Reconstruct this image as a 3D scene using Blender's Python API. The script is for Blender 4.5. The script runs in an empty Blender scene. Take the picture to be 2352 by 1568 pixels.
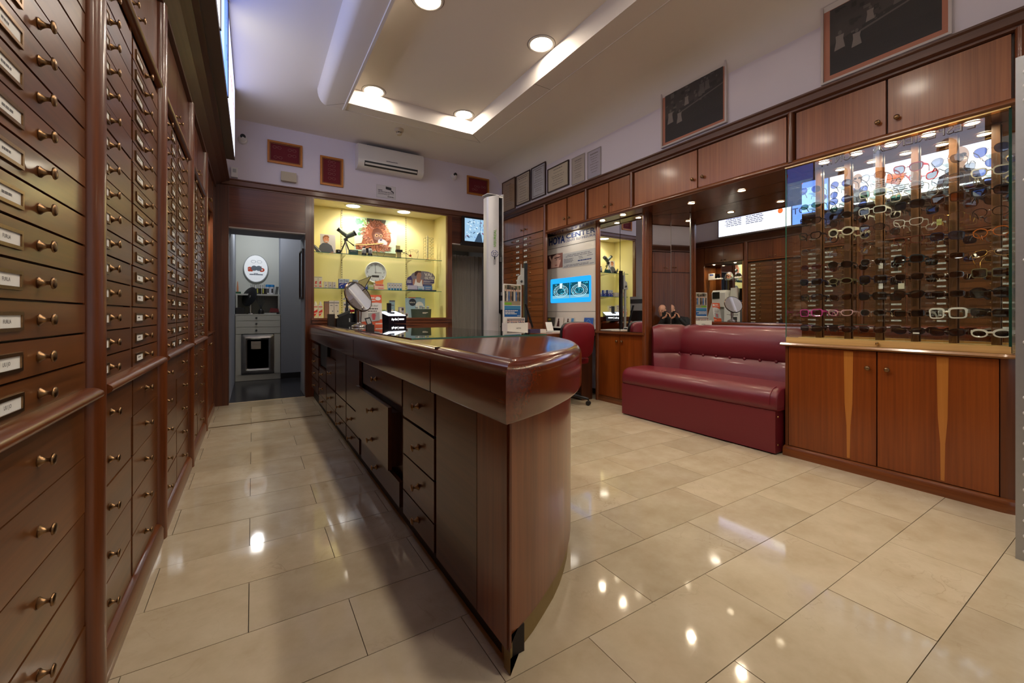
import bpy, bmesh, math, random
from mathutils import Vector, Matrix
from math import sin, cos, pi, radians, sqrt, atan2

RNG = random.Random(11)
SC = bpy.context.scene
COL = SC.collection

# ------------------------------------------------------------------ camera, world, exposure
cam_data = bpy.data.cameras.new('camera')
cam = bpy.data.objects.new('camera', cam_data)
COL.objects.link(cam)
cam.location = (0.0, 0.0, 1.05)
cam.rotation_euler = (pi / 2, 0.0, -0.5563)
cam_data.sensor_width = 36.0
cam_data.lens = 958.0 / 2352.0 * 36.0
cam_data.shift_y = (721.0 - 784.0) / 2352.0
cam_data.clip_start = 0.03
cam_data.clip_end = 60
SC.camera = cam

world = bpy.data.worlds.new('world')
SC.world = world
world.use_nodes = True
world.node_tree.nodes['Background'].inputs[0].default_value = (0.44, 0.42, 0.46, 1)
world.node_tree.nodes['Background'].inputs[1].default_value = 1.0

SC.view_settings.view_transform = 'Standard'
SC.view_settings.look = 'None'
SC.view_settings.gamma = 1.0
SC.view_settings.use_curve_mapping = False
SC.view_settings.exposure = 0.45
SC.cycles.max_bounces = 12
SC.cycles.diffuse_bounces = 5
SC.cycles.glossy_bounces = 6
SC.cycles.transmission_bounces = 6
SC.cycles.transparent_max_bounces = 40
SC.cycles.caustics_reflective = False
SC.cycles.caustics_refractive = False
SC.cycles.sample_clamp_indirect = 4.0
SC.cycles.blur_glossy = 0.6

# light levels (used by the lamp builders further down)
CEIL_GLOW = 118.0        # face of the big ceiling downlights
CEIL_W = 3.0             # their beam
CEIL_COL = (1.0, 0.86, 0.70)
NICHE_SPOT = 22.0        # watts, yellow display niche
SPOT_W = 5.0             # small halogen spots under the cabinets
SIGN_GLOW = 1.9         # light box above the left cabinets
LAB_W = 7.0


def lamp(name, kind, loc, energy, color, size=0.03, spot=None, blend=0.5, direction=(0, 0, -1)):
    d = bpy.data.lights.new(name, kind)
    d.energy = energy
    d.color = color
    if kind == 'SPOT':
        d.spot_size = spot
        d.spot_blend = blend
        d.shadow_soft_size = size
    elif kind == 'AREA':
        d.shape = 'DISK'
        d.size = size
    else:
        d.shadow_soft_size = size
    o = bpy.data.objects.new(name, d)
    o.location = loc
    o.rotation_euler = Vector(direction).to_track_quat('-Z', 'Y').to_euler()
    COL.objects.link(o)
    return o


# ------------------------------------------------------------------ materials
def s2l(c):
    return tuple((x / 12.92 if x <= 0.04045 else ((x + 0.055) / 1.055) ** 2.4) for x in c)


def rgb(r, g, b):
    return s2l((r / 255.0, g / 255.0, b / 255.0))


def new_mat(name):
    m = bpy.data.materials.new(name)
    m.use_nodes = True
    nt = m.node_tree
    return m, nt, nt.nodes['Principled BSDF']


MATS = {}


def pm(name, col, rough=0.5, metal=0.0, coat=0.0, emit=None, estr=0.0, spec=0.5, noise=0.0, nscale=20.0, bump=0.0):
    if name in MATS:
        return MATS[name]
    m, nt, b = new_mat(name)
    b.inputs['Base Color'].default_value = (*col, 1)
    b.inputs['Roughness'].default_value = rough
    b.inputs['Metallic'].default_value = metal
    b.inputs['Coat Weight'].default_value = coat
    b.inputs['Coat Roughness'].default_value = 0.08
    b.inputs['Specular IOR Level'].default_value = spec
    if emit is not None:
        b.inputs['Emission Color'].default_value = (*emit, 1)
        b.inputs['Emission Strength'].default_value = estr
    if noise > 0 or bump > 0:
        g = nt.nodes.new('ShaderNodeNewGeometry')
        n = nt.nodes.new('ShaderNodeTexNoise')
        n.inputs['Scale'].default_value = nscale
        n.inputs['Detail'].default_value = 4
        nt.links.new(g.outputs['Position'], n.inputs['Vector'])
        if noise > 0:
            mx = nt.nodes.new('ShaderNodeMix')
            mx.data_type = 'RGBA'
            mx.inputs[6].default_value = (*[c * (1 - noise) for c in col], 1)
            mx.inputs[7].default_value = (*[min(1, c * (1 + noise)) for c in col], 1)
            nt.links.new(n.outputs['Fac'], mx.inputs[0])
            nt.links.new(mx.outputs[2], b.inputs['Base Color'])
        if bump > 0:
            bp = nt.nodes.new('ShaderNodeBump')
            bp.inputs['Strength'].default_value = bump
            bp.inputs['Distance'].default_value = 0.002
            nt.links.new(n.outputs['Fac'], bp.inputs['Height'])
            nt.links.new(bp.outputs['Normal'], b.inputs['Normal'])
    MATS[name] = m
    return m


def wood(name, dark, light, axis='Z', rough=0.3, coat=0.25, fine=60.0, broad=7.0, bands=0.0, vary=0.12):
    """Veneer with its grain running along one world axis, different on every object."""
    if name in MATS:
        return MATS[name]
    m, nt, b = new_mat(name)
    N, L = nt.nodes, nt.links
    g = N.new('ShaderNodeNewGeometry')
    oi = N.new('ShaderNodeObjectInfo')
    off = N.new('ShaderNodeVectorMath'); off.operation = 'MULTIPLY_ADD'
    cmb = N.new('ShaderNodeCombineXYZ')
    for i in range(3):
        L.new(oi.outputs['Random'], cmb.inputs[i])
    L.new(cmb.outputs[0], off.inputs[0])
    off.inputs[1].default_value = (37.0, 53.0, 29.0)
    L.new(g.outputs['Position'], off.inputs[2])

    def stretched(scale, along):
        mp = N.new('ShaderNodeVectorMath'); mp.operation = 'MULTIPLY'
        k = [scale] * 3
        k['XYZ'.index(axis)] = along
        mp.inputs[1].default_value = k
        L.new(off.outputs[0], mp.inputs[0])
        n = N.new('ShaderNodeTexNoise')
        n.inputs['Scale'].default_value = 1.0
        n.inputs['Detail'].default_value = 3
        n.inputs['Roughness'].default_value = 0.6
        L.new(mp.outputs[0], n.inputs['Vector'])
        return n.outputs['Fac']
    a = stretched(broad, 0.35)
    f = stretched(fine, 1.6)
    mul = N.new('ShaderNodeMath'); mul.operation = 'MULTIPLY_ADD'
    L.new(f, mul.inputs[0]); mul.inputs[1].default_value = 0.55
    sc = N.new('ShaderNodeMath'); sc.operation = 'MULTIPLY'
    L.new(a, sc.inputs[0]); sc.inputs[1].default_value = 0.55
    L.new(sc.outputs[0], mul.inputs[2])
    rmp = N.new('ShaderNodeValToRGB')
    rmp.color_ramp.elements[0].position = 0.36
    rmp.color_ramp.elements[1].position = 0.72
    rmp.color_ramp.elements[0].color = (*dark, 1)
    rmp.color_ramp.elements[1].color = (*light, 1)
    L.new(mul.outputs[0], rmp.inputs[0])
    hs = N.new('ShaderNodeHueSaturation')
    val = N.new('ShaderNodeMath'); val.operation = 'MULTIPLY_ADD'
    L.new(oi.outputs['Random'], val.inputs[0])
    val.inputs[1].default_value = 2 * vary
    val.inputs[2].default_value = 1 - vary
    L.new(val.outputs[0], hs.inputs['Value'])
    L.new(rmp.outputs[0], hs.inputs['Color'])
    L.new(hs.outputs[0], b.inputs['Base Color'])
    b.inputs['Roughness'].default_value = rough
    b.inputs['Coat Weight'].default_value = coat
    b.inputs['Coat Roughness'].default_value = 0.12
    MATS[name] = m
    return m


def glass_mat(name, tint=(0.97, 1.0, 0.985), ior=1.5, base=0.0):
    """Thin pane: clear straight-through plus a Fresnel reflection."""
    if name in MATS:
        return MATS[name]
    m = bpy.data.materials.new(name)
    m.use_nodes = True
    nt = m.node_tree
    nt.nodes.clear()
    out = nt.nodes.new('ShaderNodeOutputMaterial')
    tr = nt.nodes.new('ShaderNodeBsdfTransparent')
    tr.inputs[0].default_value = (*tint, 1)
    gl = nt.nodes.new('ShaderNodeBsdfGlossy')
    gl.inputs['Roughness'].default_value = 0.0
    gl.inputs[0].default_value = (1, 1, 1, 1)
    fr = nt.nodes.new('ShaderNodeFresnel')
    gm = nt.nodes.new('ShaderNodeNewGeometry')
    io = nt.nodes.new('ShaderNodeMath'); io.operation = 'MULTIPLY_ADD'
    nt.links.new(gm.outputs['Backfacing'], io.inputs[0])
    io.inputs[1].default_value = 1.0 / ior - ior
    io.inputs[2].default_value = ior
    nt.links.new(io.outputs[0], fr.inputs[0])
    ad = nt.nodes.new('ShaderNodeMath'); ad.operation = 'ADD'; ad.use_clamp = True
    ad.inputs[1].default_value = base
    nt.links.new(fr.outputs[0], ad.inputs[0])
    mx = nt.nodes.new('ShaderNodeMixShader')
    nt.links.new(ad.outputs[0], mx.inputs[0])
    nt.links.new(tr.outputs[0], mx.inputs[1])
    nt.links.new(gl.outputs[0], mx.inputs[2])
    nt.links.new(mx.outputs[0], out.inputs[0])
    MATS[name] = m
    return m


def emat(name, col, strength):
    if name in MATS:
        return MATS[name]
    m = bpy.data.materials.new(name)
    m.use_nodes = True
    nt = m.node_tree
    nt.nodes.clear()
    out = nt.nodes.new('ShaderNodeOutputMaterial')
    e = nt.nodes.new('ShaderNodeEmission')
    e.inputs[0].default_value = (*col, 1)
    e.inputs[1].default_value = strength
    nt.links.new(e.outputs[0], out.inputs[0])
    MATS[name] = m
    return m


# mahogany of the drawers (grain along the wall), of posts and doors (grain upright), of the counter
W_DRAW = wood('veneer_drawer', rgb(78, 43, 18), rgb(114, 68, 32), 'Y', 0.32, 0.3, 70, 9)
W_DRAWX = wood('veneer_cross', rgb(76, 36, 22), rgb(112, 58, 36), 'X', 0.32, 0.2, 45, 8)
W_POST = wood('solid_post', rgb(80, 38, 17), rgb(120, 64, 30), 'Z', 0.3, 0.35, 60, 10)
W_RAIL = wood('solid_rail', rgb(86, 42, 18), rgb(128, 72, 34), 'Y', 0.28, 0.4, 60, 10)
W_RAILX = wood('solid_rail_cross', rgb(92, 48, 28), rgb(136, 78, 46), 'X', 0.3, 0.3, 60, 10)
W_CASE = wood('carcass', rgb(52, 26, 14), rgb(84, 46, 26), 'Z', 0.4, 0.1, 60, 10)
W_CORN = wood('cornice_wood', rgb(72, 42, 30), rgb(98, 60, 44), 'Y', 0.4, 0.1, 80, 12)
W_CORNX = wood('cornice_wood_cross', rgb(92, 56, 40), rgb(124, 80, 58), 'X', 0.4, 0.1, 80, 12)
W_DOOR = wood('veneer_door', rgb(122, 66, 32), rgb(160, 96, 52), 'Z', 0.34, 0.2, 110, 22)
W_BASE = wood('veneer_base_door', rgb(114, 50, 12), rgb(148, 74, 22), 'Z', 0.3, 0.3, 80, 6)
W_SOFF = wood('veneer_soffit', rgb(84, 42, 22), rgb(120, 66, 36), 'Y', 0.25, 0.5, 70, 7)
W_CNT = wood('counter_mahogany', rgb(78, 27, 9), rgb(116, 48, 16), 'Y', 0.18, 0.5, 80, 8)
W_CNTD = wood('counter_drawer', rgb(62, 31, 14), rgb(90, 49, 22), 'Y', 0.3, 0.4, 70, 8)
W_CNTZ = wood('counter_panel', rgb(92, 44, 20), rgb(128, 70, 36), 'Z', 0.28, 0.4, 60, 12)
W_OAK = wood('pale_oak', rgb(190, 148, 88), rgb(224, 186, 122), 'Y', 0.4, 0.15, 70, 8)
BRASS = pm('old_brass', rgb(138, 108, 76), 0.3, 1.0, noise=0.35, nscale=220)
BRASS2 = pm('polished_brass', rgb(226, 188, 118), 0.22, 1.0)
CARD = pm('label_card', rgb(236, 236, 232), 0.55)
INK = pm('ink', rgb(52, 50, 52), 0.6)
WALLP = pm('wall_paint', rgb(228, 221, 228), 0.85, noise=0.03, nscale=3)
CEILP = pm('ceiling_paint', rgb(234, 227, 218), 0.9)
RINGP = pm('ring_paint', rgb(224, 216, 206), 0.8)
WHITE = pm('white_plastic', rgb(232, 230, 224), 0.35)
BLACK = pm('black_plastic', rgb(22, 22, 24), 0.35)
DGREY = pm('dark_grey_plastic', rgb(58, 60, 62), 0.4)
LGREY = pm('light_grey_plastic', rgb(176, 178, 176), 0.4)
CHROME = pm('brushed_steel', rgb(190, 184, 176), 0.25, 1.0)
STEEL = pm('satin_aluminium', rgb(206, 206, 208), 0.38, 0.25)
MIRROR = pm('mirror_silver', (0.86, 0.88, 0.87), 0.0, 1.0)
PANE = glass_mat('pane_glass')
CLEAR = glass_mat('clear_acrylic', (0.96, 0.98, 0.97), 1.45, 0.02)
PANE_EDGE = pm('glass_edge_green', rgb(40, 112, 92), 0.1, 0.0, 0.5)
LEATHER = pm('oxblood_leather', rgb(106, 27, 38), 0.38, 0.0, 0.12, bump=0.25, nscale=380, noise=0.08)


# ------------------------------------------------------------------ mesh builder and object helpers
WL = {}          # object -> world origin


class MB:
    def __init__(self, mat=None):
        self.bm = bmesh.new()
        self.mats = []
        self.mi = 0
        if mat is not None:
            self.m(mat)

    def m(self, mat):
        if mat not in self.mats:
            self.mats.append(mat)
        self.mi = self.mats.index(mat)
        return self

    def _f(self, vs):
        try:
            f = self.bm.faces.new(vs)
            f.material_index = self.mi
            return f
        except ValueError:
            return None

    def box(self, x0, y0, z0, x1, y1, z1):
        if x0 > x1: x0, x1 = x1, x0
        if y0 > y1: y0, y1 = y1, y0
        if z0 > z1: z0, z1 = z1, z0
        v = [self.bm.verts.new(p) for p in ((x0, y0, z0), (x1, y0, z0), (x1, y1, z0), (x0, y1, z0),
                                            (x0, y0, z1), (x1, y0, z1), (x1, y1, z1), (x0, y1, z1))]
        for q in ((3, 2, 1, 0), (4, 5, 6, 7), (0, 1, 5, 4), (1, 2, 6, 5), (2, 3, 7, 6), (3, 0, 4, 7)):
            self._f([v[i] for i in q])
        return self

    def obox(self, c, U, V, W):
        """oriented box: centre and three half-extent vectors"""
        c, U, V, W = Vector(c), Vector(U), Vector(V), Vector(W)
        if U.cross(V).dot(W) < 0:
            U = -U
        v = [self.bm.verts.new(c + a * U + b * V + d * W) for d in (-1, 1) for b in (-1, 1) for a in (-1, 1)]
        for q in ((0, 2, 3, 1), (4, 5, 7, 6), (0, 1, 5, 4), (2, 6, 7, 3), (0, 4, 6, 2), (1, 3, 7, 5)):
            self._f([v[i] for i in q])
        return self

    def poly(self, pts):
        self._f([self.bm.verts.new(p) for p in pts])
        return self

    def prism(self, pts, vec):
        vec = Vector(vec)
        pts = [Vector(p) for p in pts]
        n = Vector((0, 0, 0))
        for i in range(len(pts)):
            n += pts[i].cross(pts[(i + 1) % len(pts)])
        if n.dot(vec) < 0:
            pts.reverse()
        a = [self.bm.verts.new(p) for p in pts]
        b = [self.bm.verts.new(p + vec) for p in pts]
        self._f(list(reversed(a)))
        self._f(b)
        k = len(pts)
        for i in range(k):
            j = (i + 1) % k
            self._f([a[i], a[j], b[j], b[i]])
        return self

    def loft(self, rings, closed=True, cap=True, loop=False):
        R = [[self.bm.verts.new(p) for p in r] for r in rings]
        k = len(R[0])
        n = len(R)
        for i in range(n if loop else n - 1):
            A, B = R[i], R[(i + 1) % n]
            for j in range(k if closed else k - 1):
                q = (j + 1) % k
                self._f([A[j], A[q], B[q], B[j]])
        if cap and closed and not loop:
            self._f(list(reversed(R[0])))
            self._f(R[-1])
        return self

    def lathe(self, prof, origin, axis=(0, 0, 1), n=16, cap=True):
        ax = Vector(axis).normalized()
        u = ax.orthogonal().normalized()
        v = ax.cross(u)
        o = Vector(origin)
        rings = []
        for r, h in prof:
            r = max(r, 1e-5)
            rings.append([o + ax * h + (u * cos(2 * pi * i / n) + v * sin(2 * pi * i / n)) * r for i in range(n)])
        return self.loft(rings, True, cap)

    def cyl(self, a, b, r, n=12, r2=None):
        a, b = Vector(a), Vector(b)
        return self.lathe([(r, 0), (r if r2 is None else r2, (b - a).length)], a, b - a, n)

    def tube(self, path, r, n=8, closed=False):
        P = [Vector(p) for p in path]
        rings = []
        k = len(P)
        up = None
        for i in range(k):
            if closed:
                t = P[(i + 1) % k] - P[i - 1]
            else:
                t = P[min(i + 1, k - 1)] - P[max(i - 1, 0)]
            t.normalize()
            if up is None:
                up = t.orthogonal().normalized()
            up = (up - t * up.dot(t))
            if up.length < 1e-6:
                up = t.orthogonal()
            up.normalize()
            w = t.cross(up)
            rr = r[i] if isinstance(r, (list, tuple)) else r
            rings.append([P[i] + (up * cos(2 * pi * j / n) + w * sin(2 * pi * j / n)) * rr for j in range(n)])
        return self.loft(rings, True, True, closed)

    def ball(self, c, rx, ry=None, rz=None, n=12, m=8):
        ry = rx if ry is None else ry
        rz = rx if rz is None else rz
        c = Vector(c)
        rings = []
        for i in range(m + 1):
            t = -pi / 2 + pi * i / m
            k = max(cos(t), 1e-3)
            rings.append([c + Vector((rx * k * cos(2 * pi * j / n), ry * k * sin(2 * pi * j / n), rz * sin(t))) for j in range(n)])
        return self.loft(rings)

    def add_mesh(self, verts, faces):
        v = [self.bm.verts.new(p) for p in verts]
        for f in faces:
            self._f([v[i] for i in f])
        return self

    def mesh(self, name, bevel=0.0, seg=1, smooth=None, off=(0, 0, 0)):
        bm = self.bm
        if bevel > 0:
            es = [e for e in bm.edges if len(e.link_faces) == 2 and e.calc_face_angle(0) > 0.6]
            bmesh.ops.bevel(bm, geom=es, offset=bevel, segments=seg, affect='EDGES', profile=0.5, clamp_overlap=True)
        if any(off):
            o = Vector(off)
            for v in bm.verts:
                v.co -= o
        me = bpy.data.meshes.new(name)
        bm.to_mesh(me)
        bm.free()
        for mt in self.mats:
            me.materials.append(mt)
        if smooth is not None:
            me.shade_smooth()
            me.set_sharp_from_angle(angle=radians(smooth))
        return me

    def build(self, name, parent=None, bevel=0.0, seg=1, smooth=None, at=None):
        o0 = WL[parent] if parent is not None else Vector(at or (0, 0, 0))
        me = self.mesh(name, bevel, seg, smooth, o0)
        o = bpy.data.objects.new(name, me)
        COL.objects.link(o)
        if parent is not None:
            o.parent = parent
        else:
            o.location = o0
        WL[o] = Vector(o0)
        return o


def place(name, me, parent, loc, rz=0.0):
    """an object that reuses a mesh made around its own origin; loc is in world space"""
    o = bpy.data.objects.new(name, me)
    COL.objects.link(o)
    loc = Vector(loc)
    if parent is not None:
        o.parent = parent
        o.location = loc - WL[parent]
    else:
        o.location = loc
    o.rotation_euler = (0, 0, rz)
    WL[o] = loc
    return o


def sub(name, me, parent):
    """a sub-part that sits at its part's own origin and turns with it"""
    o = bpy.data.objects.new(name, me)
    COL.objects.link(o)
    o.parent = parent
    WL[o] = WL[parent]
    return o


def tag(o, label, cat, group=None):
    o['label'] = label
    o['category'] = cat
    if group:
        o['group'] = group
    return o


def thing(name, label, cat, loc, group=None):
    o = bpy.data.objects.new(name, None)
    o.empty_display_size = 0.05
    o.location = loc
    COL.objects.link(o)
    WL[o] = Vector(loc)
    return tag(o, label, cat, group)


def struct(o):
    o['kind'] = 'structure'
    return o


def copy_tree(root, loc, rz=0.0, label=None, group=None):
    """copies of a thing, of its parts and of their sub-parts"""
    def cp(o, parent):
        c = o.copy()
        COL.objects.link(c)
        c.parent = parent
        for ch in o.children:
            cp(ch, c)
        return c
    r = cp(root, None)
    r.location = loc
    r.rotation_euler = (0, 0, rz)
    if label:
        r['label'] = label
    if group:
        r['group'] = group
    return r


_tc = {}


def text_geo(s, shear=0.0, bold=0.0):
    k = (s, shear, bold)
    if k not in _tc:
        cu = bpy.data.curves.new('lettering', 'FONT')
        cu.body = s
        cu.size = 1.0
        cu.resolution_u = 2
        cu.shear = shear
        cu.offset = bold
        ob = bpy.data.objects.new('lettering', cu)
        COL.objects.link(ob)
        dg = bpy.context.evaluated_depsgraph_get()
        me = bpy.data.meshes.new_from_object(ob.evaluated_get(dg))
        vs = [v.co.copy() for v in me.vertices]
        fs = [tuple(p.vertices) for p in me.polygons]
        bpy.data.objects.remove(ob)
        bpy.data.curves.remove(cu)
        bpy.data.meshes.remove(me)
        _tc[k] = (vs, fs)
    return _tc[k]


class Plane:
    """a flat surface seen from the room: origin = lower left corner, U to the right, V up, N to the viewer"""
    def __init__(self, o, U, V=(0, 0, 1)):
        self.o, self.U, self.V = Vector(o), Vector(U).normalized(), Vector(V).normalized()
        self.N = self.U.cross(self.V)

    def p(self, u, v, n=0.0):
        return self.o + self.U * u + self.V * v + self.N * n

    def rect(self, mb, u0, v0, u1, v1, n=0.0):
        mb.poly([self.p(u0, v0, n), self.p(u1, v0, n), self.p(u1, v1, n), self.p(u0, v1, n)])

    def slab(self, mb, u0, v0, u1, v1, n0, n1):
        mb.prism([self.p(u0, v0, n0), self.p(u1, v0, n0), self.p(u1, v1, n0), self.p(u0, v1, n0)], self.N * (n1 - n0))

    def shape(self, mb, pts, n=0.0):
        pts = [self.p(u, v, n) for u, v in pts]
        a = Vector((0, 0, 0))
        for i in range(len(pts)):
            a += (pts[i] - pts[0]).cross(pts[(i + 1) % len(pts)] - pts[0])
        if a.dot(self.N) < 0:
            pts.reverse()
        mb.poly(pts)

    def disc(self, mb, u, v, ru, rv=None, n=0.0, k=20, a0=0, a1=2 * pi):
        rv = ru if rv is None else rv
        self.shape(mb, [(u + ru * cos(a0 + (a1 - a0) * i / (k if a1 - a0 > 6.28 else k - 1)), v + rv * sin(a0 + (a1 - a0) * i / (k if a1 - a0 > 6.28 else k - 1))) for i in range(k)], n)

    def text(self, mb, s, u, v, h, w=None, n=0.0, shear=0.0, bold=0.0, align='l'):
        """h is the capital height; w, if given, squeezes the line to that width"""
        vs, fs = text_geo(s, shear, bold)
        if not vs:
            return
        x0 = min(p.x for p in vs); x1 = max(p.x for p in vs)
        k = h / 0.70
        kx = k if w is None else w / max(x1 - x0, 1e-6)
        wid = (x1 - x0) * kx
        du = -x0 * kx + {'l': 0, 'c': -wid / 2, 'r': -wid}[align]
        mb.add_mesh([self.p(u + du + p.x * kx, v + p.y * k, n) for p in vs], fs)

    def lines(self, mb, u0, u1, v, h, n, rng=None, parts=4, gap=0.12):
        """a line of print too small to read: short dashes"""
        rng = rng or RNG
        x = u0
        L = u1 - u0
        while x < u1 - 0.02 * L:
            w = L * rng.uniform(0.5, 1.5) / parts
            w = min(w, u1 - x)
            self.rect(mb, x, v, x + w * (1 - gap), v + h, n)
            x += w

# ------------------------------------------------------------------ the room shell
CZ = 3.345     # ceiling
mb = MB(pm('tile_joint', rgb(66, 56, 44), 0.9))
mb.box(-0.95, -1.5, -0.06, 4.35, 5.9, -0.006)
floor = struct(mb.build('floor'))


def tile_material():
    m, nt, b = new_mat('limestone_tile')
    N, L = nt.nodes, nt.links
    g = N.new('ShaderNodeNewGeometry')
    oi = N.new('ShaderNodeObjectInfo')
    cmb = N.new('ShaderNodeCombineXYZ')
    L.new(oi.outputs['Random'], cmb.inputs[0]); L.new(oi.outputs['Random'], cmb.inputs[1])
    va = N.new('ShaderNodeVectorMath'); va.operation = 'MULTIPLY_ADD'
    L.new(cmb.outputs[0], va.inputs[0]); va.inputs[1].default_value = (31, 17, 5); L.new(g.outputs['Position'], va.inputs[2])
    n1 = N.new('ShaderNodeTexNoise'); n1.inputs['Scale'].default_value = 4.0; n1.inputs['Detail'].default_value = 5
    n1.inputs['Roughness'].default_value = 0.65
    L.new(va.outputs[0], n1.inputs['Vector'])
    r1 = N.new('ShaderNodeValToRGB')
    r1.color_ramp.elements[0].position = 0.3; r1.color_ramp.elements[0].color = (*rgb(184, 168, 140), 1)
    r1.color_ramp.elements[1].position = 0.7; r1.color_ramp.elements[1].color = (*rgb(204, 191, 166), 1)
    L.new(n1.outputs['Fac'], r1.inputs[0])
    # thin brown veins
    n2 = N.new('ShaderNodeTexNoise'); n2.inputs['Scale'].default_value = 7.0; n2.inputs['Detail'].default_value = 8
    n2.inputs['Distortion'].default_value = 0.8
    L.new(va.outputs[0], n2.inputs['Vector'])
    r2 = N.new('ShaderNodeValToRGB')
    e = r2.color_ramp.elements
    e[0].position = 0.485; e[0].color = (0, 0, 0, 1)
    e[1].position = 0.5; e[1].color = (1, 1, 1, 1)
    e2 = r2.color_ramp.elements.new(0.515); e2.color = (0, 0, 0, 1)
    L.new(n2.outputs['Fac'], r2.inputs[0])
    n3 = N.new('ShaderNodeTexNoise'); n3.inputs['Scale'].default_value = 2.2
    L.new(va.outputs[0], n3.inputs['Vector'])
    r3 = N.new('ShaderNodeMapRange'); r3.inputs[1].default_value = 0.5; r3.inputs[2].default_value = 0.75; r3.inputs[3].default_value = 0.0; r3.inputs[4].default_value = 0.34
    L.new(n3.outputs['Fac'], r3.inputs[0])
    ml = N.new('ShaderNodeMath'); ml.operation = 'MULTIPLY'
    L.new(r2.outputs[0], ml.inputs[0]); L.new(r3.outputs[0], ml.inputs[1])
    mx = N.new('ShaderNodeMix'); mx.data_type = 'RGBA'
    mx.inputs[7].default_value = (*rgb(128, 96, 62), 1)
    L.new(ml.outputs[0], mx.inputs[0]); L.new(r1.outputs[0], mx.inputs[6])
    hs = N.new('ShaderNodeHueSaturation')
    v = N.new('ShaderNodeMapRange'); v.inputs[3].default_value = 0.90; v.inputs[4].default_value = 1.05
    L.new(oi.outputs['Random'], v.inputs[0]); L.new(v.outputs[0], hs.inputs['Value'])
    L.new(mx.outputs[2], hs.inputs['Color'])
    L.new(hs.outputs[0], b.inputs['Base Color'])
    n4 = N.new('ShaderNodeTexNoise'); n4.inputs['Scale'].default_value = 3.0; n4.inputs['Detail'].default_value = 3
    L.new(g.outputs['Position'], n4.inputs['Vector'])
    rr = N.new('ShaderNodeMapRange'); rr.inputs[3].default_value = 0.03; rr.inputs[4].default_value = 0.085
    L.new(n4.outputs['Fac'], rr.inputs[0]); L.new(rr.outputs[0], b.inputs['Roughness'])
    bp = N.new('ShaderNodeBump'); bp.inputs['Strength'].default_value = 0.06; bp.inputs['Distance'].default_value = 0.004
    L.new(n1.outputs['Fac'], bp.inputs['Height']); L.new(bp.outputs['Normal'], b.inputs['Normal'])
    return m


TILE = tile_material()
TP, TW = 0.303, 0.626
tile_mesh = {}
for k in range(-6, 19):
    y0, y1 = 0.415 + TP * k, 0.415 + TP * (k + 1)
    y1 = min(y1, 5.868)
    if y1 - y0 < 0.05:
        continue
    x = (-0.012 if k % 2 == 0 else 0.301) - 2 * TW
    while x < 3.9:
        x0, x1 = max(x, -0.42), min(x + TW, 3.84)
        x += TW
        if x1 - x0 < 0.04:
            continue
        key = (round(x1 - x0, 4), round(y1 - y0, 4))
        if key not in tile_mesh:
            t = MB(TILE)
            t.box(-key[0] / 2 + 0.0013, -key[1] / 2 + 0.0013, -0.012, key[0] / 2 - 0.0013, key[1] / 2 - 0.0013, 0.0)
            tile_mesh[key] = t.mesh('tile', 0.0012)
        dz = RNG.uniform(-0.0004, 0.0004)
        place('tile', tile_mesh[key], floor, ((x0 + x1) / 2, (y0 + y1) / 2, dz))
strip = MB(pm('threshold_brass', rgb(120, 100, 70), 0.4, 0.8))
strip.box(-0.345, 4.724, -0.002, 0.61, 4.74, 0.004)
strip.build('floor_strip', floor)
strip = MB(pm('pale_stone', rgb(196, 178, 146), 0.3))
strip.box(-0.24, 5.868, -0.01, 0.66, 5.93, 0.002)
strip.build('door_threshold', floor)

mb = MB(pm('lab_floor_dark', rgb(44, 44, 48), 0.22, noise=0.2, nscale=8))
mb.box(-0.4, 5.93, -0.05, 3.9, 9.2, -0.004)
struct(mb.build('floor'))

mb = MB(CEILP)
mb.box(-0.95, -1.5, CZ, 4.4, 6.0, CZ + 0.1)
# curved cove where the ceiling turns down into the right-hand wall
rings = []
for yy in (-1.5, 6.0):
    pr = [Vector((3.42 - 0.26, yy, CZ + 0.02))]
    for i in range(9):
        a = pi / 2 * i / 8
        pr.append(Vector((3.16 + 0.26 * sin(a), yy, CZ - 0.26 + 0.26 * cos(a))))
    pr.append(Vector((3.44, yy, CZ + 0.02)))
    rings.append(pr)
mb.loft(rings)
struct(mb.build('ceiling', smooth=40))

# dropped frame round the lights: left and right runs and the far cross piece
RB = 3.2


def ring_run(pts_profile, y0, y1):
    return [[Vector((x, y, z)) for x, z in pts_profile] for y in (y0, y1)]


mb = MB(RINGP)
# left run: coved outer face, flat underside, small lip at the inner edge
cove = [(0.56 + 0.085 * (1 - cos(pi / 2 * i / 6)), CZ - (CZ - RB) * sin(pi / 2 * i / 6)) for i in range(7)]
mb.loft([[Vector((x, y, z)) for x, z in [(0.56, CZ + 0.01)] + cove + [(0.80, RB), (0.803, RB - 0.012), (0.825, RB - 0.012), (0.83, CZ + 0.01)]] for y in (-1.2, 4.66)])
struct(mb.build('trim_1', smooth=35))
mb = MB(RINGP)
inn = [(2.235, RB), (2.215, RB + 0.075), (2.2, CZ + 0.01)]
mb.loft([[Vector((x, y, z)) for x, z in inn + [(2.43, CZ + 0.01), (2.43, RB)]] for y in (-1.2, 4.66)])
struct(mb.build('trim_2', smooth=20))
mb = MB(RINGP)
inn = [(4.49, RB), (4.47, RB + 0.075), (4.455, CZ + 0.01)]
mb.loft([[Vector((x, y, z)) for y, z in inn + [(4.66, CZ + 0.01), (4.66, RB)]] for x in (0.802, 2.236)])
struct(mb.build('trim_3', smooth=20))
mb = MB(pm('ceiling_crack', rgb(96, 84, 72), 0.9))
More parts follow.
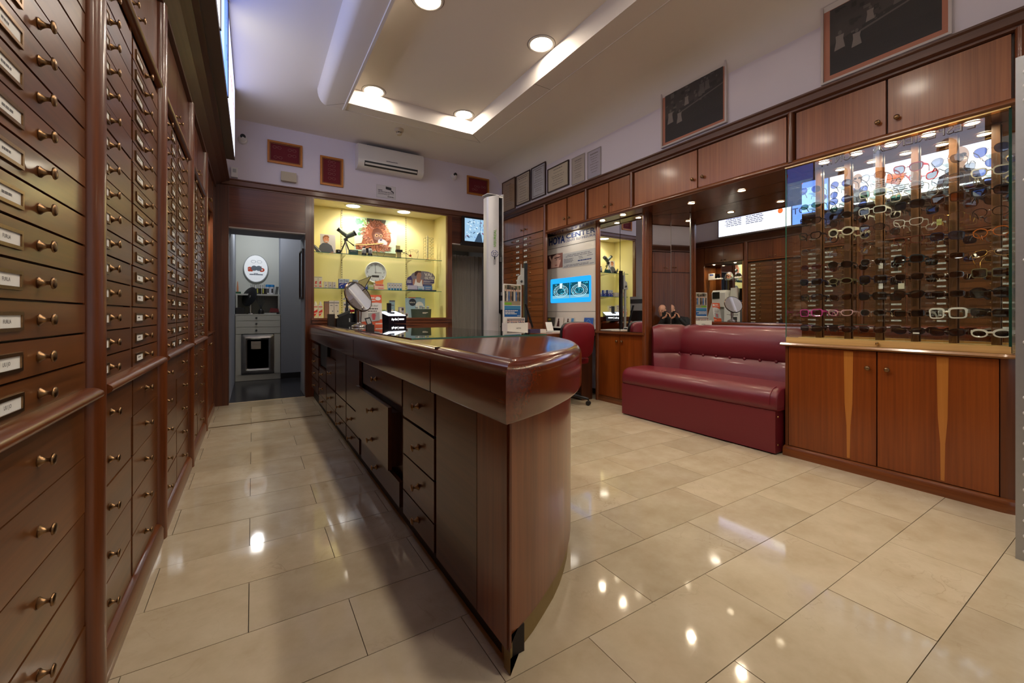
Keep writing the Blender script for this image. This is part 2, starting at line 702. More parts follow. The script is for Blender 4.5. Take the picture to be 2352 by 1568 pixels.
for a, b in (((2.235, 4.49), (2.43, 4.66)), ((0.644, 4.66), (0.80, 4.52)), ((2.235, 3.2), (2.43, 3.2))):
    d = (Vector((*b, 0)) - Vector((*a, 0)))
    n = Vector((-d.y, d.x, 0)).normalized() * 0.0015
    mb.obox(Vector(((a[0] + b[0]) / 2, (a[1] + b[1]) / 2, RB)), d * 0.49, n, (0, 0, 0.0008))
mb.m(RINGP)
mb.box(2.425, -1.2, RB - 0.004, 2.437, 4.665, RB)
mb.box(0.8, 4.655, RB - 0.004, 2.437, 4.667, RB)
struct(mb.build('trim_4'))

# walls
mb = MB(WALLP)
mb.box(-0.95, -1.5, 2.58, -0.36, 6.0, CZ)
mb.box(-0.95, -1.5, 0.0, -0.80, 6.0, 2.58)
struct(mb.build('wall_left'))
mb = MB(WALLP)
mb.box(3.42, -1.5, 2.58, 4.35, 6.0, CZ)
mb.box(4.10, -1.5, 0.0, 4.35, 6.0, 2.58)
struct(mb.build('wall_right'))
mb = MB(WALLP)
mb.box(-0.36, 5.87, 2.58, 3.42, 6.0, CZ)
mb.box(-0.8, 5.9, 0.0, -0.36, 6.45, 2.6)
mb.box(3.26, 5.9, 0.0, 4.1, 6.1, 2.6)
struct(mb.build('wall_back'))
# street side, behind the camera
mb = MB(pm('front_wall_paint', rgb(150, 142, 134), 0.8))
mb.box(-0.95, -1.6, 0.0, 0.55, -1.5, CZ)
mb.box(3.95, -1.6, 0.0, 4.35, -1.5, CZ)
mb.box(0.55, -1.6, 0.0, 3.95, -1.5, 0.45)
mb.box(0.55, -1.6, 3.05, 3.95, -1.5, CZ)
struct(mb.build('wall_front'))
mb = MB(PANE)  # unseen glazed opening, added so sky light brightens the walls and ceiling
mb.box(0.55, -1.56, 0.45, 3.95, -1.552, 3.05)
mb.m(pm('added_window_frame', rgb(60, 56, 54), 0.4))
for x in (0.55, 1.65, 2.75, 3.89):
    mb.box(x, -1.59, 0.45, x + 0.06, -1.52, 3.05)
for z in (0.45, 2.2, 2.99):
    mb.box(0.55, -1.59, z, 3.95, -1.52, z + 0.06)
struct(mb.build('added_window_1'))

# the lab passage behind the doorway on the left
GREYW = pm('lab_grey_paint', rgb(146, 150, 160), 0.75)
mb = MB(GREYW)
mb.box(-0.36, 5.93, 0.0, -0.235, 8.6, 2.5)       # its left wall
mb.box(0.39, 7.75, 0.0, 2.6, 7.9, 2.5)           # grey wall facing the door
mb.box(0.565, 6.0, 0.0, 0.612, 6.47, 2.5)         # right jamb, beside the niche
mb.box(-0.235, 5.93, 2.078, 0.58, 6.47, 2.5)     # deep lintel
mb.box(0.385, 7.9, 0.0, 0.45, 8.6, 2.5)
struct(mb.build('wall_lab_side'))
mb = MB(pm('lab_white_paint', rgb(222, 224, 216), 0.8))
mb.box(-0.36, 8.2, 0.0, 0.39, 8.3, 2.5)
struct(mb.build('wall_lab_back'))
mb = MB(GREYW)
mb.box(-0.4, 6.47, 2.5, 0.6, 9.0, 2.56)
mb.box(0.45, 7.7, 2.5, 2.6, 9.0, 2.56)
mb.box(2.54, 5.93, 2.5, 3.95, 9.0, 2.56)
struct(mb.build('ceiling'))
mb = MB(pm('black_skirting', rgb(30, 30, 32), 0.4))
mb.box(0.39, 7.735, 0.0, 0.70, 7.75, 0.09)
struct(mb.build('baseboard_lab'))

# the passage with the curtain on the right
mb = MB(pm('passage_paint', rgb(150, 144, 138), 0.8))
mb.box(2.6, 7.2, 0.0, 3.9, 7.3, 2.5)
mb.box(3.5, 6.0, 0.0, 3.6, 7.2, 2.5)
mb.box(2.53, 5.93, 2.12, 3.5, 6.5, 2.5)
struct(mb.build('wall_passage'))

# niche recess (yellow), set into the back wall
YEL = pm('niche_yellow', rgb(240, 229, 164), 0.75)
NCEIL = pm('niche_ceiling', rgb(226, 214, 184), 0.8)
mb = MB(YEL)
mb.box(0.60, 6.40, 0.97, 2.56, 6.46, 2.60)       # back
mb.box(0.62, 5.90, 0.97, 0.66, 6.40, 2.57)       # left cheek
mb.box(2.496, 5.90, 0.97, 2.53, 6.40, 2.57)      # right cheek
mb.box(0.62, 5.90, 0.94, 2.53, 6.40, 0.985)      # bottom
mb.m(NCEIL)
mb.box(0.62, 5.89, 2.57, 2.53, 6.46, 2.62)
struct(mb.build('wall_niche'))

# ------------------------------------------------------------------ cornices, posts and panels of the back wall
mb = MB(W_CORNX)
mb.prism([(-0.34, 5.85, 2.53), (-0.34, 5.85, 2.545), (-0.34, 5.83, 2.555), (-0.34, 5.83, 2.605), (-0.34, 5.815, 2.612), (-0.34, 5.815, 2.622), (-0.34, 5.88, 2.622), (-0.34, 5.88, 2.53)], (3.68, 0, 0))
struct(mb.build('trim_5'))
mb = MB(W_POST)
mb.box(0.565, 5.845, 0.0, 0.655, 5.93, 2.53)
mb.box(0.642, 5.838, 0.93, 0.664, 5.90, 2.53)
struct(mb.build('trim_6', bevel=0.003))
mb = MB(W_POST)
mb.box(2.50, 5.845, 0.0, 2.565, 5.93, 2.53)
mb.box(2.487, 5.838, 0.93, 2.507, 5.90, 2.53)
struct(mb.build('trim_7', bevel=0.003))
mb = MB(W_RAILX)
mb.box(0.63, 5.80, 0.972, 2.54, 5.90, 0.998)
mb.box(0.65, 5.835, 0.0, 2.50, 5.9, 0.93)
mb.box(0.64, 5.815, 0.93, 2.52, 5.9, 0.972)
struct(mb.build('trim_8', bevel=0.006, seg=2))
mb = MB(wood('dark_pilaster', rgb(58, 28, 18), rgb(96, 52, 32), 'Z', 0.35, 0.2, 60, 10))
mb.box(-0.40, 5.80, 0.0, -0.235, 5.93, 2.53)
struct(mb.build('trim_9', bevel=0.004))
mb = MB(W_DRAWX)
mb.box(-0.235, 5.855, 2.065, 0.565, 5.93, 2.53)
mb.m(pm('white_edge', rgb(220, 214, 206), 0.5))
mb.box(-0.235, 5.85, 2.058, 0.565, 5.93, 2.066)
struct(mb.build('trim_10'))
mb = MB(wood('dark_cross', rgb(66, 32, 20), rgb(104, 54, 34), 'X', 0.32, 0.2, 45, 8))
mb.box(2.565, 5.86, 2.125, 3.40, 5.93, 2.53)
mb.m(pm('white_edge', rgb(220, 214, 206), 0.5))
mb.box(2.565, 5.855, 2.115, 3.40, 5.93, 2.126)
struct(mb.build('trim_11'))

# cornice along the right-hand cabinets
mb = MB(W_CORN)
mb.prism([(3.40, -1.2, 2.53), (3.375, -1.2, 2.535), (3.375, -1.2, 2.548), (3.345, -1.2, 2.556), (3.345, -1.2, 2.598), (3.33, -1.2, 2.606), (3.33, -1.2, 2.618), (3.44, -1.2, 2.618), (3.44, -1.2, 2.53)], (0, 7.05, 0))
struct(mb.build('trim_12'))
# cornice along the left-hand cabinets
mb = MB(W_CORN)
mb.prism([(-0.385, -1.2, 2.49), (-0.352, -1.2, 2.495), (-0.352, -1.2, 2.52), (-0.30, -1.2, 2.56), (-0.255, -1.2, 2.585), (-0.226, -1.2, 2.595), (-0.226, -1.2, 2.618), (-0.40, -1.2, 2.618), (-0.40, -1.2, 2.49)], (0, 7.05, 0))
struct(mb.build('trim_13'))

# ------------------------------------------------------------------ big ceiling downlights
RIMW = pm('downlight_rim', rgb(226, 222, 214), 0.35)
RIMD = pm('downlight_gap', rgb(84, 70, 56), 0.7)
GLOW = emat('downlight_glow', CEIL_COL, CEIL_GLOW)


def downlight_mesh(r):
    out = []
    a = MB(RIMW)
    a.lathe([(r + 0.012, 0.0), (r + 0.010, -0.006), (r - 0.006, -0.008), (r - 0.016, -0.002), (r - 0.016, 0.0)], (0, 0, 0), (0, 0, 1), 36, cap=False)
    out.append(a.mesh('rim', smooth=40))
    a = MB(RIMD)
    a.lathe([(r + 0.017, -0.0006), (r + 0.011, -0.0006)], (0, 0, 0), (0, 0, 1), 36, cap=False)
    out.append(a.mesh('shadow_gap'))
    return out


rim_m, gap_m = downlight_mesh(0.104)
g = MB(GLOW)
g.lathe([(0.09, -0.003), (0.09, -0.0035)], (0, 0, 0), (0, 0, 1), 32)
glow_m = g.mesh('diffuser')
LIGHTS = [('far left of the four by the end wall', 1.06, 4.40), ('far right corner', 2.065, 4.37),
          ('near left', 1.085, 2.91), ('near right', 2.085, 2.88)]
LBL = ['round white ceiling downlight at the far left corner of the dropped frame',
       'round white ceiling downlight at the far right corner of the dropped frame',
       'round white ceiling downlight cut by the top edge of the photo',
       'brightest round white ceiling downlight, above the sofa side']
for i, (x, y) in enumerate([(1.06, 4.40), (2.065, 4.37), (1.085, 2.91), (2.085, 2.88), (1.085, 1.43), (2.085, 1.42), (1.085, -0.05), (2.085, -0.05)]):
    lab = LBL[i] if i < 4 else 'round white ceiling downlight above and behind the camera'
    t = thing('ceiling_downlight', lab, 'lamp', (x, y, CZ), 'ceiling downlights')
    sub('rim', rim_m, t)
    sub('shadow_gap', gap_m, t)
    sub('diffuser', glow_m, t)
    l = lamp('downlight_beam', 'SPOT', (x, y, CZ - 0.02), CEIL_W, CEIL_COL, 0.08, radians(150), 0.8)
    l.parent = t
    l.matrix_parent_inverse = Matrix.Translation((-x, -y, -CZ))

# yellow niche lamps
rim_n, gap_n = downlight_mesh(0.102)
g = MB(emat('niche_glow', (1.0, 0.9, 0.74), 30.0))
g.lathe([(0.088, -0.003), (0.088, -0.0035)], (0, 0, 0), (0, 0, 1), 32)
glow_n = g.mesh('diffuser')
for x, y, lab in ((1.2, 6.16, 'left round downlight in the ceiling of the yellow niche'), (1.91, 6.12, 'right round downlight in the ceiling of the yellow niche')):
    t = thing('niche_downlight', lab, 'lamp', (x, y, 2.57), 'niche downlights')
    sub('rim', rim_n, t)
    sub('diffuser', glow_n, t)
    l = lamp('niche_lamp', 'SPOT', (x, y, 2.56), NICHE_SPOT, (1.0, 0.90, 0.72), 0.05, radians(125), 0.6, (0, 0.28, -1))
    l.parent = t
    l.matrix_parent_inverse = Matrix.Translation((-x, -y, -2.57))

# small halogen spots set into the wooden soffits
sp = MB(BRASS2)
sp.lathe([(0.041, 0.0), (0.041, -0.004), (0.033, -0.007), (0.03, -0.002)], (0, 0, 0), (0, 0, 1), 20, cap=False)
spot_rim = sp.mesh('rim', smooth=40)
g = MB(emat('halogen_glow', (1.0, 0.84, 0.6), 150.0))
g.lathe([(0.029, -0.002), (0.029, -0.003)], (0, 0, 0), (0, 0, 1), 18)
spot_glow = g.mesh('lens')


def halogen(x, y, z, label, group, w=SPOT_W, d=(0, 0, -1), ang=100):
    t = thing('halogen_spot', label, 'lamp', (x, y, z), group)
    sub('rim', spot_rim, t)
    sub('lens', spot_glow, t)
    l = lamp('halogen_lamp', 'SPOT', (x, y, z - 0.012), w, (1.0, 0.8, 0.56), 0.02, radians(ang), 0.7, d)
    l.parent = t
    l.matrix_parent_inverse = Matrix.Translation((-x, -y, -z))
    return t

# ------------------------------------------------------------------ drawers: shared meshes (local: a along wall = y, out of the wall = +x)
_dm = {}


def drawer_mesh(w, h, mat, t=0.02):
    k = (round(w, 3), round(h, 3), mat.name)
    if k not in _dm:
        b = MB(mat)
        b.box(-t, -w / 2, -h / 2, 0, w / 2, h / 2)
        _dm[k] = b.mesh('drawer', 0.0018)
    return _dm[k]


def knob_mesh(L=0.026, R=0.0125, n=14):
    b = MB(BRASS)
    b.lathe([(R * 0.92, 0), (R * 0.95, 0.002), (R * 0.72, 0.0045), (R * 0.45, L * 0.36), (R * 0.34, L * 0.5), (R * 0.36, L * 0.66),
             (R * 0.7, L * 0.76), (R, L * 0.80), (R, L * 0.86), (R * 0.86, L * 0.95), (R * 0.4, L), (0, L * 1.005)], (0, 0, 0), (1, 0, 0), n)
    return b


KN = knob_mesh().mesh('knob', smooth=50)
b = MB(BRASS)
b.lathe([(0.007, 0), (0.006, 0.004), (0.007, 0.008), (0.013, 0.013), (0.0155, 0.019), (0.014, 0.025), (0.008, 0.029), (0, 0.0300)], (0, 0, 0), (1, 0, 0), 14)
KN_ROUND = b.mesh('knob', smooth=50)

HOLD = {}


def holder_mesh(w, h=0.036):
    k = round(w, 3)
    if k not in HOLD:
        b = MB(BRASS)
        f = 0.0065
        for y0, y1, z0, z1 in ((-w / 2, w / 2, h / 2 - f, h / 2), (-w / 2, w / 2, -h / 2, -h / 2 + f),
                               (-w / 2, -w / 2 + f, -h / 2 + f, h / 2 - f), (w / 2 - f, w / 2, -h / 2 + f, h / 2 - f)):
            b.box(0, y0, z0, 0.0045, y1, z1)
        HOLD[k] = b.mesh('label_holder', 0.001)
    return HOLD[k]


CARDS = {}


def card_mesh(w, word, h=0.036):
    k = (round(w, 3), word)
    if k not in CARDS:
        b = MB(CARD)
        f = 0.0063
        b.box(0, -w / 2 + f, -h / 2 + f, 0.0018, w / 2 - f, h / 2 - f)
        P = Plane((0.0021, -w / 2 + f, -h / 2 + f), (0, 1, 0))
        b.m(INK)
        W, H = w - 2 * f, h - 2 * f
        if word.startswith('~'):
            r = random.Random(word)
            b.m(pm('ink_faint', rgb(104, 104, 108), 0.6))
            P.lines(b, W * 0.3, W * r.uniform(0.55, 0.72), H * 0.42, H * 0.20, 0, r, 3, 0.12)
        else:
            P.text(b, word, W * 0.5, H * 0.36, H * 0.3, None, 0, 0, 0, 'c')
        CARDS[k] = b.mesh('label_card')
    return CARDS[k]


def add_drawer(unit, side, xf, yc, zc, w, h, mat, knob_y=None, hold_y=None, hold_w=0.1, word='~a', kn=None, kz=0.0, proud=0.0):
    """side +1: drawers face +x (left wall); -1: face -x (right wall)"""
    rz = 0.0 if side > 0 else pi
    d = place('drawer', drawer_mesh(w - 0.005, h - 0.005, mat), unit, (xf + side * proud, yc, zc), rz)
    if knob_y is not None:
        for ky in (knob_y if isinstance(knob_y, (list, tuple)) else [knob_y]):
            k = sub('knob', kn or KN, d)
            k.location = (0, side * (ky - yc), kz)
    if hold_y is not None:
        k = sub('label_holder', holder_mesh(hold_w), d)
        k.location = (0, side * (hold_y - yc), -0.002)
        k = sub('label_card', card_mesh(hold_w, word), d)
        k.location = (0, side * (hold_y - yc), -0.002)
    return d


def door_part(unit, side, xf, y0, y1, z0, z1, mat, knob_y, knob_z, kn=None):
    rz = 0.0 if side > 0 else pi
    d = place('door', drawer_mesh(abs(y1 - y0) - 0.004, z1 - z0, mat), unit, (xf, (y0 + y1) / 2, (z0 + z1) / 2), rz)
    if knob_y is not None:
        k = sub('knob', kn or KN_ROUND, d)
        k.location = (0, side * (knob_y - (y0 + y1) / 2), knob_z - (z0 + z1) / 2)
    return d


XF = -0.372          # face of the left-hand drawers
ROW0, RP = 0.887, 0.0757
LOWZ = [0.165, 0.312, 0.459, 0.605, 0.749]


def half_round(mb, x, y0, y1, z0, z1, out=0.035):
    yc, r = (y0 + y1) / 2, (y1 - y0) / 2
    prof = [(x, y0)] + [(x + 0.004 + out * sin(a) * 0.9, yc - r * cos(a)) for a in [pi * i / 8 for i in range(9)]] + [(x, y1)]
    mb.prism([(px, py, z0) for px, py in prof], (0, 0, z1 - z0))


def roll(mb, x, z, y0, y1, r=0.022, out=0.03):
    prof = [(x, z - r)] + [(x + out * sin(a), z - r * cos(a)) for a in [pi * i / 8 for i in range(9)]] + [(x, z + r)]
    mb.prism([(px, y0, pz) for px, pz in prof], (0, y1 - y0, 0))


def left_unit(label, y0, y1, cols, post=True, doors=True, words=None):
    """cols: (ya, yb, knob_y, holder_y, holder_width)"""
    u = thing('drawer_cabinet', label, 'drawer cabinet', (XF, (y0 + y1) / 2, 0.0), 'drawer cabinets along the left wall')
    mb = MB(W_CASE)
    mb.box(-0.78, y0, 0.0, XF - 0.022, y1, 2.52)
    mb.m(W_POST)
    for (a, b_) in [(c[1], n[0]) for c, n in zip(cols[:-1], cols[1:])]:
        mb.box(XF - 0.03, a, 0.06, XF - 0.004, b_, 2.10)
    mb.build('body', u)
    if post:
        mb = MB(W_POST)
        half_round(mb, XF - 0.005, y1 - 0.088, y1, 0.0, 2.50)
        mb.build('half_round_post', u, smooth=50)
    ye = y1 - (0.088 if post else 0)
    mb = MB(W_RAIL)
    roll(mb, XF - 0.004, 0.838, y0, ye + 0.008, 0.019, 0.04)
    mb.build('ledge_moulding', u, smooth=50)
    mb = MB(W_RAIL)
    roll(mb, XF - 0.004, 2.108, y0, ye, 0.016, 0.028)
    mb.build('upper_rail', u, smooth=50)
    mb = MB(W_RAIL)
    mb.prism([(XF - 0.02, y0, 0), (XF + 0.022, y0, 0), (XF + 0.022, y0, 0.06), (XF + 0.012, y0, 0.078), (XF - 0.004, y0, 0.085), (XF - 0.02, y0, 0.085)], (0, ye - y0, 0))
    mb.build('plinth', u, smooth=30)
    n = 0
    for ci, (ya, yb, ky, hy, hw) in enumerate(cols):
        yc, w = (ya + yb) / 2, yb - ya
        for k in range(16):
            wd = (words or {}).get((ci, k), '~%d' % ((k * 3 + ci * 5) % 7))
            add_drawer(u, 1, XF, yc, ROW0 + RP * k, w, RP, W_DRAW, ky, hy, hw, wd, proud=RNG.uniform(-0.001, 0.0015))
            n += 1
        for z in LOWZ:
            add_drawer(u, 1, XF, yc, z, w, 0.1465, W_DRAW, ky, None, proud=RNG.uniform(-0.0015, 0.002))
    if doors:
        ym = (cols[0][0] + cols[-1][1]) / 2
        door_part(u, 1, XF, cols[0][0], ym, 2.13, 2.485, W_POST, ym - 0.05, 2.172, KN)
        door_part(u, 1, XF, ym, cols[-1][1], 2.13, 2.485, W_POST, ym + 0.05, 2.172, KN)
    return u


left_unit('nearest drawer cabinet on the left, one column of brass-labelled drawers in view', 0.56, 1.605,
          [(0.565, 1.03, 0.72, 0.60, 0.11), (1.05, 1.515, 1.236, 1.10, 0.115)],
          words={(1, 0): 'LIU JO', (1, 1): 'LIU JO', (1, 2): 'FURLA', (1, 3): 'FURLA', (1, 4): 'FURLA'})
left_unit('second drawer cabinet on the left, labels to the near side of both knob columns', 1.605, 2.58,
          [(1.61, 2.008, 1.738, 1.672, 0.10), (2.025, 2.49, 2.236, 2.125, 0.125)])
left_unit('third drawer cabinet on the left, labels paired along its middle seam', 2.58, 3.655,
          [(2.585, 3.045, 2.745, 2.93, 0.12), (3.06, 3.565, 3.31, 3.165, 0.12)])
left_unit('fourth drawer cabinet on the left, just before the open niche', 3.655, 4.69,
          [(3.66, 4.12, 3.83, 4.02, 0.10), (4.135, 4.60, 4.36, 4.50, 0.10)])

# tall cupboard beside the camera (seen in the corner mirror)
u = thing('tall_cupboard', 'tall wooden cupboard with paired round knobs reflected behind the photographer', 'cupboard', (XF, -0.1, 0))
mb = MB(W_CASE)
mb.box(-0.78, -1.2, 0, XF - 0.022, 0.555, 2.52)
mb.build('body', u)
for ya, yb in ((-1.19, -0.62), (-0.62, -0.04), (-0.04, 0.545)):
    ym = (ya + yb) / 2
    for a, b_, k in ((ya, ym, ym - 0.035), (ym, yb, ym + 0.035)):
        door_part(u, 1, XF, a, b_, 2.02, 2.48, W_POST, k, 2.12)
        door_part(u, 1, XF, a, b_, 0.09, 2.0, W_POST, k, 1.08)
mb = MB(W_RAIL)
mb.box(XF - 0.02, -1.2, 0, XF + 0.02, 0.555, 0.08)
mb.build('plinth', u)

# open niche with a mirror back, glass shelf, lower doors and upper doors
EY0, EY1 = 4.69, 5.80
u = thing('niche_cabinet', 'cabinet at the far end of the left wall with an open mirrored niche', 'cabinet', (XF, (EY0 + EY1) / 2, 0))
mb = MB(W_CASE)
mb.box(-0.78, EY0, 0.0, XF - 0.022, EY1, 0.86)
mb.box(-0.78, EY0, 2.13, XF - 0.022, EY1, 2.52)
mb.box(-0.78, EY0, 0.86, -0.70, EY1, 2.13)
mb.build('body', u)
mb = MB(wood('niche_cheek', rgb(120, 64, 26), rgb(164, 96, 44), 'Z', 0.3, 0.4, 60, 10))
mb.box(-0.70, EY0, 0.86, XF - 0.002, EY0 + 0.03, 2.13)
mb.box(-0.70, EY1 - 0.12, 0.86, XF - 0.002, EY1, 2.13)
mb.build('side_panel', u)
mb = MB(W_RAIL)
mb.box(-0.70, EY0, 0.845, XF + 0.015, EY1, 0.865)
mb.build('worktop', u, bevel=0.004)
mb = MB(MIRROR)
mb.box(-0.702, EY0 + 0.03, 0.87, -0.697, EY1 - 0.12, 2.125)
mb.build('mirror_back', u)
mb = MB(PANE)
mb.box(-0.69, EY0 + 0.04, 1.79, -0.42, EY1 - 0.13, 1.798)
mb.build('glass_shelf', u)
door_part(u, 1, XF, EY0 + 0.01, 5.12, 0.09, 0.83, W_POST, 5.08, 0.75)
door_part(u, 1, XF, 5.12, 5.55, 0.09, 0.83, W_POST, 5.16, 0.75)
door_part(u, 1, XF, EY0 + 0.01, 5.12, 2.15, 2.485, W_POST, 5.08, 2.19)
door_part(u, 1, XF, 5.12, 5.55, 2.15, 2.485, W_POST, 5.16, 2.19)
mb = MB(W_POST)
mb.box(XF - 0.02, 5.56, 0.0, XF + 0.006, EY1, 2.49)
mb.build('end_stile', u)
mb = MB(W_RAIL)
mb.box(XF - 0.02, EY0, 0, XF + 0.02, 5.56, 0.08)
mb.build('plinth', u, bevel=0.004)
halogen(-0.52, 4.95, 2.128, 'small halogen spot in the top of the mirrored niche, nearer one', 'niche halogen spots', 4.0)
halogen(-0.52, 5.42, 2.128, 'small halogen spot in the top of the mirrored niche, farther one', 'niche halogen spots', 4.0)

# things in that niche (seen directly at a sliver, and in the big mirror)
mb = MB(pm('poster_white', rgb(232, 234, 232), 0.5))
P = Plane((XF - 0.03, 4.78, 0.87), (0, 1, 0))
P.slab(mb, 0, 0, 0.34, 0.34, -0.006, 0)
mb.m(pm('poster_blue_grey', rgb(92, 110, 124), 0.5))
P.rect(mb, 0.06, 0.20, 0.13, 0.27, 0.001)
mb.m(DGREY)
P.rect(mb, 0.06, 0.05, 0.16, 0.12, 0.001)
P.rect(mb, 0.04, 0.165, 0.28, 0.172, 0.001)
P.rect(mb, 0.04, 0.15, 0.22, 0.156, 0.001)
tag(mb.build('display_card', at=(XF - 0.03, 4.95, 0.87)), 'white card with a small bottle picture standing in the niche on the left wall', 'display card')

SMOKE = pm('smoked_lens', rgb(30, 30, 34), 0.08, 0, 0.6)


def simple_shades(x, y, z, label):
    t = thing('sunglasses', label, 'sunglasses', (x, y, z), 'display sunglasses in the niche')
    for s in (-1, 1):
        b = MB(SMOKE)
        b.lathe([(0.027, 0), (0.027, 0.003)], (x, y + s * 0.033, z + 0.05), (1, 0, 0), 16)
        b.build('lens', t)
    b = MB(BLACK)
    b.tube([(x, y - 0.008, z + 0.055), (x, y, z + 0.06), (x, y + 0.008, z + 0.055)], 0.002, 6)
    for s in (-1, 1):
        b.tube([(x, y + s * 0.06, z + 0.055), (x - 0.09, y + s * 0.06, z + 0.05), (x - 0.12, y + s * 0.058, z + 0.025)], 0.002, 6)
    b.build('frame', t)
    b = MB(WHITE)
    b.prism([(x - 0.1, y - 0.07, z), (x + 0.01, y - 0.07, z), (x - 0.02, y - 0.07, z + 0.03), (x - 0.08, y - 0.07, z + 0.03)], (0, 0.14, 0))
    tag(b.build('display_rest', at=(x - 0.05, y, z)), 'white rest under the ' + label, 'display rest', 'white glasses rests')


simple_shades(-0.46, 5.30, 1.798, 'dark sunglasses on the glass shelf beside the white card')
simple_shades(-0.46, 4.86, 1.798, 'dark sunglasses on the glass shelf nearest the drawers')
mb = MB(WHITE)
mb.box(-0.6, 5.45, 1.798, -0.594, 5.60, 1.95)
mb.m(pm('poster_blue', rgb(48, 78, 150), 0.5))
mb.box(-0.594, 5.48, 1.90, -0.593, 5.57, 1.93)
tag(mb.build('price_card', at=(-0.6, 5.52, 1.798)), 'white card with a blue heading on the glass niche shelf', 'card')
mb = MB(LGREY)
mb.tube([(-0.52, 5.08 + 0.09 * cos(a), 1.80 + 0.14 * sin(a)) for a in [pi * i / 12 for i in range(13)]], 0.006, 8)
mb.m(MIRROR)
mb.prism([(-0.525, 5.08 + 0.085 * cos(a), 1.80 + 0.135 * sin(a)) for a in [pi * i / 12 for i in range(13)]], (0.006, 0, 0))
tag(mb.build('arched_mirror', at=(-0.52, 5.08, 1.80)), 'small arched mirror on the glass shelf of the niche', 'mirror')

# lens-measuring machine under a white cloth
t = thing('lens_meter', 'pale lens-measuring machine with a small screen in the mirrored niche', 'optical machine', (-0.5, 5.2, 0.865))
mb = MB(LGREY)
mb.box(-0.62, 5.08, 0.865, -0.42, 5.36, 0.93)
mb.prism([(-0.62, 5.12, 0.93), (-0.44, 5.12, 0.93), (-0.47, 5.12, 1.20), (-0.62, 5.12, 1.25)], (0, 0.2, 0))
mb.build('body', t, bevel=0.012, seg=2)
mb = MB(WHITE)
mb.prism([(-0.6, 5.1, 1.20), (-0.42, 5.1, 1.20), (-0.40, 5.1, 1.50), (-0.45, 5.1, 1.56), (-0.6, 5.1, 1.56)], (0, 0.30, 0))
mb.build('head', t, bevel=0.03, seg=3, smooth=40)
mb = MB(BLACK)
mb.box(-0.402, 5.22, 1.38, -0.396, 5.38, 1.52)
mb.build('screen', t)
mb = MB(pm('white_cloth', rgb(226, 226, 216), 0.9))
vs = []
rings = []
for i in range(9):
    z = 1.60 - 0.055 * i
    rr = 0.075 + 0.003 * i
    rings.append([Vector((-0.55 + rr * 0.62 * cos(a) * (1 + 0.05 * sin(5 * a + i * 0.3)), 4.98 + rr * sin(a) * (1 + 0.05 * sin(5 * a + i * 0.3)), z)) for a in [2 * pi * j / 24 for j in range(24)]])
mb.loft(rings)
tag(mb.build('dust_cover', at=(-0.53, 4.97, 1.16), smooth=60), 'white dust cover draped over a machine in the mirrored niche', 'cover')
mb = MB(DGREY)
mb.box(-0.6, 4.90, 0.865, -0.46, 5.06, 1.18)
tag(mb.build('small_instrument', at=(-0.53, 4.98, 0.865), bevel=0.02, seg=2), 'dark instrument body under the white dust cover', 'optical machine')
mb = MB(pm('box_navy', rgb(38, 48, 86), 0.5))
mb.box(-0.62, 4.74, 1.16, -0.5, 4.92, 1.34)
mb.m(WHITE)
mb.box(-0.5, 4.77, 1.28, -0.499, 4.89, 1.30)
mb.m(LGREY)
mb.box(-0.63, 4.735, 0.865, -0.48, 4.895, 1.16)
tag(mb.build('lens_box', at=(-0.56, 4.82, 0.865), bevel=0.002), 'navy box with white print on a grey drawer block in the niche', 'box')

# ------------------------------------------------------------------ the light box above the left cabinets
t = thing('light_box_sign', 'long backlit sign box above the left drawer cabinets', 'sign', (-0.2, 3.15, 2.62))
mb = MB(pm('sign_metal', rgb(120, 112, 108), 0.5, 0.6))
SX = -0.155
mb.box(-0.345, 1.16, 2.618, SX - 0.002, 5.10, 2.645)
mb.box(-0.345, 1.16, 3.325, SX - 0.002, 5.10, 3.344)
mb.box(-0.345, 1.155, 2.618, SX + 0.002, 1.175, 3.344)
mb.box(-0.345, 5.085, 2.618, SX + 0.002, 5.105, 3.344)
mb.box(-0.36, 1.16, 2.645, -0.34, 5.10, 3.325)
mb.build('case', t)


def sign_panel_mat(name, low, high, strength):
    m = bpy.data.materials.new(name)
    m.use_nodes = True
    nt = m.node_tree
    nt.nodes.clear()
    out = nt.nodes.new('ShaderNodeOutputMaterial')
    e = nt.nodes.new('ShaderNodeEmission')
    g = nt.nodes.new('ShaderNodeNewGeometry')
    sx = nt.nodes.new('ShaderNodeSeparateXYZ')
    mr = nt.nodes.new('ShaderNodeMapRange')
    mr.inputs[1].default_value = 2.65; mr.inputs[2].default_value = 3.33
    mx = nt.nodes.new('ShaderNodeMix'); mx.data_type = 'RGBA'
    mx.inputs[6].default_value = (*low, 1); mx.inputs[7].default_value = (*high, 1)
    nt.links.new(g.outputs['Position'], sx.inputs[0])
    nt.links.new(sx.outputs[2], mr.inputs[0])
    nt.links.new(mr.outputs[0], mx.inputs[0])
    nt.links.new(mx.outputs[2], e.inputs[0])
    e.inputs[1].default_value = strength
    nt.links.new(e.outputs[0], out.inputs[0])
    return m


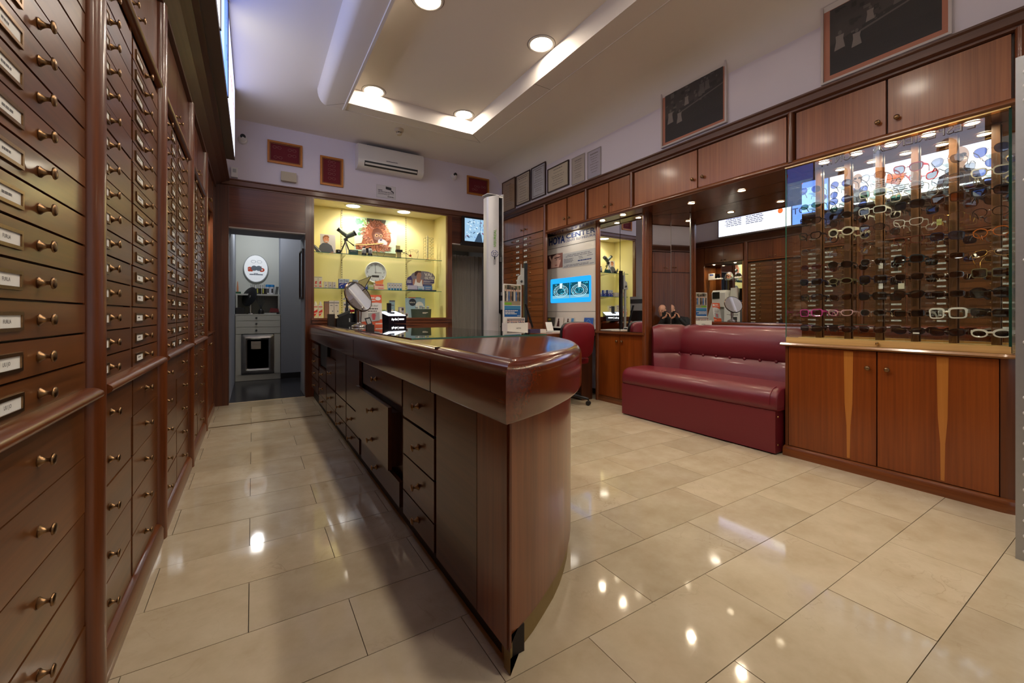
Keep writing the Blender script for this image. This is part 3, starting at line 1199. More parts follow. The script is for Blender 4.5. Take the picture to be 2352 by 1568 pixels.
PAN_W = sign_panel_mat('sign_white', (0.95, 0.96, 1.0), (0.62, 0.60, 0.86), SIGN_GLOW)
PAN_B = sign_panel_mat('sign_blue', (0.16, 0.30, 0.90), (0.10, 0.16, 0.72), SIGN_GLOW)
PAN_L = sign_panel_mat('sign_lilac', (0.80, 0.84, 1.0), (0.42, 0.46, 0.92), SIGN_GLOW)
S_INK = pm('sign_dark_print', rgb(26, 22, 38), 0.5)
S_GREY = pm('sign_grey_print', rgb(120, 116, 130), 0.5)
S_RED = emat('sign_orange', (0.9, 0.18, 0.05), 1.0)
S_WHT = emat('sign_white_print', (1, 1, 1), 2.0)
S_SKIN = emat('sign_skin', (0.62, 0.36, 0.28), 1.0)
S_DARK = emat('sign_hair', (0.10, 0.07, 0.07), 0.8)

P = Plane((SX, 1.175, 2.645), (0, 1, 0))
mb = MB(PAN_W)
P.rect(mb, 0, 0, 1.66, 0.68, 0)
mb.m(S_INK)
P.text(mb, "L'ESPERIENZA", 0.07, 0.53, 0.105, 0.92, 0.001, 0.0, 0.02)
P.text(mb, "CONTA", 1.14, 0.53, 0.105, 0.44, 0.001, 0.0, 0.02)
mb.m(S_WHT)
P.text(mb, "L'ESPERIENZA", 0.079, 0.536, 0.092, 0.902, 0.002, 0.0, -0.008)
P.text(mb, "CONTA", 1.148, 0.536, 0.092, 0.424, 0.002, 0.0, -0.008)
# a man lifting his glasses, and a second smaller portrait
for u, s, hat in ((0.30, 1.0, True), (1.32, 0.62, False)):
    mb.m(S_SKIN)
    P.disc(mb, u, 0.36, 0.095 * s, 0.13 * s, 0.001)
    P.shape(mb, [(u - 0.05 * s, 0.30), (u + 0.05 * s, 0.30), (u + 0.07 * s, 0.16), (u - 0.07 * s, 0.16)], 0.001)
    mb.m(S_DARK)
    P.shape(mb, [(u - 0.2 * s, 0.02), (u - 0.17 * s, 0.16), (u - 0.06 * s, 0.21), (u + 0.06 * s, 0.21), (u + 0.17 * s, 0.16), (u + 0.2 * s, 0.02)], 0.002)
    for k in (-1, 1):
        P.disc(mb, u + k * 0.042 * s, 0.375, 0.03 * s, 0.026 * s, 0.002)
mb.m(S_RED)
P.shape(mb, [(0.78, 0.30), (0.98, 0.34), (1.0, 0.22), (0.86, 0.16)], 0.001)
mb.m(S_GREY)
for k in range(4):
    P.lines(mb, 0.62, 1.08, 0.14 - 0.028 * k, 0.012, 0.001)
mb.build('white_panel', t)
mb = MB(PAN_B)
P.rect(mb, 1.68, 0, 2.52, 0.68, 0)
mb.m(emat('sign_pale_blue', (0.35, 0.55, 1.0), 1.8))
P.rect(mb, 1.70, 0.02, 2.05, 0.40, 0.001)
mb.m(S_INK)
for r in (0.06, 0.085, 0.11):
    for k in range(18):
        a0, a1 = 2 * pi * k / 18, 2 * pi * (k + 0.8) / 18
        P.shape(mb, [(2.30 + r * cos(a0), 0.50 + r * sin(a0)), (2.30 + r * cos(a1), 0.50 + r * sin(a1)), (2.30 + (r - 0.006) * cos(a1), 0.50 + (r - 0.006) * sin(a1)), (2.30 + (r - 0.006) * cos(a0), 0.50 + (r - 0.006) * sin(a0))], 0.001)
P.text(mb, "OT", 2.30, 0.18, 0.11, None, 0.001)
mb.m(S_RED)
P.disc(mb, 2.08, 0.52, 0.06, 0.06, 0.001)
mb.build('blue_panel', t)
mb = MB(PAN_L)
P.rect(mb, 2.54, 0, 3.91, 0.68, 0)
mb.m(S_WHT)
P.lines(mb, 2.95, 3.80, 0.46, 0.05, 0.001, random.Random(4), 4, 0.1)
P.shape(mb, [(2.56, 0.06), (2.84, 0.02), (2.86, 0.60), (2.62, 0.62)], 0.001)
mb.m(S_RED)
P.rect(mb, 3.0, 0.375, 3.34, 0.415, 0.001)
P.rect(mb, 3.44, 0.385, 3.80, 0.425, 0.001)
P.disc(mb, 2.72, 0.30, 0.045, 0.05, 0.002)
mb.m(S_INK)
for k in range(6):
    P.lines(mb, 3.02 + 0.02 * (k % 2), 3.36, 0.34 - 0.034 * k, 0.014, 0.001, random.Random(k), 5)
    P.lines(mb, 3.44, 3.78 - 0.03 * (k % 2), 0.35 - 0.034 * k, 0.014, 0.001, random.Random(k + 20), 5)
mb.build('lilac_panel', t)
mb = MB(pm('sign_metal', rgb(120, 112, 108), 0.5, 0.6))
for yy in (1.175 + 1.67, 1.175 + 2.53):
    mb.box(SX - 0.005, yy - 0.01, 2.64, SX + 0.006, yy + 0.01, 3.33)
mb.build('joint_strip', t)

# ------------------------------------------------------------------ the long counter
END = [(0.597, 0.992), (0.65, 1.008), (0.705, 1.03), (0.762, 1.054), (0.822, 1.084), (0.90, 1.13), (0.978, 1.178), (1.052, 1.232), (1.122, 1.291),
       (1.19, 1.355), (1.252, 1.422), (1.314, 1.495), (1.37, 1.572), (1.422, 1.655), (1.468, 1.745), (1.512, 1.85), (1.55, 1.965), (1.58, 2.08), (1.602, 2.21), (1.615, 2.36), (1.62, 2.52)]
CY1 = 5.79


def inset_curve(c, d):
    out = []
    for i, p in enumerate(c):
        a = Vector(c[max(i - 1, 0)]); b_ = Vector(c[min(i + 1, len(c) - 1)])
        t = (b_ - a).normalized()
        out.append((p[0] - t.y * d, p[1] + t.x * d))
    return out


def plan(d_left, d_end):
    e = inset_curve(END, d_end)
    # meet the straight left side
    x_left = END[0][0] + d_left
    e = [(max(px, x_left), py) for px, py in e]
    e[0] = (x_left, e[0][1] if d_end else END[0][1])
    return [(x_left, CY1)] + e + [(END[-1][0] - d_end, CY1)]


ctr = thing('shop_counter', 'long dark glossy wooden counter with a bow-fronted end in the middle of the shop', 'counter', (1.1, 3.4, 0))
# rounded bullnose worktop and deep apron as one lofted outline
mb = MB(W_CNT)
lev = [(0.02, 0.739), (0.004, 0.741), (0.0, 0.748), (0.0, 0.868)]
for i in range(1, 8):
    a = pi / 2 * i / 7
    lev.append((0.052 * (1 - cos(a)), 0.868 + 0.050 * sin(a)))
rings = []
for d, z in lev:
    rings.append([Vector((x, y, z)) for x, y in plan(d, d)])
mb.loft(rings)
mb.build('worktop', ctr, smooth=50)
# hairline joints of the apron
mb = MB(pm('joint_dark', rgb(26, 10, 6), 0.6))
for yj in (1.575, 3.06):
    mb.box(0.5958, yj - 0.0012, 0.742, 0.60, yj + 0.0012, 0.872)
mb.box(0.617, 1.5738, 0.885, 0.66, 1.5762, 0.9184)
mb.build('apron_joint', ctr)
# body
mb = MB(W_CNTZ)
e2 = inset_curve(END, 0.05)
e2 = [(max(px, 0.622), py) for px, py in e2]
e2[0] = (0.622, 1.012)
ring0 = [Vector((x, y, 0.085)) for x, y in [(0.75, 1.565), (0.622, 1.565)] + e2[:] + [(1.57, CY1), (0.75, CY1)]]
ring1 = [Vector((v.x, v.y, 0.742)) for v in ring0]
mb.loft([ring0, ring1])
mb.build('bowed_body', ctr, smooth=35)
mb = MB(W_CASE)
mb.box(0.66, 1.565, 0.085, 0.76, CY1, 0.742)
mb.build('carcass', ctr)
mb = MB(pm('toe_dark', rgb(30, 20, 14), 0.6))
mb.box(0.655, 1.085, 0.0, 0.72, CY1, 0.085)
mb.m(pm('toe_pale', rgb(132, 108, 58), 0.5))
e3 = inset_curve(END, 0.062)
e3 = [(max(px, 0.635), py) for px, py in e3]
e3[0] = (0.635, 1.03)
r0 = [Vector((x, y, 0.0)) for x, y in [(0.70, CY1), (0.70, 1.3)] + e3 + [(1.5, CY1)]]
mb.loft([r0, [Vector((v.x, v.y, 0.086)) for v in r0]])
mb.build('toe_kick', ctr)
DCX = 0.618
# two plain panels by the corner
for ya, yb in ((1.022, 1.208), (1.212, 1.562)):
    place('side_panel', drawer_mesh(yb - ya, 0.652, W_CNTD if ya > 1.1 else W_CNTZ, 0.016), ctr, (DCX, (ya + yb) / 2, 0.413), pi)


def cd(yc, zc, w, h, knobs, proud=0.0, kn=None):
    return add_drawer(ctr, -1, DCX, yc, zc, w, h, W_CNTD, knobs, None, proud=proud, kn=kn)


KC = knob_mesh(0.034, 0.016).mesh('knob', smooth=50)
for zc, h in ((0.645, 0.175), (0.465, 0.17), (0.292, 0.17), (0.146, 0.118)):
    cd(1.79, zc, 0.41, h, 1.775, kn=KC)
# the wide bay: a shallow drawer, a deep drawer pulled a little open, a lower drawer
cd(2.48, 0.66, 0.86, 0.15, 2.56, -0.012, KC)
d = cd(2.56, 0.405, 0.80, 0.33, (2.50, 2.505), 0.026, KC)
d.children[0].location.z = 0.085
d.children[1].location.z = -0.088
b = MB(W_CASE)
b.box(-0.3, -0.39, -0.15, -0.02, 0.39, 0.13)
k = sub('drawer_box', b.mesh('drawer_box'), d)
cd(2.48, 0.152, 0.86, 0.13, 2.50, kn=KC)
for yc in (3.20, 3.68):
    cd(yc, 0.55, 0.46, 0.37, None, kn=KC)
    cd(yc, 0.277, 0.46, 0.165, yc + 0.04, kn=KC)
    cd(yc, 0.138, 0.46, 0.104, yc + 0.04, kn=KC)
for yc in (4.2, 4.74):
    cd(yc, 0.50, 0.52, 0.26, yc, kn=KC) if yc < 4.5 else cd(yc, 0.42, 0.5, 0.12, yc, kn=KC)
    cd(yc, 0.27, 0.52, 0.17, yc, kn=KC)
    cd(yc, 0.136, 0.52, 0.1, yc, kn=KC)
for zc in (0.64, 0.5, 0.36, 0.22):
    cd(5.35, zc, 0.6, 0.13, 5.35, kn=KC)
mb = MB(BLACK)  # solid block: the darkness of a hole put into black colour
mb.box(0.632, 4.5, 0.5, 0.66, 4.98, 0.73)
mb.build('compartment_shade_block', ctr)
# glass sheet let into the top
mb = MB(pm('dark_glass_top', rgb(20, 20, 20), 0.02, 0.0, 0.0, spec=0.9))
mb.box(0.695, 2.10, 0.9185, 1.56, 5.72, 0.925)
mb.m(PANE_EDGE)
mb.box(0.695, 2.0965, 0.9186, 1.56, 2.10, 0.9249)
o = mb.build('glass_sheet', ctr)

TZ = 0.925           # top of the glass
# table mirror: domed base, tapering stem, two-sided oval disc
t = thing('table_mirror', 'oval tilted table mirror on a brushed steel stem standing on the counter', 'mirror', (0.875, 4.20, TZ))
mb = MB(CHROME)
mb.lathe([(0.074, 0), (0.076, 0.006), (0.069, 0.014), (0.044, 0.026), (0.022, 0.035), (0.018, 0.05)], (0.875, 4.20, TZ), (0, 0, 1), 28)
mb.build('base', t, smooth=60)
mb = MB(CHROME)
mb.lathe([(0.018, 0.03), (0.020, 0.08), (0.026, 0.16), (0.023, 0.23), (0.015, 0.28), (0.012, 0.29)], (0.875, 4.20, TZ), (0, 0, 1), 20)
mb.build('stem', t, smooth=60)
nrm = Vector((0.485, -0.773, 0.41)).normalized()
c = Vector((0.862, 4.185, TZ + 0.292))
mb = MB(pm('bronze_rim', rgb(96, 78, 64), 0.25, 0.9))
mb.lathe([(0.150, -0.012), (0.158, -0.006), (0.158, 0.006), (0.150, 0.012), (0.148, 0.008), (0.148, -0.008)], c, nrm, 40, cap=False)
mb.build('rim', t, smooth=50)
mb = MB(MIRROR)
mb.lathe([(0.149, 0.007), (0.149, -0.007)], c, nrm, 40)
mb.build('glass', t)
mb = MB(CHROME)
q = c + (Vector((0, 0, -1)) - nrm * Vector((0, 0, -1)).dot(nrm)).normalized() * 0.125 + nrm * 0.012
mb.lathe([(0.014, -0.004), (0.014, 0.003), (0.009, 0.005)], q, nrm, 16)
mb.build('tilt_knob', t, smooth=50)

# a second, round make-up mirror hidden behind the orange card, caught by the mirrored cabinet
t = thing('round_mirror', 'round chrome-rimmed mirror on a stem behind the orange card, reflected in the cabinet', 'mirror', (1.2, 5.2, TZ))
c2, n2 = Vector((1.2, 5.2, TZ + 0.21)), Vector((0.86, -0.5, 0.08)).normalized()
mb = MB(CHROME)
mb.lathe([(0.07, 0), (0.072, 0.006), (0.04, 0.018), (0.012, 0.03), (0.010, 0.06)], (1.2, 5.2, TZ), (0, 0, 1), 24)
mb.build('base', t, smooth=50)
mb = MB(CHROME)
mb.lathe([(0.150, -0.010), (0.158, -0.004), (0.158, 0.004), (0.150, 0.010), (0.147, 0.006), (0.147, -0.006)], c2, n2, 36, cap=False)
mb.build('rim', t, smooth=50)
mb = MB(MIRROR)
mb.lathe([(0.148, 0.005), (0.148, -0.005)], c2, n2, 36)
mb.build('glass', t)

# the tilted payment screen behind the mirror
t = thing('payment_terminal', 'black tilted touch screen on an arm behind the oval counter mirror', 'terminal', (1.08, 5.35, TZ))
mb = MB(BLACK)
mb.box(1.0, 5.3, TZ, 1.16, 5.44, TZ + 0.02)
mb.cyl((1.08, 5.36, TZ + 0.02), (1.08, 5.36, TZ + 0.42), 0.02, 12)
mb.obox((1.09, 5.35, TZ + 0.46), (0.05, 0, 0.01), (0, 0.03, 0), (0, 0, 0.02))
mb.build('stand', t, bevel=0.004)
Uv = Vector((0.13, -0.08, 0.06)); Vv = Vector((0.038, -0.024, 0.078)); Wv = Uv.cross(Vv).normalized() * 0.007
mb = MB(BLACK)
mb.obox((1.14, 5.33, TZ + 0.487), Uv * 0.5, Vv, Wv)
mb.build('screen_frame', t, bevel=0.003)
mb = MB(pm('screen_niche_reflection', rgb(186, 178, 120), 0.15))  # yellowish reflection of the niche put into the screen colour
for s_ in (-1, 1):
    mb.obox(Vector((1.14, 5.33, TZ + 0.487)) + Wv * 0.95 * s_, Uv * 0.45, Vv * 0.90, Wv * 0.15)
mb.build('screen', t)
# small white-faced stand between terminal and mirror
mb = MB(LGREY)
mb.prism([(0.93, 5.42, TZ + 0.30), (1.06, 5.42, TZ + 0.30), (1.03, 5.42, TZ + 0.40)], (0, 0.012, 0.0))
mb.m(BLACK)
mb.box(0.975, 5.43, TZ, 1.0, 5.45, TZ + 0.31)
tag(mb.build('folding_stand', at=(0.985, 5.43, TZ)), 'small triangular stand on a black post behind the steel mirror stem', 'stand')

# card reader with handset, dark box, pen cup
t = thing('card_reader', 'black card reader with a slanting top near the far end of the counter', 'card reader', (0.92, 5.36, TZ))
mb = MB(BLACK)
mb.prism([(0.85, 5.30, TZ), (1.0, 5.30, TZ), (1.0, 5.30, TZ + 0.11), (0.96, 5.30, TZ + 0.125), (0.85, 5.30, TZ + 0.07)], (0, 0.12, 0))
mb.build('body', t, bevel=0.006)
mb = MB(DGREY)
mb.obox((0.935, 5.36, TZ + 0.128), (0.065, 0, 0.028), (0, 0.045, 0), (-0.005, 0, 0.012))
mb.build('handset', t, bevel=0.008, seg=2)
mb = MB(LGREY)
mb.box(0.985, 5.297, TZ + 0.03, 0.998, 5.30, TZ + 0.075)
mb.build('sticker', t)
mb = MB(pm('dark_brown_box', rgb(44, 34, 28), 0.4))
mb.box(0.765, 5.38, TZ, 0.84, 5.46, TZ + 0.125)
tag(mb.build('small_box', at=(0.80, 5.42, TZ), bevel=0.003), 'small dark brown box at the far left corner of the counter', 'box')
t = thing('pen_cup', 'black square pen cup holding pens and red scissors on the counter', 'pen cup', (1.03, 5.50, TZ))
mb = MB(BLACK)
mb.box(0.98, 5.44, TZ, 1.09, 5.55, TZ + 0.135)
mb.build('cup', t, bevel=0.003)
mb = MB(pm('scissor_red', rgb(196, 24, 48), 0.4))
for dx in (0.045, 0.07):
    mb.lathe([(0.014, 0), (0.018, 0.006), (0.014, 0.012)], (1.0 + dx, 5.49, TZ + 0.165), (0, 1, 0), 12)
mb.cyl((1.055, 5.495, TZ + 0.10), (1.05, 5.495, TZ + 0.155), 0.006, 8)
mb.build('scissor_handles', t)
mb = MB(pm('pen_blue', rgb(90, 122, 160), 0.4))
mb.obox((0.995, 5.50, TZ + 0.16), (0.022, 0, 0), (0, 0.004, 0), (0.0, 0, 0.045))
mb.m(BLACK)
mb.cyl((1.0, 5.48, TZ + 0.1), (0.985, 5.47, TZ + 0.20), 0.005, 8)
mb.cyl((1.02, 5.49, TZ + 0.1), (1.03, 5.48, TZ + 0.195), 0.005, 8)
mb.build('pens', t)

# orange and white advertising card
ORANGE = pm('card_orange', rgb(226, 98, 58), 0.5)
t = thing('advert_card', 'orange and white folded advertising card standing on the counter glass', 'display card', (1.03, 4.40, TZ))
tilt = Vector((0, 0.12, 1)).normalized()
P = Plane((0.93, 4.36, TZ), (1, 0.05, 0), tilt)
W_, H_ = 0.21, 0.325
mb = MB(WHITE)
P.slab(mb, 0, 0, W_, H_, -0.006, 0)
mb.m(ORANGE)
P.shape(mb, [(0, 0), (W_, 0), (W_, 0.072), (W_ * 0.5, 0.063), (0, 0.046)], 0.0008)
P.shape(mb, [(0, H_), (W_, H_), (W_, H_ - 0.085), (W_ * 0.75, H_ - 0.078), (W_ * 0.4, H_ - 0.085), (0, H_ - 0.115)], 0.0008)
mb.m(WHITE)
P.disc(mb, W_ * 0.82, H_ - 0.038, 0.028, 0.019, 0.0016)
P.lines(mb, 0.05, 0.14, H_ - 0.04, 0.014, 0.0016)
P.lines(mb, 0.03, 0.15, H_ - 0.062, 0.008, 0.0016)
P.lines(mb, 0.14, 0.21, 0.02, 0.012, 0.0016)
mb.m(INK)
P.text(mb, "Ho di idee?", W_ * 0.55, 0.205, 0.017, None, 0.0016, 0.15, 0.0, 'c')
P.lines(mb, 0.05, 0.17, 0.175, 0.010, 0.0016)
P.lines(mb, 0.065, 0.16, 0.152, 0.008, 0.0016)
mb.build('card', t)
mb = MB(pm('sticker_grey', rgb(170, 172, 172), 0.5))
P2 = Plane(P.p(0.068, 0.045, 0.002), (1, 0, 0.12), tilt)
P2.slab(mb, 0, 0, 0.115, 0.088, 0, 0.001)
mb.m(pm('scissor_red', rgb(196, 24, 48), 0.4))
for k in range(5):
    P2.disc(mb, 0.055, 0.072 - 0.013 * k, 0.026 - 0.0035 * abs(k - 1), 0.0055, 0.0016, 14)
mb.build('sticker', t)
mb = MB(WHITE)
mb.prism([P.p(0, 0, -0.006), P.p(0, H_, -0.006), Vector((0.93, 4.36 + 0.15, TZ))], (0.003, 0, 0))
mb.prism([P.p(W_ - 0.003, 0, -0.006), P.p(W_ - 0.003, H_, -0.006), Vector((0.93 + W_ - 0.003, 4.37 + 0.15, TZ))], (0.003, 0, 0))
mb.build('easel_wing', t)

# little dark wooden business-card stand
t = thing('card_stand', 'tiny dark wooden stand with a leaning card before the orange advert', 'card stand', (0.80, 3.44, TZ))
mb = MB(pm('dark_wood_block', rgb(52, 34, 24), 0.4))
mb.box(0.768, 3.42, TZ, 0.828, 3.455, TZ + 0.040)
mb.build('block', t, bevel=0.002)
mb = MB(BLACK)
mb.obox((0.788, 3.44, TZ + 0.066), (0.021, 0, 0.005), (-0.010, 0.005, 0.030), (0, 0.0015, 0))
mb.m(LGREY)
mb.obox((0.788, 3.4385, TZ + 0.067), (0.014, 0, 0.0035), (-0.006, 0.003, 0.019), (0, 0.0015, 0))
mb.build('leaning_card', t)

# lit black display plinth with glasses on it
DISP_E = emat('plinth_light', (0.86, 0.92, 1.0), 3.0)
ang = radians(27)
ux, uy = Vector((cos(ang), sin(ang), 0)), Vector((-sin(ang), cos(ang), 0))
o_ = Vector((1.49, 5.40, TZ))
t = thing('lit_display_plinth', 'black display plinth with a glowing white top on the counter', 'display plinth', o_)


def pp(a, b_, c_):
    return o_ + ux * a + uy * b_ + Vector((0, 0, c_))


BLK2 = pm('plinth_navy', rgb(16, 16, 30), 0.25, 0, 0.4)
mb = MB(BLK2)
mb.loft([[pp(0, 0, 0), pp(0.30, 0, 0), pp(0.30, 0.16, 0), pp(0, 0.16, 0)], [pp(-0.01, 0, 0.10), pp(0.31, 0, 0.10), pp(0.31, 0.20, 0.16), pp(-0.01, 0.20, 0.16)]])
mb.build('body', t, bevel=0.002)
mb = MB(DISP_E)
mb.prism([pp(0.0, 0.008, 0.1035), pp(0.30, 0.008, 0.1035), pp(0.30, 0.195, 0.1595), pp(0.0, 0.195, 0.1595)], (0, 0, 0.003))
mb.build('light_top', t)
mb = MB(S_WHT)
P = Plane(pp(0, -0.0015, 0), ux)
P.text(mb, "Ray-Ban", 0.045, 0.045, 0.026, 0.10, 0.0, 0.25, 0.02)
P.rect(mb, 0.158, 0.036, 0.161, 0.078, 0)
P.lines(mb, 0.175, 0.265, 0.048, 0.018, 0, random.Random(3), 5, 0.15)
mb.build('lettering', t)
mb = MB(BLACK)
mb.obox(pp(0.13, 0.14, 0.205), ux * 0.03, uy * 0.012, (0, 0, 0.065))
mb.obox(pp(0.13, 0.10, 0.14), ux * 0.035, uy * 0.03, (0, 0, 0.012))
mb.build('upright_block', t, bevel=0.003)

# ------------------------------------------------------------------ upper cabinets along the right wall
XR = 3.392
UP = [
    ('overhead cupboard above the lens advertising panel', 3.74, 4.60, 4.545, 4.145, 4.12, 3.80, (4.175, 4.08)),
    ('overhead cupboard above the mirrored cabinet', 3.045, 3.74, 3.735, 3.405, 3.395, 3.095, (3.455, 3.35)),
    ('wide overhead cupboard above the red leather bench', 1.51, 3.045, 3.03, 2.305, 2.295, 1.565, (2.345, 2.245)),
    ('wide overhead cupboard above the glass showcase', 0.42, 1.51, 1.50, 0.988, 0.98, 0.475, (1.025, 0.932)),
]
for lab, y0, y1, a1, a0, b1, b0, kn in UP:
    u = thing('overhead_cupboard', lab, 'cupboard', (XR, (y0 + y1) / 2, 2.17), 'overhead cupboards along the right wall')
    mb = MB(W_CASE)
    mb.box(XR + 0.022, y0, 2.168, 4.09, y1, 2.56)
    mb.build('body', u)
    door_part(u, -1, XR, a0, a1, 2.185, 2.525, W_DOOR, kn[0], 2.268)
    door_part(u, -1, XR, b0, b1, 2.185, 2.525, W_DOOR, kn[1], 2.266)
    mb = MB(W_POST)
    yp = b0 - 0.03
    prof = [(XR + 0.02, yp + 0.024)] + [(XR - 0.002 - 0.02 * sin(pi * i / 8), yp + 0.02 * cos(pi * i / 8)) for i in range(9)] + [(XR + 0.02, yp - 0.024)]
    mb.prism([(px, py, 2.17) for px, py in prof], (0, 0, 0.37))
    mb.build('half_round_post', u, smooth=50)
mb = MB(W_RAIL)
mb.prism([(XR + 0.02, 0.40, 2.145), (XR - 0.004, 0.40, 2.148), (XR - 0.014, 0.40, 2.158), (XR - 0.014, 0.40, 2.17), (XR - 0.004, 0.40, 2.182), (XR + 0.02, 0.40, 2.184)], (0, 4.20, 0))
struct(mb.build('trim_14', smooth=40))
mb = MB(W_SOFF)
mb.box(XR + 0.01, 0.40, 2.150, 4.09, 4.60, 2.168)
mb.m(pm('joint_dark', rgb(26, 10, 6), 0.6))
mb.box(3.74, 1.6, 2.1495, 3.742, 3.08, 2.1502)
struct(mb.build('trim_15'))

# ------------------------------------------------------------------ drawer cabinet in the far right corner
u = thing('drawer_cabinet', 'drawer cabinet in the far right corner behind the white measuring column', 'drawer cabinet', (XR, 5.2, 0))
mb = MB(W_CASE)
mb.prism([(XR + 0.022, 4.61, 0), (3.60, 4.832, 0), (4.09, 4.832, 0), (4.09, 5.80, 0), (XR + 0.022, 5.80, 0)], (0, 0, 2.168))
mb.box(XR + 0.022, 4.61, 2.168, 4.09, 5.80, 2.56)
mb.build('body', u)
mb = MB(W_POST)
prof = [(XR + 0.02, 4.575)] + [(XR - 0.002 - 0.022 * sin(pi * i / 8), 4.60 - 0.022 * cos(pi * i / 8)) for i in range(9)] + [(XR + 0.02, 4.625)]
mb.prism([(px, py, 0.0) for px, py in prof], (0, 0, 2.54))
mb.box(XR - 0.004, 5.135, 0.3, XR + 0.02, 5.155, 2.19)
mb.build('half_round_post', u, smooth=50)
door_part(u, -1, XR, 4.64, 5.125, 2.205, 2.525, W_DOOR, 5.075, 2.288)
door_part(u, -1, XR, 5.13, 5.78, 2.205, 2.525, W_DOOR, 5.175, 2.288)
RD = wood('veneer_drawer_red', rgb(104, 55, 24), rgb(140, 82, 40), 'Y', 0.34, 0.2, 70, 9)
for k in range(19):
    z = 2.15 - 0.0845 * k
    wd = '~%d' % (k % 7)
    add_drawer(u, -1, XR, 4.89, z, 0.49, 0.0845, RD, 4.955, 5.08 if k < 10 else None, 0.1, wd)
    add_drawer(u, -1, XR, 5.46, z, 0.60, 0.0845, RD, 5.44, 5.29, 0.1, wd)

# ------------------------------------------------------------------ HOYA advertising panel
PX = 3.60
t = thing('advertising_panel', 'tall white lens advertising panel with a glowing blue picture window', 'advertising panel', (PX, 4.2, 0.86))
P = Plane((PX, 4.822, 0.86), (0, -1, 0))
P.U = P.U * 1.25       # board drawn 0.8 wide, 1.0 m in the room
PWH = pm('panel_white', rgb(226, 222, 214), 0.22, coat=0.3)
mb = MB(PWH)
P.slab(mb, 0, 0, 0.80, 1.29, -0.02, 0)
mb.m(DGREY)
P.rect(mb, 0, 1.108, 0.80, 1.113, 0.001)
P.rect(mb, 0, 0.222, 0.80, 0.226, 0.001)
mb.build('board', t)
HB = pm('lettering_blue', rgb(16, 56, 128), 0.4)
mb = MB(HB)
P.text(mb, "HOYA", 0.032, 1.165, 0.10, 0.285, 0.002, 0.0, 0.03)
mb.m(pm('lettering_blue_light', rgb(36, 62, 128), 0.4))
P.text(mb, "CENTER", 0.335, 1.205, 0.062, 0.455, 0.002, 0.0, 0.025)
P.text(mb, "LENTI SU MISURA", 0.33, 1.160, 0.030, 0.46, 0.002, 0.0, 0.0)
mb.build('lettering', t)
mb = MB(pm('photo_sepia', rgb(150, 108, 100), 0.4))
P.slab(mb, 0.0, 0.832, 0.275, 1.03, 0.0, 0.003)
mb.m(pm('photo_skin', rgb(224, 186, 172), 0.4))
P.shape(mb, [(0.07, 0.84), (0.21, 0.84), (0.245, 0.92), (0.235, 1.0), (0.17, 1.025), (0.10, 1.0), (0.07, 0.93)], 0.004)
mb.m(pm('photo_hair', rgb(70, 42, 42), 0.4))
P.shape(mb, [(0.0, 0.835), (0.06, 0.835), (0.075, 0.93), (0.11, 1.0), (0.19, 1.028), (0.0, 1.028)], 0.005)
P.shape(mb, [(0.13, 0.975), (0.24, 0.985), (0.24, 0.972), (0.14, 0.962)], 0.005)
P.shape(mb, [(0.145, 0.945), (0.185, 0.952), (0.18, 0.94)], 0.005)
P.shape(mb, [(0.205, 0.95), (0.238, 0.956), (0.235, 0.942)], 0.005)
mb.m(pm('photo_lip', rgb(176, 92, 88), 0.4))
P.shape(mb, [(0.135, 0.872), (0.165, 0.878), (0.195, 0.872), (0.165, 0.862)], 0.005)
mb.m(pm('photo_skin', rgb(224, 186, 172), 0.4))
P.shape(mb, [(0.03, 1.0), (0.055, 1.02), (0.10, 0.93), (0.085, 0.91)], 0.006)
mb.build('portrait_print', t)
mb = MB(pm('panel_grey', rgb(188, 192, 194), 0.35))
P.slab(mb, 0.278, 0.812, 0.80, 1.01, 0, 0.003)
mb.m(pm('print_grey', rgb(120, 124, 140), 0.5))
for k, (a, b_, v) in enumerate(((0.36, 0.72, 0.975), (0.33, 0.75, 0.955), (0.30, 0.46, 0.925), (0.30, 0.45, 0.91), (0.30, 0.46, 0.895), (0.30, 0.44, 0.88), (0.54, 0.60, 0.93), (0.67, 0.76, 0.93), (0.55, 0.61, 0.91), (0.34, 0.7, 0.842), (0.30, 0.78, 0.826))):
    P.lines(mb, a, b_, v, 0.008, 0.004, random.Random(k), 6)
mb.m(pm('lettering_blue', rgb(16, 56, 128), 0.4))
P.lines(mb, 0.53, 0.74, 0.878, 0.014, 0.004, random.Random(2), 8)
mb.build('text_panel', t)
mb = MB(emat('window_cyan', rgb(36, 160, 250), 1.0))
ww, hh = 0.67, 0.335
pts = []
for cx_, cy_, a0 in ((ww - 0.02, hh - 0.02, 0), (0.02, hh - 0.02, pi / 2), (0.02, 0.02, pi), (ww - 0.02, 0.02, 1.5 * pi)):
    pts += [(0.06 + cx_ + 0.02 * cos(a0 + pi / 2 * i / 4), 0.345 + cy_ + 0.02 * sin(a0 + pi / 2 * i / 4)) for i in range(5)]
P.shape(mb, pts, 0.003)
mb.build('picture_window', t)
mb = MB(emat('scene_dark', rgb(20, 74, 92), 0.9))
r = random.Random(9)
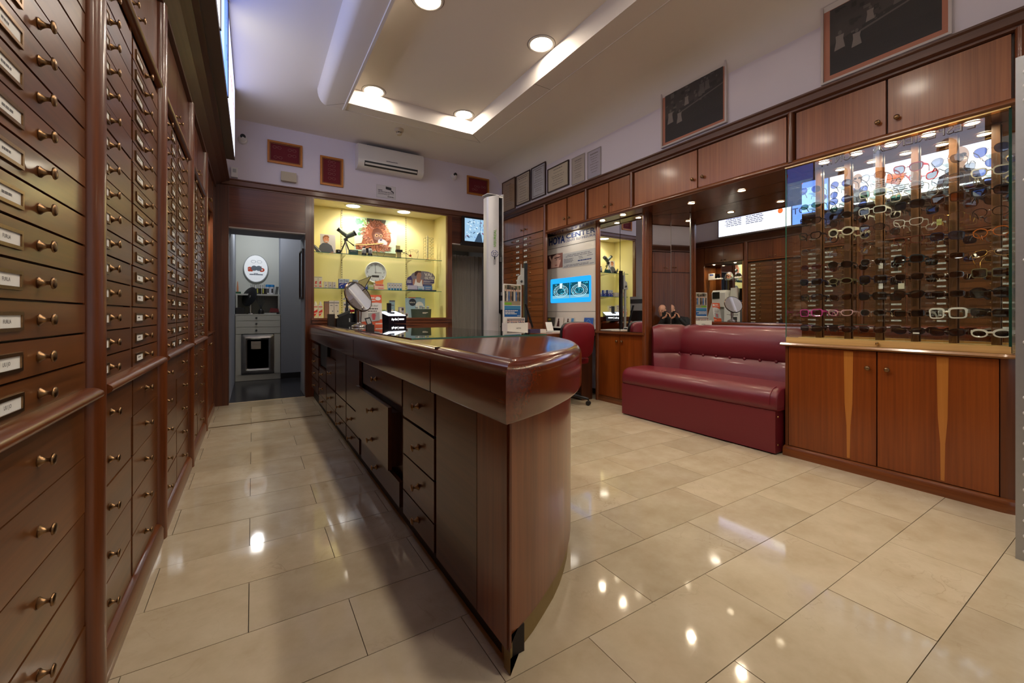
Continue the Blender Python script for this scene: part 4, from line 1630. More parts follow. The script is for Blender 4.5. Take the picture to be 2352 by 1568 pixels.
for u0, u1 in ((0.10, 0.395), (0.405, 0.70)):
    mb.m(emat('scene_dark', rgb(20, 74, 92), 0.9)); P.rect(mb, u0, 0.405, u1, 0.61, 0.004)
    mb.m(emat('scene_sea', rgb(120, 176, 196), 0.9)); P.rect(mb, u0, 0.405, u1, 0.445, 0.0045)
    mb.m(emat('scene_cyan', rgb(60, 170, 196), 0.9))
    for k in range(60):
        a, b_ = r.uniform(u0 + 0.01, u1 - 0.03), r.uniform(0.44, 0.59)
        s = r.uniform(0.006, 0.02)
        P.shape(mb, [(a, b_), (a + s, b_ + 0.3 * s), (a + s * 0.8, b_ + s), (a - 0.2 * s, b_ + 0.8 * s)], 0.005)
    mb.m(emat('scene_white', rgb(214, 236, 240), 0.9))
    uc = (u0 + u1) / 2
    P.shape(mb, [(uc - 0.015, 0.54), (uc + 0.02, 0.54), (uc + 0.03, 0.61), (uc - 0.02, 0.61)], 0.0055)
    for rr in (0.125, 0.10, 0.075):
        n = 36
        for k in range(n):
            a0, a1 = 2 * pi * k / n, 2 * pi * (k + (1 if rr != 0.1 else 0.6)) / n
            w = 0.006
            P.shape(mb, [(uc + rr * cos(a0), 0.50 + rr * 0.66 * sin(a0)), (uc + rr * cos(a1), 0.50 + rr * 0.66 * sin(a1)),
                         (uc + (rr - w) * cos(a1), 0.50 + (rr - w) * 0.66 * sin(a1)), (uc + (rr - w) * cos(a0), 0.50 + (rr - w) * 0.66 * sin(a0))], 0.006)
mb.build('twin_pictures', t)
l = lamp('panel_lamp', 'AREA', (3.48, 4.2, 2.14), 0.6, (1.0, 0.92, 0.8), 0.25)

# postcards on the ledge below
mb = MB(WHITE)
P.slab(mb, 0.0, 0.0, 0.8, 0.02, 0.0, 0.05)
struct(mb.build('trim_16'))
cards = [('black and white postcard with a yellow patch below the advertising panel', 0.02, 0.19, rgb(90, 86, 80), rgb(210, 190, 70)),
         ('pale postcard with a standing dark-haired woman below the advertising panel', 0.215, 0.385, rgb(214, 206, 198), rgb(60, 48, 46)),
         ('pale postcard with a seated woman and a blue edge below the advertising panel', 0.43, 0.61, rgb(206, 204, 200), rgb(64, 122, 176)),
         ('deep blue postcard with a ring, right of the others below the panel', 0.80, 0.97, rgb(34, 84, 168), rgb(90, 160, 220))]
for i, (lab, a, b_, c1, c2) in enumerate(cards):
    Q = Plane(P.p(a / 1.25, 0.02, 0.035), (0, -1, 0), Vector((0.16, 0, 1)))
    mb = MB(pm('postcard_%d' % i, c1, 0.4))
    w, h = b_ - a, 0.125
    Q.slab(mb, 0, 0, w, h, -0.002, 0)
    mb.m(pm('postcard_mark_%d' % i, c2, 0.4))
    if i == 3:
        for k in range(20):
            a0, a1 = 2 * pi * k / 20, 2 * pi * (k + 1) / 20
            Q.shape(mb, [(w / 2 + 0.04 * cos(a0), h / 2 + 0.04 * sin(a0)), (w / 2 + 0.04 * cos(a1), h / 2 + 0.04 * sin(a1)), (w / 2 + 0.034 * cos(a1), h / 2 + 0.034 * sin(a1)), (w / 2 + 0.034 * cos(a0), h / 2 + 0.034 * sin(a0))], 0.001)
    elif i == 0:
        Q.shape(mb, [(0.02, 0.08), (0.09, 0.08), (0.08, 0.11), (0.03, 0.11)], 0.001)
        mb.m(INK)
        for k in range(10):
            Q.disc(mb, 0.02 + 0.014 * k, 0.03 + 0.02 * (k % 3), 0.008, 0.012, 0.001, 8)
    else:
        u_ = w * (0.4 if i == 1 else 0.3)
        mb.m(pm('photo_hair', rgb(70, 42, 42), 0.4))
        Q.disc(mb, u_, 0.095, 0.014, 0.018, 0.001, 10)
        Q.shape(mb, [(u_ - 0.03, 0.0), (u_ + 0.035, 0.0), (u_ + 0.02, 0.08), (u_ - 0.015, 0.08)], 0.001)
        if i == 2:
            mb.m(pm('postcard_mark_2', c2, 0.4))
            Q.rect(mb, w - 0.06, 0.01, w - 0.008, h - 0.01, 0.001)
    tag(mb.build('postcard', at=P.p((a + b_) / 2.5, 0.02, 0.035)), lab, 'postcard', 'postcards below the advertising panel')

# ------------------------------------------------------------------ mirrored cabinet
MX = 3.605
u = thing('mirrored_cabinet', 'narrow cabinet with two mirror doors above two wooden doors beside the bench', 'cabinet', (MX, 3.44, 0))
mb = MB(W_CASE)
mb.box(MX + 0.02, 3.085, 0, 3.69, 3.82, 2.149)
mb.build('body', u)
mb = MB(W_RAIL)
mb.box(MX - 0.035, 3.06, 0.82, MX + 0.02, 3.81, 0.845)
mb.build('ledge', u, bevel=0.008, seg=2)
mb = MB(W_POST)
for yc in (3.80, 3.075):
    prof = [(MX + 0.03, yc - 0.028)] + [(MX - 0.028 * sin(pi * i / 8), yc - 0.026 * cos(pi * i / 8)) for i in range(9)] + [(MX + 0.03, yc + 0.028)]
    mb.prism([(px, py, 0.0) for px, py in prof], (0, 0, 2.15))
mb.build('round_post', u, smooth=50)
for a, b_, k in ((3.10, 3.434, 3.395), (3.438, 3.775, 3.475)):
    d = door_part(u, -1, MX, a, b_, 0.07, 0.815, W_BASE, k, 0.735)
    d = place('mirror_door', drawer_mesh(b_ - a - 0.004, 1.29, MIRROR, 0.012), u, (MX + 0.004, (a + b_) / 2, 1.4965), pi)
mb = MB(W_RAIL)
mb.box(MX - 0.012, 3.08, 0, MX + 0.02, 3.80, 0.065)
mb.build('plinth', u, bevel=0.005)
mb = MB(W_SOFF)
mb.box(MX + 0.02, 3.05, 0.0, 3.69, 3.083, 2.149)
mb.build('side_panel', u)

halogen(3.49, 3.60, 2.1495, 'halogen spot above the left mirror door', 'soffit halogen spots')
halogen(3.485, 3.275, 2.1495, 'halogen spot above the right mirror door', 'soffit halogen spots')
halogen(3.69, 2.57, 2.1495, 'halogen spot above the far end of the red bench', 'soffit halogen spots', SPOT_W * 1.5, (-0.25, 0, -1), 120)
halogen(3.69, 2.07, 2.1495, 'halogen spot above the near end of the red bench', 'soffit halogen spots', SPOT_W * 1.5, (-0.25, 0, -1), 120)

# ------------------------------------------------------------------ mirrors behind the bench
GX = 4.03
mb = MB(MIRROR)
mb.box(GX, 1.585, 0.55, GX + 0.006, 2.815, 2.149)
tag(mb.build('bench_mirror', at=(GX, 2.2, 0.55)), 'large wall mirror behind the red leather bench', 'mirror')
dirv = Vector((-0.651, 0.759, 0)).normalized()
dv = Vector((-0.603, 0.798, 0)).normalized()
nv = Vector((-dv.y, dv.x, 0)) * -1
p0 = Vector((GX - 0.002, 2.82, 0))
L = 0.50
t = thing('corner_mirror', 'tall two-leaf corner mirror in which the photographer is reflected', 'mirror', (3.92, 2.95, 0.55))
for i, (a, b_, dn) in enumerate(((0.004, 0.192, 0.0), (0.197, L, 0.0))):
    q0 = p0 + dv * a
    q1 = p0 + dv * b_ + Vector((-0.798, -0.603, 0)) * (0.0055 if i else 0)
    mb = MB(MIRROR)
    mb.prism([q0 + Vector((0, 0, 0.55)), q1 + Vector((0, 0, 0.55)), q1 + Vector((0, 0, 2.149)), q0 + Vector((0, 0, 2.149))], Vector((0.798, 0.603, 0)) * 0.005)
    mb.build('mirror_leaf', t)
mb = MB(CHROME)
for a in (0.0, 0.1945):
    q = p0 + dv * a + Vector((-0.798, -0.603, 0)) * 0.004
    mb.obox(q + Vector((0, 0, 1.35)), dv * 0.003, Vector((0.77, 0.64, 0)) * 0.003, (0, 0, 0.79))
mb.build('edge_strip', t)

# ------------------------------------------------------------------ the red leather bench
t = thing('leather_bench', 'oxblood red leather built-in bench with a buttoned back below the mirror', 'bench', (3.65, 2.34, 0))
SY0, SY1 = 1.585, 3.115
mb = MB(LEATHER)
mb.box(3.30, SY0 + 0.015, 0.012, 3.86, SY1, 0.325)
mb.build('base', t, bevel=0.012, seg=3, smooth=40)
# seat cushion: rounded nose, rolled ends
prof = []
for i in range(9):
    a = -pi / 2 * 0.0 + pi / 2 * i / 8
    prof.append((3.285 + 0.105 * (1 - cos(a)), 0.40 + 0.095 * sin(a)))
prof = [(3.30, 0.328), (3.287, 0.345), (3.282, 0.37)] + prof + [(3.60, 0.50), (3.86, 0.475), (3.86, 0.328)]
rings = []
ys = [(SY0, 0.06), (SY0 + 0.006, 0.03), (SY0 + 0.02, 0.012), (SY0 + 0.045, 0.0)]
ys = ys + [(SY0 + 0.045 + (SY1 - SY0 - 0.13) * i / 6, 0.0) for i in range(1, 7)] + [(SY1 - 0.05, 0.008), (SY1 - 0.02, 0.03), (SY1 - 0.004, 0.06), (SY1, 0.10)]
for y, s in ys:
    rings.append([Vector((3.86 - (3.86 - x) * (1 - s * 0.35) , y, 0.328 + (z - 0.328) * (1 - s * 1.2))) for x, z in prof])
mb = MB(LEATHER)
mb.loft(rings)
mb.build('seat_cushion', t, smooth=60)
mb = MB(pm('leather_piping', rgb(112, 22, 34), 0.4))
mb.tube([(x - 0.002, SY0 + 0.05, z + 0.001) for x, z in prof[2:12]], 0.004, 6)
mb.build('piping', t, smooth=60)
# back cushion with buttons and the short corner return
BP = [(3.75, 0.45), (3.765, 0.50), (3.79, 0.58), (3.815, 0.632), (3.822, 0.64), (3.812, 0.652), (3.80, 0.70), (3.805, 0.78), (3.825, 0.86), (3.85, 0.905), (3.88, 0.928), (3.92, 0.935), (3.98, 0.925), (4.0, 0.90), (4.0, 0.45)]


def back_piece(y0, y1, bend, name):
    rings = []
    n = 10
    for i in range(n + 1):
        f = i / n
        y = y0 + (y1 - y0) * f
        e = min(f, 1 - f) * (y1 - y0)
        s = max(0.0, 1 - e / 0.035)
        rings.append([Vector((4.0 - (4.0 - x) * (1 - 0.22 * s * s) + bend(y), y, z - 0.03 * s * s * (1 if z > 0.8 else 0))) for x, z in BP])
    m_ = MB(LEATHER)
    m_.loft(rings)
    return m_.build(name, t, smooth=60)


back_piece(SY0, 2.845, lambda y: 0.0, 'back_cushion')
# corner return follows the diagonal mirror
rings = []
for i in range(7):
    f = i / 6
    base = Vector((4.0, 2.85, 0)) + Vector((-0.30, 0.22, 0)) * f
    e = min(f, 1 - f) * 0.36
    s = max(0.0, 1 - e / 0.03)
    w = Vector((-0.62, -0.78, 0))
    rings.append([base + w * ((4.0 - x) * (1 - 0.2 * s) * 0.8) + Vector((0, 0, z - 0.025 * s * (1 if z > 0.8 else 0))) for x, z in BP])
mb = MB(LEATHER)
mb.loft(rings)
mb.build('corner_cushion', t, smooth=60)
bt = MB(LEATHER)
bt.ball((0, 0, 0), 0.006, 0.013, 0.013, 10, 6)
btm = bt.mesh('button', smooth=60)
for k in range(8):
    place('button', btm, t, (3.813, 2.80 - 0.137 * k, 0.640))
mb = MB(BRASS2)
for z in (0.07, 0.28):
    mb.lathe([(0.008, 0), (0.006, 0.003)], (3.34, SY0 + 0.015, z), (0, -1, 0), 10)
mb.build('stud', t)

# ------------------------------------------------------------------ showcase: base cupboard
u = thing('showcase_cupboard', 'wooden base cupboard with two honey-brown doors under the glass showcase', 'cupboard', (3.40, 1.03, 0))
mb = MB(W_CASE)
mb.box(3.415, 0.50, 0.0, 4.09, 1.56, 0.815)
mb.build('body', u)
mb = MB(W_POST)
qr = [(3.395, 0.515)] + [(3.395 + 0.10 * (1 - cos(pi / 2 * i / 8)), 0.515 - 0.085 * sin(pi / 2 * i / 8)) for i in range(1, 9)] + [(4.09, 0.43), (4.09, 0.515)]
mb.prism([(px, py, 0.03) for px, py in qr], (0, 0, 0.785))
mb.box(3.395, 1.555, 0.03, 4.09, 1.575, 0.815)
mb.build('rounded_end', u, smooth=40)
door_part(u, -1, 3.395, 1.037, 1.553, 0.075, 0.808, W_BASE, 1.078, 0.700)
door_part(u, -1, 3.395, 0.518, 1.033, 0.075, 0.808, W_BASE, 0.980, 0.700)


def edge_run(mb, lev, y1):
    rings = []
    for d, z in lev:
        pts = [(3.395 - d, y1)] + [(3.395 - d, 0.515)] + [(3.395 + 0.10 * (1 - cos(pi / 2 * i / 8)) - d * cos(pi / 2 * i / 8), 0.515 - (0.085 + d) * sin(pi / 2 * i / 8)) for i in range(1, 9)] + [(4.09, 0.43 - d), (4.09, y1)]
        rings.append([Vector((px, py, z)) for px, py in pts])
    mb.loft(rings)


W_PALE = wood('pale_ledge', rgb(140, 94, 50), rgb(172, 126, 80), 'Y', 0.26, 0.5, 60, 10)
mb = MB(W_PALE)
edge_run(mb, [(0.0, 0.812), (0.022, 0.814), (0.030, 0.824), (0.022, 0.836), (0.0, 0.838)], 1.60)
mb.build('ledge', u, smooth=50)
mb = MB(W_RAIL)
edge_run(mb, [(0.03, 0.0), (0.03, 0.045), (0.022, 0.062), (0.004, 0.07)], 1.58)
mb.build('plinth', u, smooth=40)
st = MB(wood('pale_streak', rgb(176, 108, 40), rgb(196, 128, 58), 'Z', 0.3, 0.3, 60, 10))
for yc, w in ((1.185, 0.052), (0.735, 0.05)):
    st.poly([(3.3946, yc + w / 2, 0.80), (3.3946, yc - w / 2, 0.80), (3.3946, yc - w * 0.42, 0.45), (3.3946, yc - w * 0.22, 0.30), (3.3946, yc - w * 0.16, 0.085), (3.3946, yc + w * 0.16, 0.085), (3.3946, yc + w * 0.2, 0.30), (3.3946, yc + w * 0.4, 0.45)][::-1])
st.build('sapwood_streak', u)

# ------------------------------------------------------------------ showcase: glass case
SXF, SXB = 3.405, 3.652
ZT, ZB = 2.143, 0.842
case = thing('glass_showcase', 'glass showcase with a mirrored back holding rows of glasses', 'showcase', (3.5, 1.03, ZB))
mb = MB(PANE)
mb.box(SXF, 1.025, ZB + 0.03, SXF + 0.005, 1.568, ZT - 0.01)
mb.build('sliding_pane', case)
mb = MB(PANE)
mb.box(SXF + 0.012, 0.49, ZB + 0.03, SXF + 0.017, 1.06, ZT - 0.01)
mb.build('sliding_pane', case)
mb = MB(PANE)
mb.box(SXF + 0.002, 1.572, ZB, 4.02, 1.577, ZT)
mb.m(PANE_EDGE)
mb.box(SXF - 0.001, 1.572, ZB, SXF + 0.001, 1.577, ZT)
mb.build('end_pane', case)
mb = MB(PANE)
mb.box(SXF + 0.002, 0.478, ZB, SXB, 0.485, ZT)
mb.m(pm('glass_edge_dark', rgb(18, 60, 48), 0.1, 0.0, 0.5))
mb.box(SXF - 0.001, 0.476, ZB, SXF + 0.002, 0.487, ZT)
mb.build('end_pane', case)
mb = MB(MIRROR)
mb.box(SXB, 0.43, ZB, SXB + 0.005, 1.575, 2.149)
mb.build('mirror_back', case)
mb = MB(W_CASE)
mb.box(SXB + 0.006, 0.43, ZB, 4.09, 1.572, 2.149)
mb.build('back_carcass', case)
mb = MB(BRASS2)
mb.box(SXF - 0.012, 0.478, ZT - 0.004, SXF + 0.02, 1.578, ZT + 0.005)
mb.build('top_track', case)
mb = MB(W_OAK)
mb.prism([(SXF - 0.004, 0.478, ZB - 0.003), (SXF - 0.004, 0.478, ZB + 0.034), (SXF + 0.022, 0.478, ZB + 0.034), (SXF + 0.022, 0.478, ZB), (SXB - 0.06, 0.478, ZB), (SXB - 0.06, 0.478, ZB + 0.03), (SXB - 0.002, 0.478, ZB + 0.03), (SXB - 0.002, 0.478, ZB - 0.003)], (0, 1.095, 0))
mb.build('bottom_track', case)
mb = MB(BRASS2)
mb.lathe([(0.009, 0), (0.011, 0.01), (0.008, 0.018), (0, 0.02)], (SXF - 0.004, 1.032, ZB + 0.018), (-1, 0, 0), 12)
mb.build('pane_lock', case, smooth=50)
COLY = [1.452, 1.272, 1.095, 0.913, 0.740, 0.567]
ROWZ = [1.965 - 0.1136 * k for k in range(10)]
W_ROD = wood('display_post', rgb(84, 52, 28), rgb(120, 80, 46), 'Z', 0.35, 0.2, 60, 10)
rod = MB(W_ROD)
rod.box(0, -0.017, 0, 0.02, 0.017, 1.30)
rodm = rod.mesh('display_post', 0.002)
br = MB(CLEAR)
# clear acrylic rest: tapering face and a small tongue
br.prism([(-0.105, -0.024, 0.0), (-0.105, 0.024, 0.0), (-0.105, 0.015, -0.062), (-0.105, -0.015, -0.062)], (0.003, 0, 0))
br.box(-0.105, -0.024, 0.0, 0.0, 0.024, 0.003)
br.box(-0.004, -0.012, -0.05, 0.0, 0.012, 0.0)
brm = br.mesh('acrylic_rest')
for y in COLY:
    p_ = place('display_post', rodm, case, (SXB - 0.03, y, ZB))
    for z in ROWZ:
        k = place('acrylic_rest', brm, p_, (SXB - 0.03, y, z - 0.018))
for k, (y, w) in enumerate(((1.372, 1), (1.18, 1), (1.0, 1), (0.822, 1), (0.64, 1))):
    halogen(3.515, y, 2.149, 'halogen spot in the showcase top, %s from the bench end' % ('first', 'second', 'third', 'fourth', 'fifth')[k], 'showcase halogen spots', SPOT_W * 0.8)

# ------------------------------------------------------------------ desk, chair, measuring column
t = thing('consulting_desk', 'wooden consulting desk behind the red swivel chair', 'desk', (3.0, 4.2, 0))
mb = MB(W_RAILX)
mb.loft([[Vector((x, y, z)) for x, y in ((3.57, 3.86), (3.57, 4.45), (2.50, 4.45), (2.50, 4.02), (2.24, 4.0), (2.16, 3.93), (2.15, 3.78), (2.20, 3.66), (2.32, 3.62), (2.62, 3.68), (3.2, 3.72), (3.56, 3.80))] for z in (0.785, 0.83)])
mb.build('desk_top', t, bevel=0.012, seg=2)
mb = MB(W_CASE)
mb.box(2.75, 4.2, 0.0, 3.40, 4.42, 0.785)
mb.box(3.40, 3.86, 0.0, 3.57, 4.42, 0.785)
mb.build('pedestal', t)

t = thing('swivel_chair', 'dark red leather swivel chair on castors at the consulting desk', 'chair', (3.10, 3.62, 0))
CRED = pm('chair_red', rgb(112, 16, 30), 0.42, 0.0, 0.08)


def pad(cx, y0, y1, z0, z1, w0, w1, lean, mat):
    """back pad seen square-on, rounded corners"""
    m_ = MB(mat)
    rings = []
    for d, s in ((y0, 0.93), (y0 + 0.012, 1.0), (y1 - 0.012, 1.0), (y1, 0.93)):
        pts = []
        h = (z1 - z0) / 2
        zc = (z0 + z1) / 2
        for i in range(28):
            a = 2 * pi * i / 28
            ca, sa = cos(a), sin(a)
            ex = abs(ca) ** 0.45 * (1 if ca > 0 else -1)
            ez = abs(sa) ** 0.45 * (1 if sa > 0 else -1)
            ww_ = (w0 + (w1 - w0) * (ez + 1) / 2) / 2
            pts.append(Vector((cx + ww_ * s * ex, d + lean * (zc + h * ez - z0), zc + h * s * ez)))
        rings.append(pts)
    m_.loft(rings)
    return m_


pad(3.085, 3.55, 3.60, 0.555, 0.955, 0.43, 0.46, -0.08, CRED).build('backrest', t, smooth=60)
pad(3.085, 3.60, 3.63, 0.545, 0.965, 0.45, 0.48, -0.08, BLACK).build('backrest_shell', t, smooth=60)
mb = MB(CRED)
rings = []
for z, s in ((0.47, 0.93), (0.485, 1.0), (0.53, 1.0), (0.55, 0.92)):
    pts = []
    for i in range(28):
        a = 2 * pi * i / 28
        ex = abs(cos(a)) ** 0.5 * (1 if cos(a) > 0 else -1)
        ey = abs(sin(a)) ** 0.5 * (1 if sin(a) > 0 else -1)
        pts.append(Vector((3.14 + 0.24 * s * ex, 3.86 + 0.22 * s * ey, z)))
    rings.append(pts)
mb.loft(rings)
mb.build('seat', t, smooth=60)
mb = MB(BLACK)
mb.cyl((3.14, 3.84, 0.10), (3.14, 3.84, 0.47), 0.028, 14)
mb.tube([(3.12, 3.75, 0.46), (3.10, 3.63, 0.48), (3.09, 3.60, 0.60)], 0.018, 8)
mb.build('column', t, smooth=50)
for k in range(5):
    a = 2 * pi * k / 5 - 1.05
    e = Vector((3.14 + 0.27 * cos(a), 3.84 + 0.27 * sin(a), 0))
    mb = MB(BLACK)
    mb.tube([(3.14, 3.84, 0.115), (3.14 + 0.13 * cos(a), 3.84 + 0.13 * sin(a), 0.10), (e.x, e.y, 0.075)], [0.026, 0.021, 0.015], 8)
    mb.build('leg', t, smooth=50)
    mb = MB(BLACK)
    w = Vector((-sin(a), cos(a), 0))
    for s in (-1, 1):
        mb.lathe([(0.024, 0), (0.027, 0.004), (0.027, 0.014), (0.024, 0.018)], e + w * (0.004 if s > 0 else -0.022) + Vector((0, 0, 0.028)), w, 14)
    mb.cyl((e.x, e.y, 0.05), (e.x, e.y, 0.08), 0.008, 8)
    mb.build('castor', t, smooth=50)

# white measuring column with the green and blue emblem
PXc, PYc = 2.09, 3.70
t = thing('measuring_column', 'tall white floor-standing measuring column with a dark slot and blue target emblem', 'optical column', (PXc, PYc, 0))
rings = []
for z in (0.0, 2.22, 2.262):
    pts = []
    s = 1.0 if z < 2.25 else 0.985
    for x, y in ((2.006, 3.72), (2.008, 3.69), (2.02, 3.675), (2.06, 3.662), (2.10, 3.655), (2.128, 3.655), (2.132, 3.675), (2.172, 3.675), (2.176, 3.66), (2.186, 3.66), (2.186, 3.78), (2.02, 3.78)):
        pts.append(Vector((x, y, z + (0.0 if z == 0 else 0.05 * (x - 2.006) / 0.18 - 0.03))))
    rings.append(pts)
mb = MB(STEEL)
mb.loft(rings)
mb.build('housing', t, smooth=30)
mb = MB(pm('slot_black', rgb(30, 30, 34), 0.12, 0, 0.4))
mb.box(2.133, 3.665, 1.0, 2.172, 3.676, 2.24)
mb.m(WHITE)
mb.box(2.133, 3.657, 2.238, 2.178, 3.68, 2.256)
mb.build('slot', t)
mb = MB(LGREY)
mb.box(2.133, 3.66, 0.0, 2.174, 3.677, 0.99)
mb.m(BLACK)
mb.box(2.146, 3.6585, 0.85, 2.160, 3.66, 0.862)
mb.build('lower_cover', t)
mb = MB(DGREY)
mb.box(2.138, 3.652, 1.55, 2.168, 3.668, 1.60)
mb.build('camera_slide', t, bevel=0.003)
mb = MB(STEEL)
mb.box(2.004, 3.66, 2.262, 2.188, 3.782, 2.268)
mb.build('cap', t)
Pv = Plane((2.055, 3.6575, 1.70), Vector((0, 0, 1)), Vector((-1, 0, 0)))
GRN = pm('emblem_green', rgb(104, 158, 52), 0.4)
EBL = pm('emblem_blue', rgb(40, 52, 120), 0.4)
nface = Vector((0.04, -0.0075, 0)).normalized()
Pf = Plane((2.045, 3.6515, 0), nface)
Pvt = Plane(Pf.p(0.045, 1.70), (0, 0, 1), -nface)
mb = MB(GRN)
Pvt.text(mb, "VISUREAL", 0.0, 0.0, 0.025, 0.19, 0.004, 0.0, 0.02)
mb.build('lettering', t)
mb = MB(EBL)
uc, vc = 0.030, 1.63
for rr, w in ((0.037, 0.006), (0.018, 0.006)):
    for k in range(24):
        if k % 6 in (0,):
            continue
        a0, a1 = 2 * pi * k / 24, 2 * pi * (k + 1) / 24
        Pf.shape(mb, [(uc + rr * cos(a0), vc + rr * sin(a0)), (uc + rr * cos(a1), vc + rr * sin(a1)), (uc + (rr - w) * cos(a1), vc + (rr - w) * sin(a1)), (uc + (rr - w) * cos(a0), vc + (rr - w) * sin(a0))], 0.004)
mb.m(BLACK)
Pf.rect(mb, uc - 0.008, 1.57, uc + 0.006, 1.605, 0.005)
Pf.rect(mb, uc - 0.010, 1.52, uc - 0.007, 1.57, 0.005)
Pf.rect(mb, uc + 0.005, 1.52, uc + 0.008, 1.57, 0.005)
Pf.rect(mb, uc - 0.010, 1.518, uc + 0.008, 1.521, 0.005)
mb.build('emblem', t)
t.location = (2.33, 4.15, 0.0)
t.scale = (1.118, 1.118, 1.06)

# brochure holder on the counter
t = thing('brochure_holder', 'white brochure holder with two stacked photo leaflets at the end of the desk', 'brochure holder', (2.41, 3.76, 0.83))
P = Plane((2.262, 3.718, 0.83), (0.98, 0.2, 0))
P.U, P.V, P.N = P.U * 1.9, P.V * 1.70, P.N * 1.5
mb = MB(WHITE)
P.slab(mb, -0.008, 0.0, 0.152, 0.074, 0.0, 0.006)
P.slab(mb, -0.008, 0.0, -0.002, 0.074, -0.05, 0.0)
P.slab(mb, 0.146, 0.0, 0.152, 0.074, -0.05, 0.0)
P.slab(mb, -0.008, 0.0, 0.152, 0.005, -0.06, 0.04)
P.slab(mb, 0.0, 0.0, 0.136, 0.31, -0.056, -0.05)
mb.m(INK)
P.text(mb, "HOYA", 0.078, 0.036, 0.009, None, 0.0066, 0.0, 0.02, 'c')
mb.build('holder', t, bevel=0.0)
r = random.Random(5)


def crowd(P, mb, u0, v0, u1, v1, n, seedcols):
    """a busy photo of people: backdrop blotches, then little figures"""
    for k in range(46):
        mb.m(seedcols[k % len(seedcols)])
        a, b_ = r.uniform(u0, u1 - 0.012), r.uniform(v0, v1 - 0.012)
        w, h = r.uniform(0.006, 0.022), r.uniform(0.006, 0.02)
        P.rect(mb, a, b_, min(a + w, u1), min(b_ + h, v1), n + 0.0002 + k * 1e-6)
    for k in range(9):
        u = u0 + (u1 - u0) * (k + 0.5) / 9
        mb.m(pm('print_person_%d' % (k % 4), [rgb(46, 50, 58), rgb(190, 188, 182), rgb(70, 110, 170), rgb(120, 92, 76)][k % 4], 0.4))
        P.rect(mb, u - 0.005, v0 + 0.006, u + 0.005, v0 + (v1 - v0) * 0.62, n + 0.0006)
        mb.m(pm('photo_skin', rgb(224, 186, 172), 0.4))
        P.disc(mb, u, v0 + (v1 - v0) * 0.68, 0.0045, 0.006, n + 0.0007, 8)


cols1 = [pm('print_green', rgb(60, 78, 48), 0.4), pm('print_dark', rgb(40, 42, 40), 0.4), pm('print_sand', rgb(150, 138, 118), 0.4), pm('print_brown', rgb(86, 72, 60), 0.4)]
cols2 = [pm('print_grey', rgb(120, 124, 140), 0.5), pm('print_dark', rgb(40, 42, 40), 0.4), pm('print_mid', rgb(150, 140, 140), 0.4), pm('print_plum', rgb(92, 78, 84), 0.4)]
mb = MB(WHITE)
P.slab(mb, 0.0, 0.0, 0.136, 0.318, -0.049, -0.044)
mb.m(cols1[2]); P.rect(mb, 0.005, 0.185, 0.131, 0.312, -0.0435)
crowd(P, mb, 0.005, 0.205, 0.131, 0.312, -0.0435, cols1)
mb.m(pm('print_grass', rgb(110, 170, 50), 0.4)); P.rect(mb, 0.005, 0.188, 0.06, 0.202, -0.0430)
mb.m(pm('leaflet_blue', rgb(30, 92, 160), 0.4)); P.rect(mb, 0.005, 0.112, 0.131, 0.182, -0.0433)
mb.m(pm('leaflet_cyan', rgb(60, 130, 176), 0.4)); P.rect(mb, 0.005, 0.160, 0.131, 0.182, -0.0430)
mb.m(WHITE)
for k, (v, w) in enumerate(((0.148, 0.10), (0.138, 0.075), (0.129, 0.09))):
    P.lines(mb, 0.010, 0.010 + w, v, 0.005, -0.0427, random.Random(k), 6)
P.text(mb, "HOYA", 0.128, 0.116, 0.006, None, -0.0427, 0, 0.02, 'r')
mb.build('tall_leaflet', t)
mb = MB(WHITE)
P.slab(mb, 0.002, 0.0, 0.146, 0.106, -0.022, -0.018)
mb.m(cols2[2]); P.rect(mb, 0.006, 0.04, 0.142, 0.102, -0.0175)
crowd(P, mb, 0.006, 0.04, 0.142, 0.102, -0.0175, cols2)
mb.build('short_leaflet', t)

# desk-top instruments beyond
t = thing('fitting_instrument', 'grey and black upright fitting instrument on the consulting desk', 'optical instrument', (2.78, 4.2, 0.83))
mb = MB(pm('slot_black', rgb(30, 30, 34), 0.12, 0, 0.4))
mb.box(2.775, 4.18, 0.83, 2.82, 4.21, 1.66)
mb.build('black_tablet', t, bevel=0.004)
mb = MB(LGREY)
mb.prism([(2.68, 4.17, 1.40), (2.765, 4.17, 1.40), (2.765, 4.17, 1.60), (2.74, 4.17, 1.60), (2.735, 4.17, 1.52), (2.70, 4.17, 1.50)], (0, 0.04, 0))
mb.cyl((2.72, 4.19, 0.83), (2.72, 4.19, 1.42), 0.018, 10)
mb.cyl((2.735, 4.19, 1.58), (2.735, 4.19, 1.65), 0.006, 8)
mb.build('grey_head', t, bevel=0.003)
mb = MB(DGREY)
mb.lathe([(0.013, 0), (0.015, 0.008), (0.008, 0.014)], (2.725, 4.17, 1.44), (0, -1, 0), 14)
mb.build('eyepiece', t)
t = thing('label_printer', 'grey and black desk printer half hidden by the white brochure holder', 'printer', (2.48, 4.1, 0.83))
mb = MB(BLACK)
mb.box(2.40, 4.02, 0.83, 2.56, 4.24, 1.10)
mb.build('body', t, bevel=0.008)
mb = MB(LGREY)
mb.box(2.40, 4.01, 1.10, 2.56, 4.24, 1.20)
mb.m(DGREY)
mb.box(2.42, 4.02, 1.20, 2.56, 4.24, 1.27)
mb.m(LGREY)
mb.box(2.41, 4.015, 1.262, 2.565, 4.24, 1.30)
mb.build('cover', t, bevel=0.006)
mb = MB(BLACK)
mb.obox((2.755, 4.05, 1.03), (0.05, 0, -0.14), (0.006, 0, 0.002), (0, 0.012, 0))
mb.m(pm('rose_plate', rgb(150, 104, 96), 0.35))
mb.lathe([(0.05, 0), (0.05, 0.008)], (2.74, 4.06, 0.905), (0.1, -1, 0.15), 24)
